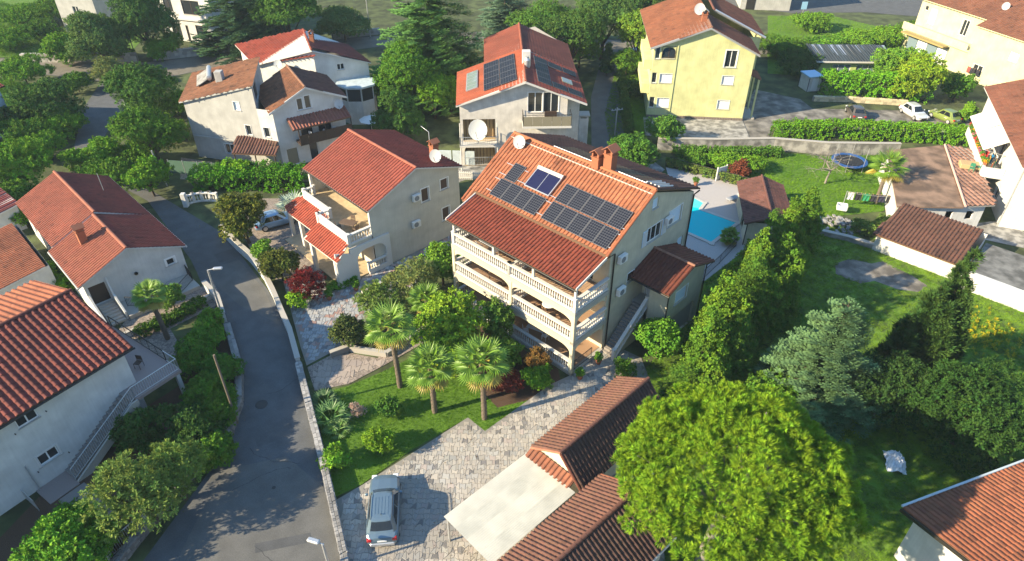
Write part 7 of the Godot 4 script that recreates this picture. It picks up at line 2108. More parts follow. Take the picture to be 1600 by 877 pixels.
func vehicles_and_things() -> void:
	car("parked_car", "silver blue estate car with ribbed roof parked in the paved courtyard", Vector3(-7.5, 0.03, -24.35), -6, 4.55, 1.85, 1.62, Color(0.13, 0.19, 0.24), true)
	car("parked_car", "light blue car parked in the yard of the red roofed terrace house", Vector3(-22.9, 0.03, -56.9), 58, 4.2, 1.72, 1.42, Color(0.22, 0.36, 0.52))
	car("parked_car", "dark brown car parked alone beside the long hedge", Vector3(44.1, 0.03, -83.4), 8, 4.0, 1.75, 1.5, Color(0.1, 0.085, 0.07))
	car("parked_car", "white car parked nose out beside the green car", Vector3(51.6, 0.03, -83.4), 170, 4.1, 1.76, 1.5, Color(0.75, 0.77, 0.78))
	car("parked_car", "light green car parked at the end of the hedge", Vector3(54.9, 0.03, -82.2), -24, 3.9, 1.7, 1.5, Color(0.24, 0.31, 0.075))
	car("parked_car", "white car half hidden under the airy tree by the yellow house", Vector3(20.8, 0.03, -108.5), 60, 4.0, 1.7, 1.45, Color(0.75, 0.77, 0.78))
	var sc := thing("scooter", "dark motor scooter standing on the path beside the olives", "scooter", Vector3(-10.3, 0.03, -47.8), 30)
	for z in [-0.6, 0.6]:
		var w := MB.new(); w.lathe([[0.1, -0.05], [0.24, -0.05], [0.25, 0], [0.24, 0.05], [0.1, 0.05]], 14, Transform3D(Basis(Vector3.FORWARD, PI / 2), Vector3(0, 0.25, z)))
		obj(w, "wheel", mats["tyre"], sc)
	block(sc, "body", mats["navy"], Vector3(-0.16, 0.3, -0.1), Vector3(0.16, 0.72, 0.75), 0.08); block(sc, "seat", mats["tyre"], Vector3(-0.15, 0.73, -0.05), Vector3(0.15, 0.83, 0.7), 0.05)
	block(sc, "footboard", mats["navy"], Vector3(-0.18, 0.25, -0.5), Vector3(0.18, 0.31, -0.05)); block(sc, "front_shield", mats["navy"], Vector3(-0.2, 0.3, -0.58), Vector3(0.2, 0.95, -0.5), 0.02)
	bar(sc, "handlebar", mats["dark metal"], [Vector3(-0.34, 1.02, -0.45), Vector3(0, 0.98, -0.55), Vector3(0.34, 1.02, -0.45)], 0.025)
	# street lamps and poles
	street_lamp("grey street lamp at the roadside by the low house", Vector3(-23.3, 0, -42.6), 4.7, Vector3(0.75, 0, -0.1))
	street_lamp("grey street lamp beside the stone wall at the bottom edge", Vector3(-9.95, 0, -20.7), 2.6, Vector3(-0.5, 0, -0.15))
	street_lamp("tall grey street lamp at the upper left bend", Vector3(-63.5, 0, -105.6), 6.6, Vector3(0.5, 0, 0.3))
	street_lamp("thin grey street lamp before the far road right of the red roofs", Vector3(-23.8, 0, -116.8), 7.0, Vector3(0.5, 0, 0.2))
	utility_pole("wooden pole with cross arm at the upper road", Vector3(-58.6, 0, -106.3), 6.5, mats["galvanised"], true)
	utility_pole("leaning grey pole below the broad tree at the road bend", Vector3(-36.8, 0, -64.7), 4.2, mats["galvanised"], false, Vector3(-0.3, 0, 0.2))
	utility_pole("tall bare wooden pole standing in the planted bank beside the road", Vector3(-18.5, 0, -31.4), 6.2, mats["pole wood"], false)
	utility_pole("short pale pole with insulators behind the orange solar roof", Vector3(12.5, 0, -77.4), 3.6, mats["galvanised"], true)
	utility_pole("pale pole behind the bright red roof", Vector3(-37.8, 0, -119.5), 4.5, mats["galvanised"], false)
	utility_pole("thin pole at the bend below the broad green tree", Vector3(-47.5, 0, -80.3), 6.0, mats["galvanised"], false)
	# loungers, trampoline, clothes, tarp
	lounger("left lounger on the pool deck", Vector3(22.9, 0.08, -61.6), 60); lounger("right lounger on the pool deck", Vector3(24.2, 0.08, -60.0), 58)
	var tr := thing("trampoline", "round trampoline with blue rim behind the bare tree", "trampoline", Vector3(37.6, 0, -69.2))
	var b := MB.new(); b.lathe([[1.5, 0.72], [1.9, 0.72], [1.9, 0.8], [1.5, 0.8], [1.5, 0.72]], 24, Transform3D(), false); obj(b, "rim_pad", mats["blue pad"], tr)
	b = MB.new(); b.lathe([[0.01, 0.7], [1.5, 0.71], [1.5, 0.73], [0.01, 0.72]], 24); obj(b, "mat", mats["tyre"], tr)
	for i in 6:
		var w := TAU * i / 6
		bar(tr, "leg", mats["galvanised"], [Vector3(cos(w) * 1.8, 0, sin(w) * 1.8), Vector3(cos(w) * 1.8, 2.2, sin(w) * 1.8)], 0.03)
	b = MB.new()
	for i in 24:
		var w := TAU * i / 24
		b.tube([Vector3(cos(w) * 1.8, 0.8, sin(w) * 1.8), Vector3(cos(w) * 1.8, 2.1, sin(w) * 1.8)], [0.008], 3, false)
	obj(b, "net", mats["navy"], tr)
	var ln := thing("clothes_line", "clothes line stretched beside the felt roofed annex", "clothes line", Vector3(33.6, 0, -60.4))
	for q in [Vector3.ZERO, Vector3(4.6, 0, 0.9)]: bar(ln, "post", mats["galvanised"], [q, q + UPV * 1.75], 0.04)
	for k in 2: bar(ln, "line", mats["white plastic"], [Vector3(0, 1.7, k * 0.3), Vector3(2.3, 1.62, 0.45 + k * 0.3), Vector3(4.6, 1.7, 0.9 + k * 0.3)], 0.01, 3)
	for i in 6: cloth("washing", "%s garment on the line by the annex, counted from the left" % ["first", "second", "third", "fourth", "fifth", "last"][i], Vector3(34.0 + i * 0.72, 0.85, -60.28 + i * 0.14), 11, 0.6, 0.82, [Color(0.55, 0.56, 0.58), Color(0.015, 0.015, 0.02), Color(0.02, 0.22, 0.1), Color(0.02, 0.02, 0.03), Color(0.02, 0.02, 0.05), Color(0.015, 0.015, 0.02)][i])
	var tp := thing("white_tarp", "crumpled white sheet heaped under the dark bushes", "tarp", Vector3(24.3, 0, -28.1), 15)
	tp.scale = Vector3(0.85, 0.9, 0.85)
	var f := FastNoiseLite.new(); f.frequency = 0.9; f.seed = 3
	b = MB.new()
	var hgt := func(i: int, j: int) -> Vector3:
		var x := (i - 8) * 0.085; var z := (j - 10) * 0.1
		var e := clampf(1.05 - sqrt(pow(x / 0.72, 2) + pow(z / 1.05, 2)), 0, 1)
		return Vector3(x + 0.1 * f.get_noise_2d(z * 3, x), 0.02 + sqrt(e) * (0.6 + 0.7 * f.get_noise_2d(x * 2.5, z * 2.5)) + 0.3 * absf(f.get_noise_2d(x * 7, z * 7)) * sqrt(e), z)
	for i in 16:
		for j in 20: b.quad(hgt.call(i, j + 1), hgt.call(i, j), hgt.call(i + 1, j), hgt.call(i + 1, j + 1))
	obj(b, "sheet", mats["white sheet"], tp)
	var rb := thing("rubble_heap", "grey heap of rubble and sticks at the lawn wall", "rubble", Vector3(31.5, 0, -56.6))
	b = MB.new()
	for i in 120:
		var w := R(0, TAU); var q := sqrt(rng.randf()) * 1.9
		var s := R(0.08, 0.28)
		b.cbox(Vector3(cos(w) * q * 1.2, (1.9 - q) * 0.3 + 0.05, sin(w) * q), Vector3(s, s * 0.7, s * R(0.8, 2.2)), Transform3D(Basis(UPV, 0), Vector3.ZERO))
	stuff(obj(b, "stones", mats["concrete"], rb))
	block_thing("white_crate", "white plastic crate on the rubble heap", "crate", Vector3(32.8, 0.5, -59.0), Vector3(0.9, 0.5, 0.7), mats["white plastic"])
	# flower pots
	var pots := [[-15.2, -44.9, "left of the porch of the red roofed house"], [-13.2, -46.2, "right of the porch of the red roofed house"], [-26.4, -43.2, "at the gate of the low roadside house"], [6.4, -37.2, "at the foot of the outside stairs"], [4.9, -35.6, "beside the corner column of the terrace house"], [-2.3, -38.9, "under the ground balustrade of the terrace house"], [26.0, -60.6, "on the pool deck by the fence"], [19.6, -64.8, "on the pool deck near the ivy"]]
	for p in pots:
		var fp := thing("flower_pot", "terracotta pot with a green plant " + p[2], "flower pot", Vector3(p[0], 0.05, p[1]))
		b = MB.new(); b.lathe([[0.16, 0.0], [0.24, 0.36], [0.27, 0.36], [0.27, 0.42], [0.2, 0.42]], 12)
		obj(b, "pot", mats["terracotta"], fp)
		foliage(fp, "plant", [[Vector3(0, 0.62, 0), Vector3(0.32, 0.3, 0.32)]], 40, "broad", 0.26, Color(0.06, 0.15, 0.02))
	# bare tree
	var bt := thing("bare_tree", "leafless grey tree beside the trampoline", "tree", Vector3(33.6, 0, -65.2))
	b = MB.new()
	branch(b, Vector3.ZERO, Vector3(0.1, 1, 0.05), 1.6, 0.13, 5)
	obj(b, "branches", mats["grey bark"], bt)
	# big umbrella pine
	var up := thing("umbrella_pine", "huge yellow green umbrella pine with one dense dome in the right foreground", "tree", Vector3(10.6, 0, -21.3))
	trunk(up, [Vector3(-0.2, -0.1, 0.1), Vector3(0.0, 2.2, 0), Vector3(0.25, 4.6, -0.1), Vector3(0.3, 6.8, -0.2)], 0.34, 0.2, mats["grey bark"])
	var lobes := []
	var bulge := FastNoiseLite.new()
	bulge.seed = 21; bulge.frequency = 1.3
	for i in 210:
		var y := 1.0 - (i + 0.5) / 210.0 * 1.22
		var w := i * 2.39996
		var rr := sqrt(maxf(0.0, 1 - y * y))
		var p := Vector3(cos(w) * rr * 4.9, 7.0 + y * 2.9 * (1.0 if y > 0 else 1.5), sin(w) * rr * 4.75) 
		var grow := 1.0 + 0.34 * bulge.get_noise_3d(cos(w) * rr * 2.0, y * 2.0, sin(w) * rr * 2.0) + R(-0.04, 0.04)
		p = Vector3(p.x * grow, 7.0 + (p.y - 7.0) * grow, p.z * grow)
		if p.x < -0.6 and p.z > 1.9 and y < 0.02: continue
		lobes.append([p + Vector3(0.3, R(-0.2, 0.25), -0.2), Vector3.ONE * R(0.42, 0.7)])
		if i % 9 == 0: trunk(up, [Vector3(0.2, 4.4, -0.1), p * Vector3(0.5, 0, 0.5) + Vector3(0.2, lerpf(4.8, p.y, 0.55), 0), p], 0.1, 0.03, mats["grey bark"], "limb")
	foliage(up, "crown", lobes, 12000, "needle", 0.42, Color(0.105, 0.2, 0.016), 0.3, 0.5, 0.7)
	# cypress with three tips
	var cy := thing("cypress_tree", "tall dark cypress with ragged leaning tips behind the pine", "tree", Vector3(28.4, 0, -35.4))
	lobes = []
	for q in [[Vector3(0.3, 0, -0.2), Vector3(1.1, 10.8, -0.6), 1.5], [Vector3(-0.5, 0, 0), Vector3(-0.6, 8.6, 0.0), 1.45], [Vector3(-1.2, 0, 0.5), Vector3(-2.3, 6.0, 0.6), 1.25], [Vector3(0.8, 0, 0.4), Vector3(1.6, 7.2, 0.5), 1.3], [Vector3(0, 0, 0.6), Vector3(0.2, 7.0, 0.9), 1.4]]:
		trunk(cy, [q[0], q[0].lerp(q[1], 0.5), q[1]], 0.16, 0.03, mats["bark"])
		for k in 9:
			var g := (k + 0.5) / 9.0
			var s: float = q[2] * 1.2 * (1.05 - pow(g, 1.6) * 0.92) * R(0.85, 1.12)
			lobes.append([q[0].lerp(q[1], g * 0.96 + 0.02) + Vector3(R(-0.2, 0.2), 0.2, R(-0.2, 0.2)), Vector3(s, 0.85, s)])
	foliage(cy, "crown", lobes, 9500, "flame", 0.55, Color(0.033, 0.075, 0.024), 0.3, 0.5, 1.2)
	# palms
	palm("palm standing at the edge of the walled bed, leftmost of the lawn palms", -8.0, -34.8, 5.2, 2.1, Vector2(-0.25, -0.35))
	palm("middle palm of the lawn with yellow hanging fronds", -5.3, -32.4, 4.0, 2.0, Vector2(-0.05, -0.1))
	palm("rightmost palm of the lawn with the widest crown", -1.87, -31.8, 4.9, 2.2, Vector2(-0.1, -0.2))
	palm("short palm at the path behind the other lawn palms", -6.6, -41.6, 2.5, 1.7)
	palm("palm beside the steps of the low roadside house", -26.7, -40.0, 3.9, 1.5, Vector2(-0.35, -0.3))
	palm("palm beside the white wall of the felt roofed annex", 37.2, -61.0, 3.9, 2.2, Vector2(0.1, -0.2))
	palm("tiny palm on the pool deck beside the railing", 20.2, -53.5, 0.7, 1.1)
	fan_plant("low fan palm against the stone wall", -12.2, -31.6, 1.5, Color(0.06, 0.15, 0.03)); fan_plant("fan palm seedling beside the low fan palm", -11.6, -30.7, 1.0, Color(0.1, 0.2, 0.04))
	fan_plant("spiky plant at the corner of the lawn by the wall", -13.0, -33.2, 1.1, Color(0.05, 0.12, 0.03)); fan_plant("pale agave behind the blue parked car", -22.0, -59.8, 1.9, Color(0.3, 0.38, 0.3), "agave")

func block_thing(called: String, label: String, category: String, at: Vector3, s: Vector3, m: Material) -> void:
	var o := thing(called, label, category, at, 20)
	block(o, "bottom", m, Vector3(-s.x / 2, 0, -s.z / 2), Vector3(s.x / 2, 0.05, s.z / 2))
	for k in [-1, 1]:
		block(o, "side", m, Vector3(k * s.x / 2 - 0.03, 0.051, -s.z / 2), Vector3(k * s.x / 2 + 0.03, s.y, s.z / 2)); block(o, "side", m, Vector3(-s.x / 2 + 0.031, 0.051, k * s.z / 2 - 0.03), Vector3(s.x / 2 - 0.031, s.y, k * s.z / 2 + 0.03))

func branch(b: MB, p: Vector3, d: Vector3, len: float, r: float, depth: int) -> void:
	var q := p + d.normalized() * len
	b.tube([p, p.lerp(q, 0.5) + Vector3(R(-0.05, 0.05), 0, R(-0.05, 0.05)) * len, q], [r, r * 0.85, r * 0.65], 5 if depth > 2 else 4, false)
	if depth == 0: return
	for i in (4 if depth == 5 else 3):
		branch(b, q, d.normalized() * 0.8 + Vector3(R(-1.3, 1.3), R(-0.35, 0.45), R(-1.3, 1.3)), len * R(0.6, 0.85), r * 0.6, depth - 1)

func plants_list() -> void:
	leafy("dark_tree", "dark round tree at the junction beside the blue house", "tree", -56.1, -79.1, 6.0, 4.0, Color(0.045, 0.105, 0.03), {"n": 0.8})
	leafy("dark_tree", "low dark tree in front of the blue house at the left edge", "tree", -51.4, -63.9, 5, 3.6, Color(0.085, 0.19, 0.02), {})
	leafy("bright_shrub", "light green shrub pile at the far left above the blue house", "shrub", -68.5, -94.3, 3.5, 3.6, Color(0.085, 0.19, 0.02), {})
	leafy("broadleaf_tree", "broad green tree beside the junction left of the grey gable house", "tree", -44.9, -80.4, 7.5, 4.4, Color(0.05, 0.12, 0.03), {})
	leafy("broadleaf_tree", "green tree below the broad one at the left of the grey gable house", "tree", -39.5, -69.7, 6.5, 3.7, Color(0.055, 0.13, 0.018), {})
	leafy("olive_tree", "grey green olive tree at the upper road junction", "tree", -56.0, -93.6, 4.2, 2.4, Color(0.12, 0.16, 0.07), {"kind": "fine"})
	leafy("small_tree", "little bright tree beside the leaning pole near the grey house", "tree", -37.2, -62.5, 4.0, 2.4, Color(0.085, 0.19, 0.02), {})
	leafy("trimmed_shrub", "bright rounded shrub in front of the lone road bend", "shrub", -45.0, -69.0, 3.4, 2.4, Color(0.085, 0.19, 0.02), {"clear": 0.05})
	leafy("trimmed_shrub", "bright rounded shrub at the road bend nearest the low house", "shrub", -42.1, -64.9, 3.0, 2.2, Color(0.055, 0.13, 0.018), {"clear": 0.05})
	leafy("trimmed_shrub", "dark shrub on the roadside above the low house", "shrub", -44.1, -65.3, 2.6, 2.0, Color(0.055, 0.13, 0.018), {"clear": 0.05})
	leafy("grey_green_tree", "pale grey green tree in front of the grey block", "tree", -60.7, -101.2, 8, 4.6, Color(0.075, 0.14, 0.05), {})
	leafy("bright_shrub", "vivid lime shrub left of the lamp post on the upper road", "shrub", -67.5, -103.1, 4.5, 3.0, Color(0.085, 0.19, 0.02), {"clear": 0.05})
	leafy("broadleaf_tree", "large dark tree between the grey block and the white block", "tree", -56.0, -106.6, 10, 5.2, Color(0.05, 0.115, 0.035), {})
	leafy("bright_shrub", "small yellow green shrub before the white block", "shrub", -52.7, -106.8, 3.6, 1.9, Color(0.085, 0.19, 0.02), {"clear": 0.05})
	conifer("dark_pine", "broad dark pine right of the white block", -41.3, -107.9, 13, 7.5, Color(0.035, 0.075, 0.028), {"rows": 12, "taper": 0.55, "size": 1.2})
	leafy("broadleaf_tree", "bright tree with bare trunk by the upper road", "tree", -34.5, -108.2, 10, 6.0, Color(0.06, 0.14, 0.03), {"clear": 0.5})
	leafy("light_leaved_tree", "round tree with pale leaves beside the upper road", "tree", -27.5, -114.3, 5.5, 4.6, Color(0.09, 0.15, 0.06), {})
	leafy("hillside_shrub", "topmost green bush on the slope at the upper left corner", "bush", -86.0, -123.8, 3.4, 4.5, Color(0.085, 0.19, 0.02), {"clear": 0.05, "group": "bushes on the upper left slope", "n": 0.7})
	leafy("hillside_shrub", "second green bush on the slope at the upper left corner", "bush", -81.2, -124.4, 4, 4.2, Color(0.055, 0.13, 0.018), {"clear": 0.05, "group": "bushes on the upper left slope", "n": 0.7})
	leafy("hillside_shrub", "leftmost green bush on the slope at the upper left corner", "bush", -80.2, -110.0, 3, 4, Color(0.085, 0.19, 0.02), {"clear": 0.05, "group": "bushes on the upper left slope", "n": 0.7})
	leafy("hillside_shrub", "lowest green bush on the slope at the upper left corner", "bush", -78.0, -115.1, 3, 3.6, Color(0.055, 0.13, 0.018), {"clear": 0.05, "group": "bushes on the upper left slope", "n": 0.7})
	leafy("filler_shrub", "first green shrub among the houses of the upper left, counted from the blue house", "shrub", -56.8, -74.6, 3, 2.8, Color(0.055, 0.13, 0.018), {"clear": 0.02, "group": "loose shrubs of the upper left"})
	leafy("filler_shrub", "second green shrub among the houses of the upper left, counted from the blue house", "shrub", -54.0, -77.1, 3.2, 2.6, Color(0.085, 0.19, 0.02), {"clear": 0.02, "group": "loose shrubs of the upper left"})
	leafy("filler_shrub", "third green shrub among the houses of the upper left, counted from the blue house", "shrub", -53.1, -70.6, 3, 2.6, Color(0.085, 0.19, 0.02), {"clear": 0.02, "group": "loose shrubs of the upper left"})
	leafy("filler_shrub", "fourth green shrub among the houses of the upper left, counted from the blue house", "shrub", -59.9, -91.7, 2.4, 2.0, Color(0.055, 0.13, 0.018), {"clear": 0.02, "group": "loose shrubs of the upper left"})
	leafy("filler_shrub", "fifth green shrub among the houses of the upper left, counted from the blue house", "shrub", -60.0, -77.7, 3.4, 2.8, Color(0.045, 0.1, 0.03), {"clear": 0.02, "group": "loose shrubs of the upper left"})
	leafy("filler_shrub", "sixth green shrub among the houses of the upper left, counted from the blue house", "shrub", -41.7, -67.3, 2.2, 2.2, Color(0.055, 0.13, 0.018), {"clear": 0.02, "group": "loose shrubs of the upper left"})
	leafy("filler_shrub", "seventh green shrub among the houses of the upper left, counted from the blue house", "shrub", -41.8, -70.0, 2.6, 2.2, Color(0.085, 0.19, 0.02), {"clear": 0.02, "group": "loose shrubs of the upper left"})
	leafy("filler_shrub", "eighth green shrub among the houses of the upper left, counted from the blue house", "shrub", -40.9, -76.1, 2.6, 2.2, Color(0.055, 0.13, 0.018), {"clear": 0.02, "group": "loose shrubs of the upper left"})
	leafy("filler_shrub", "ninth green shrub among the houses of the upper left, counted from the blue house", "shrub", -42.9, -83.7, 2.8, 2.2, Color(0.085, 0.19, 0.02), {"clear": 0.02, "group": "loose shrubs of the upper left"})
	leafy("filler_shrub", "tenth green shrub among the houses of the upper left, counted from the blue house", "shrub", -60.7, -105.2, 3.0, 2.2, Color(0.055, 0.13, 0.018), {"clear": 0.02, "group": "loose shrubs of the upper left"})
	leafy("filler_shrub", "eleventh green shrub among the houses of the upper left, counted from the blue house", "shrub", -54.3, -105.2, 3.0, 2.0, Color(0.085, 0.19, 0.02), {"clear": 0.02, "group": "loose shrubs of the upper left"})
	leafy("filler_shrub", "twelfth green shrub among the houses of the upper left, counted from the blue house", "shrub", -46.8, -107.3, 2.4, 1.8, Color(0.055, 0.13, 0.018), {"clear": 0.02, "group": "loose shrubs of the upper left"})
	leafy("filler_shrub", "thirteenth green shrub among the houses of the upper left, counted from the blue house", "shrub", -32.8, -111.2, 2.4, 2.2, Color(0.055, 0.13, 0.018), {"clear": 0.02, "group": "loose shrubs of the upper left"})
	leafy("filler_shrub", "fourteenth green shrub among the houses of the upper left, counted from the blue house", "shrub", -48.3, -69.2, 2.0, 1.6, Color(0.085, 0.19, 0.02), {"clear": 0.02, "group": "loose shrubs of the upper left"})
	leafy("filler_shrub", "fifteenth green shrub among the houses of the upper left, counted from the blue house", "shrub", -50.1, -60.5, 2.6, 2.4, Color(0.055, 0.13, 0.018), {"clear": 0.02, "group": "loose shrubs of the upper left"})
	leafy("filler_shrub", "sixteenth green shrub among the houses of the upper left, counted from the blue house", "shrub", -46.7, -57.1, 2.2, 2.0, Color(0.085, 0.19, 0.02), {"clear": 0.02, "group": "loose shrubs of the upper left"})
	leafy("filler_shrub", "seventeenth green shrub among the houses of the upper left, counted from the blue house", "shrub", -40.3, -47.1, 1.6, 1.6, Color(0.085, 0.19, 0.02), {"clear": 0.02, "group": "loose shrubs of the upper left"})
	leafy("filler_shrub", "last green shrub among the houses of the upper left, counted from the blue house", "shrub", -37.8, -46.3, 1.4, 1.3, Color(0.085, 0.19, 0.02), {"clear": 0.02, "group": "loose shrubs of the upper left"})
	conifer("cedar_tree", "huge feathery cedar behind the gabled solar house", -10.8, -90.5, 16, 8.6, Color(0.07, 0.155, 0.035), {"rows": 15, "taper": 0.6, "size": 1.3, "clear": 0.1})
	conifer("blue_cedar", "blue grey cedar right of the huge feathery cedar", -1.0, -109.0, 13, 4.6, Color(0.075, 0.13, 0.075), {"rows": 12, "size": 1.1})
	leafy("broadleaf_tree", "dense tree at the left wall of the gabled solar house", "tree", -13.6, -85.0, 8.5, 4.6, Color(0.06, 0.15, 0.02), {})
	leafy("broadleaf_tree", "tall tree beside the glazed bay", "tree", -13.2, -75.6, 6.5, 3.0, Color(0.04, 0.1, 0.025), {})
	leafy("lime_tree", "small lime green tree left of the gabled solar house", "tree", -9.8, -82.6, 5.5, 2.4, Color(0.085, 0.19, 0.02), {})
	leafy("lime_tree", "lime green sapling touching the gabled house corner", "tree", -7.9, -84.5, 5, 1.4, Color(0.085, 0.19, 0.02), {})
	leafy("street_tree", "first from the left of the leafy trees in the row behind the gabled house", "tree", 4.7, -102.7, 9, 5, Color(0.06, 0.14, 0.03), {"clear": 0.4, "group": "trees behind the gabled house", "n": 0.8})
	leafy("street_tree", "second from the left of the leafy trees in the row behind the gabled house", "tree", 8.6, -98.8, 9, 5.5, Color(0.05, 0.11, 0.03), {"clear": 0.4, "group": "trees behind the gabled house", "n": 0.8})
	leafy("street_tree", "third from the left of the leafy trees in the row behind the gabled house", "tree", 13.8, -105.3, 10, 6, Color(0.055, 0.12, 0.04), {"clear": 0.4, "group": "trees behind the gabled house", "n": 0.8})
	leafy("street_tree", "last of the leafy trees in the row behind the gabled house", "tree", 19.7, -109.6, 10, 5, Color(0.05, 0.1, 0.03), {"clear": 0.4, "group": "trees behind the gabled house", "n": 0.8})
	leafy("bright_tree", "vivid green tree by the alley right of the gabled house", "tree", 10.1, -101.8, 5.5, 3.3, Color(0.085, 0.19, 0.02), {})
	leafy("yellow_green_tree", "airy yellow green tree left of the yellow house", "tree", 18.4, -100.2, 8.5, 4.3, Color(0.1, 0.19, 0.03), {"clear": 0.35, "n": 0.75})
	conifer("young_conifer", "slim clipped conifer column beside the alley", 13.8, -98.1, 5, 0.9, Color(0.03, 0.075, 0.02), {"rows": 9, "kind": "flame", "size": 0.6, "rise": 0.3})
	leafy("garden_shrub", "round dark shrub on the yellow house lawn", "shrub", 16.0, -89.8, 2.5, 1.8, Color(0.03, 0.075, 0.02), {"clear": 0.05})
	leafy("garden_shrub", "small tree in the sandy bed by the yellow house", "shrub", 16.4, -97.1, 4.2, 2.4, Color(0.055, 0.13, 0.018), {})
	leafy("laurel_bush", "big glossy laurel behind the orange solar roof", "bush", 13.2, -67.9, 4.2, 3.0, Color(0.05, 0.13, 0.025), {"clear": 0.05})
	leafy("laurel_bush", "glossy bush at the foot of the yellow house wall", "bush", 18.0, -74.9, 3.4, 2.2, Color(0.06, 0.15, 0.03), {"clear": 0.05})
	leafy("bed_shrub", "leftmost dark low shrub in the bed above the pool fence", "shrub", 20.7, -69.3, 1.5, 1.6, Color(0.055, 0.13, 0.018), {"clear": 0.02, "size": 0.4})
	leafy("bed_shrub", "bright low shrub in the bed above the pool fence", "shrub", 23.4, -69.0, 1.5, 1.9, Color(0.085, 0.19, 0.02), {"clear": 0.02, "size": 0.4})
	leafy("bed_shrub", "rightmost bright low shrub in the bed above the pool fence", "shrub", 26.4, -68.2, 1.5, 1.7, Color(0.085, 0.19, 0.02), {"clear": 0.02, "size": 0.4})
	leafy("bed_shrub", "reddish low shrub in the bed above the pool fence", "shrub", 24.7, -67.1, 1.5, 1.3, Color(0.12, 0.04, 0.03), {"clear": 0.02, "size": 0.4})
	leafy("bank_bush", "highest bush on the grassy bank behind the metal roofed shed", "bush", 51.6, -120.8, 2.6, 3.6, Color(0.085, 0.19, 0.02), {"clear": 0.02, "n": 0.8})
	leafy("bank_bush", "wide left bush on the grassy bank behind the metal roofed shed", "bush", 42.2, -107.2, 2.8, 4.5, Color(0.055, 0.13, 0.018), {"clear": 0.02, "n": 0.8})
	leafy("bank_bush", "dark lower left bush on the grassy bank behind the metal roofed shed", "bush", 41.9, -98.9, 3.2, 3.2, Color(0.03, 0.075, 0.02), {"clear": 0.02, "n": 0.8})
	leafy("bank_bush", "middle bush on the grassy bank behind the metal roofed shed", "bush", 55.2, -110.8, 2.6, 3.4, Color(0.085, 0.19, 0.02), {"clear": 0.02, "n": 0.8})
	leafy("bank_bush", "bright right bush on the grassy bank behind the metal roofed shed", "bush", 60.1, -111.7, 3.0, 3.4, Color(0.085, 0.19, 0.02), {"clear": 0.02, "n": 0.8})
	leafy("bank_bush", "rightmost bush on the grassy bank behind the metal roofed shed", "bush", 65.8, -116.0, 2.6, 3.0, Color(0.055, 0.13, 0.018), {"clear": 0.02, "n": 0.8})
	leafy("bamboo_clump", "yellow green bamboo clump above the parked green car", "bush", 54.0, -88.7, 6, 3.8, Color(0.13, 0.22, 0.02), {"clear": 0.1, "kind": "fine", "size": 0.8})
	leafy("garden_tree", "green tree overhanging the right end of the metal shed roof", "tree", 52.8, -93.3, 5.5, 3.4, Color(0.09, 0.2, 0.03), {"clear": 0.1})
	leafy("garden_tree", "dense bush between the green car and the awning house", "bush", 59.6, -88.7, 3.6, 2.2, Color(0.06, 0.15, 0.02), {"clear": 0.05})
	leafy("garden_tree", "narrow bright bush at the end of the awning house balcony", "bush", 57.3, -81.5, 2.6, 1.1, Color(0.085, 0.19, 0.02), {"clear": 0.05})
	leafy("laurel_tree", "first of the tall pointed laurels counted from the pool house", "tree", 26.3, -52.6, 6.5, 1.9, Color(0.06, 0.135, 0.018), {"clear": 0.04, "spire": true, "n": 1.3, "shell": 0.5, "kind": "broad", "size": 0.42, "group": "laurel row beside the meadow"})
	leafy("laurel_tree", "second of the tall pointed laurels counted from the pool house", "tree", 23.4, -48.9, 7.5, 2.0, Color(0.075, 0.15, 0.018), {"clear": 0.04, "spire": true, "n": 1.3, "shell": 0.5, "kind": "broad", "size": 0.42, "group": "laurel row beside the meadow"})
	leafy("laurel_tree", "third of the tall pointed laurels counted from the pool house", "tree", 21.3, -47.2, 7.5, 1.8, Color(0.05, 0.115, 0.02), {"clear": 0.04, "spire": true, "n": 1.3, "shell": 0.5, "kind": "fine", "size": 0.42, "group": "laurel row beside the meadow"})
	leafy("laurel_tree", "fourth of the tall pointed laurels counted from the pool house", "tree", 20.8, -43.1, 8, 2.1, Color(0.06, 0.135, 0.018), {"clear": 0.04, "spire": true, "n": 1.3, "shell": 0.5, "kind": "broad", "size": 0.42, "group": "laurel row beside the meadow"})
	leafy("laurel_tree", "fifth of the tall pointed laurels counted from the pool house", "tree", 18.8, -42.8, 8.5, 2.0, Color(0.075, 0.15, 0.018), {"clear": 0.04, "spire": true, "n": 1.3, "shell": 0.5, "kind": "broad", "size": 0.42, "group": "laurel row beside the meadow"})
	leafy("laurel_tree", "sixth of the tall pointed laurels counted from the pool house", "tree", 16.9, -39.5, 9, 2.2, Color(0.05, 0.115, 0.02), {"clear": 0.04, "spire": true, "n": 1.3, "shell": 0.5, "kind": "fine", "size": 0.42, "group": "laurel row beside the meadow"})
	leafy("laurel_tree", "seventh of the tall pointed laurels counted from the pool house", "tree", 18.8, -40.3, 6.5, 2.0, Color(0.06, 0.135, 0.018), {"clear": 0.04, "spire": true, "n": 1.3, "shell": 0.5, "kind": "broad", "size": 0.42, "group": "laurel row beside the meadow"})
	leafy("laurel_tree", "eighth of the tall pointed laurels counted from the pool house", "tree", 14.9, -37.0, 8.5, 2.1, Color(0.075, 0.15, 0.018), {"clear": 0.04, "spire": true, "n": 1.3, "shell": 0.5, "kind": "broad", "size": 0.42, "group": "laurel row beside the meadow"})
	leafy("laurel_tree", "ninth of the tall pointed laurels counted from the pool house", "tree", 15.7, -35.7, 6, 2.0, Color(0.05, 0.115, 0.02), {"clear": 0.04, "spire": true, "n": 1.3, "shell": 0.5, "kind": "fine", "size": 0.42, "group": "laurel row beside the meadow"})
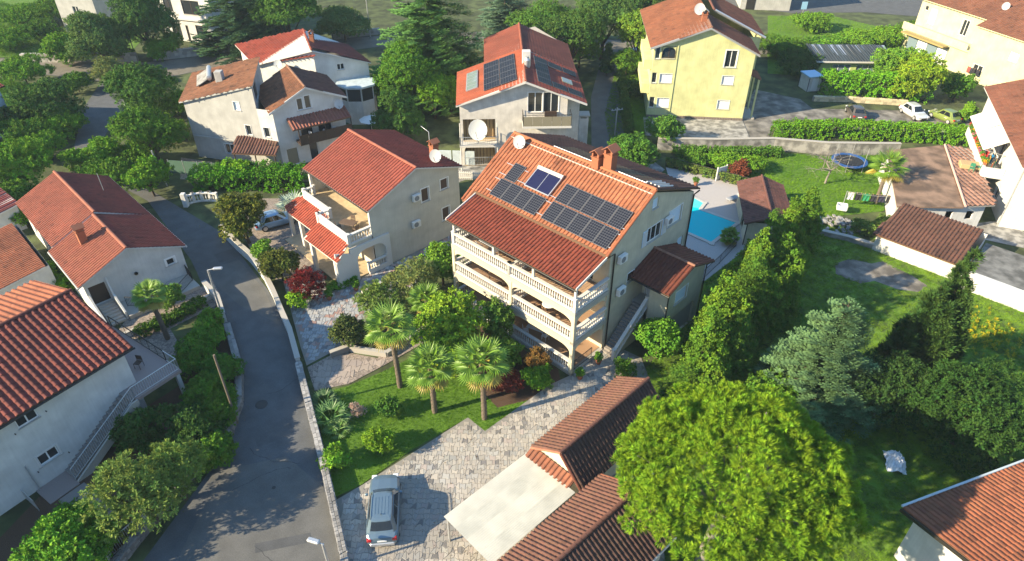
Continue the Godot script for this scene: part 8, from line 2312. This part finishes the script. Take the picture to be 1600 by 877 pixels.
	leafy("laurel_tree", "tenth of the tall pointed laurels counted from the pool house", "tree", 13.2, -34.7, 7.5, 2.0, Color(0.06, 0.135, 0.018), {"clear": 0.04, "spire": true, "n": 1.3, "shell": 0.5, "kind": "broad", "size": 0.42, "group": "laurel row beside the meadow"})
	leafy("laurel_tree", "eleventh of the tall pointed laurels counted from the pool house", "tree", 13.1, -33.1, 4.6, 1.9, Color(0.075, 0.15, 0.018), {"clear": 0.04, "spire": true, "n": 1.3, "shell": 0.5, "kind": "broad", "size": 0.42, "group": "laurel row beside the meadow"})
	leafy("laurel_tree", "twelfth and nearest of the tall pointed laurels counted from the pool house", "tree", 11.6, -33.4, 3.6, 1.9, Color(0.05, 0.115, 0.02), {"clear": 0.04, "spire": true, "n": 1.3, "shell": 0.5, "kind": "fine", "size": 0.42, "group": "laurel row beside the meadow"})
	leafy("fig_tree", "small fig tree beside the outside stairs of the terrace house", "tree", 10.8, -37.8, 3.6, 1.9, Color(0.06, 0.16, 0.02), {"clear": 0.2})
	leafy("shrub", "small dark shrub at the foot of the outside stairs", "shrub", 8.1, -35.9, 1.4, 0.8, Color(0.055, 0.13, 0.018), {"clear": 0.02, "size": 0.35})
	conifer("blue_spruce", "pale blue green cedar right of the umbrella pine", 20.6, -32.8, 9.6, 3.7, Color(0.068, 0.125, 0.05), {"rows": 18, "size": 0.7, "taper": 0.85, "kind": "spray", "rise": -0.05})
	leafy("dark_yew", "wide dark evergreen bush beneath the cypress", "bush", 28.8, -29.7, 5.5, 4.2, Color(0.022, 0.06, 0.016), {"clear": 0.02, "kind": "fine"})
	leafy("dark_yew", "dark bush between the blue cedar and the cypress", "bush", 24.5, -32.0, 5.0, 2.8, Color(0.025, 0.06, 0.02), {"clear": 0.02, "kind": "fine"})
	leafy("dark_yew", "low green bush left of the blue cedar", "bush", 18.3, -32.6, 3, 2.4, Color(0.055, 0.13, 0.018), {"clear": 0.02})
	leafy("olive_tree", "round grey green olive beside the red roofed terrace house path", "tree", -7.9, -44.0, 4.2, 2.6, Color(0.12, 0.16, 0.07), {"kind": "fine", "clear": 0.15})
	leafy("olive_tree", "smaller olive left of the round olive", "tree", -10.3, -42.1, 3.4, 2.0, Color(0.09, 0.15, 0.045), {"kind": "fine", "clear": 0.15})
	leafy("garden_tree", "light green young tree between the two terrace houses", "tree", -5.9, -47.0, 3.8, 2.0, Color(0.09, 0.19, 0.03), {"clear": 0.25})
	leafy("citrus_tree", "sprawling yellow green tree in front of the white balustrades", "tree", -4.6, -38.0, 5.2, 3.0, Color(0.12, 0.22, 0.025), {"clear": 0.2, "n": 0.75, "lobes": 9})
	leafy("citrus_tree", "lower yellow green tree between the two middle palms", "tree", -4.0, -35.9, 3.4, 2.0, Color(0.12, 0.22, 0.02), {"clear": 0.15})
	leafy("climbing_shrub", "upright shrub against the middle terrace column", "shrub", -1.0, -39.0, 4.4, 1.2, Color(0.06, 0.13, 0.03), {"clear": 0.1})
	leafy("bed_shrub", "dark red shrub in the bed below the ground terrace", "shrub", -0.5, -34.8, 1.6, 1.3, Color(0.13, 0.03, 0.03), {"clear": 0.02, "size": 0.35})
	leafy("bed_shrub", "green mound at the corner of the front lawn bed", "shrub", 1.7, -34.9, 1.5, 1.2, Color(0.07, 0.17, 0.02), {"clear": 0.02, "size": 0.35})
	leafy("bed_shrub", "broad green shrub against the ground balustrade", "shrub", -0.5, -37.4, 2.2, 1.3, Color(0.07, 0.15, 0.03), {"clear": 0.02, "size": 0.4})
	leafy("bed_shrub", "reddish shrub against the ground balustrade", "shrub", 1.8, -36.6, 1.8, 1.0, Color(0.11, 0.07, 0.03), {"clear": 0.02, "size": 0.35})
	leafy("ball_shrub", "clipped round yellow green shrub on the lawn", "shrub", -8.4, -29.1, 1.75, 1.05, Color(0.1, 0.2, 0.02), {"clear": 0.0, "lobes": 5, "size": 0.26, "shell": 0.85, "n": 0.9})
	leafy("ball_shrub", "leafy dark green shrub on the lawn above the clipped ball", "shrub", -8.4, -32.2, 1.5, 0.85, Color(0.045, 0.12, 0.025), {"clear": 0.02, "size": 0.4})
	leafy("pale_shrub", "small silvery purple shrub alone on the lawn", "shrub", -10.5, -32.1, 1.0, 0.5, Color(0.3, 0.24, 0.3), {"clear": 0.02, "size": 0.25, "kind": "fine"})
	leafy("yellow_shrub", "bright shrub in the lawn corner beside the stone wall", "shrub", -11.1, -27.9, 1.6, 0.95, Color(0.1, 0.22, 0.025), {"clear": 0.02, "size": 0.5})
	leafy("hibiscus", "brownish green bush at the corner of the walled bed", "shrub", -12.4, -39.2, 2.6, 1.5, Color(0.05, 0.075, 0.03), {"clear": 0.1, "size": 0.4})
	leafy("red_maple", "round dark red maple beside the porch of the red roofed house", "tree", -16.9, -45.3, 2.6, 1.5, Color(0.11, 0.012, 0.018), {"clear": 0.05, "size": 0.4, "kind": "fine"})
	leafy("bronze_shrub", "bronze green bush above the red maple", "shrub", -19.8, -47.7, 3.0, 1.9, Color(0.06, 0.08, 0.02), {"clear": 0.05, "size": 0.4})
	leafy("lime_shrub", "lime shrub in front of the red maple", "shrub", -17.4, -44.1, 1.4, 0.95, Color(0.13, 0.26, 0.02), {"clear": 0.02, "size": 0.35})
	leafy("lime_shrub", "light green shrub on the white roadside wall", "shrub", -22.5, -50.8, 1.8, 1.1, Color(0.09, 0.2, 0.03), {"clear": 0.02, "size": 0.4})
	leafy("bronze_tree", "bushy olive brown tree beside the blue parked car", "tree", -24.6, -53.6, 5, 2.4, Color(0.07, 0.09, 0.018), {"clear": 0.1})
	leafy("lime_shrub", "yellow green shrub growing over the hedge below the grey house", "shrub", -29.1, -65.6, 2.6, 1.5, Color(0.11, 0.24, 0.02), {"clear": 0.02})
	leafy("olive_tree", "large olive tree beside the garden steps at the lower left", "tree", -20.7, -23.8, 5.0, 2.6, Color(0.1, 0.16, 0.05), {"kind": "fine", "clear": 0.15, "n": 0.9})
	leafy("olive_tree", "second olive tree behind the large one under the stairs", "tree", -19.7, -25.4, 4.4, 2.0, Color(0.09, 0.155, 0.045), {"kind": "fine", "clear": 0.15})
	leafy("dark_shrub", "dark shrub between the outside stairs and the olives", "shrub", -23.9, -29.6, 2.8, 1.9, Color(0.03, 0.075, 0.02), {"clear": 0.02})
	leafy("ivy_shrub", "bright leafy bush in the bottom left corner", "bush", -24.2, -21.3, 3.2, 2.5, Color(0.07, 0.18, 0.02), {"clear": 0.02})
	leafy("ivy_shrub", "small leafy bush against the white wall at the bottom left", "bush", -24.9, -23.1, 2.2, 1.2, Color(0.06, 0.15, 0.02), {"clear": 0.02})
	leafy("bank_shrub", "topmost lime shrub on the planted bank along the left side of the road", "shrub", -23.6, -41.5, 1.6, 1.1, Color(0.085, 0.19, 0.02), {"clear": 0.02, "group": "shrubs on the roadside bank", "size": 0.36})
	leafy("bank_shrub", "second shrub on the planted bank along the left side of the road", "shrub", -23.2, -38.9, 2.0, 1.5, Color(0.07, 0.17, 0.02), {"clear": 0.02, "group": "shrubs on the roadside bank", "size": 0.36})
	leafy("bank_shrub", "third shrub on the planted bank along the left side of the road", "shrub", -23.1, -36.5, 2.4, 1.6, Color(0.06, 0.15, 0.02), {"clear": 0.02, "group": "shrubs on the roadside bank", "size": 0.36})
	leafy("bank_shrub", "fourth shrub on the planted bank along the left side of the road", "shrub", -20.6, -35.2, 2.4, 1.7, Color(0.045, 0.12, 0.02), {"clear": 0.02, "group": "shrubs on the roadside bank", "size": 0.36})
	leafy("bank_shrub", "fifth shrub on the planted bank along the left side of the road", "shrub", -20.7, -32.8, 2.8, 1.9, Color(0.055, 0.13, 0.018), {"clear": 0.02, "group": "shrubs on the roadside bank", "size": 0.36})
	leafy("bank_shrub", "sixth shrub on the planted bank along the left side of the road", "shrub", -19.5, -31.4, 2.2, 1.5, Color(0.055, 0.13, 0.018), {"clear": 0.02, "group": "shrubs on the roadside bank", "size": 0.36})
	leafy("bank_shrub", "seventh shrub on the planted bank along the left side of the road", "shrub", -20.4, -29.6, 2.8, 1.9, Color(0.03, 0.075, 0.02), {"clear": 0.02, "group": "shrubs on the roadside bank", "size": 0.36})
	leafy("bank_shrub", "lowest shrub on the planted bank along the left side of the road", "shrub", -18.6, -28.3, 2.0, 1.4, Color(0.055, 0.13, 0.018), {"clear": 0.02, "group": "shrubs on the roadside bank", "size": 0.36})
	leafy("small_tree", "little tree beside the palm at the low house", "shrub", -27.5, -43.5, 2.4, 1.2, Color(0.07, 0.15, 0.03), {"clear": 0.2, "size": 0.4})
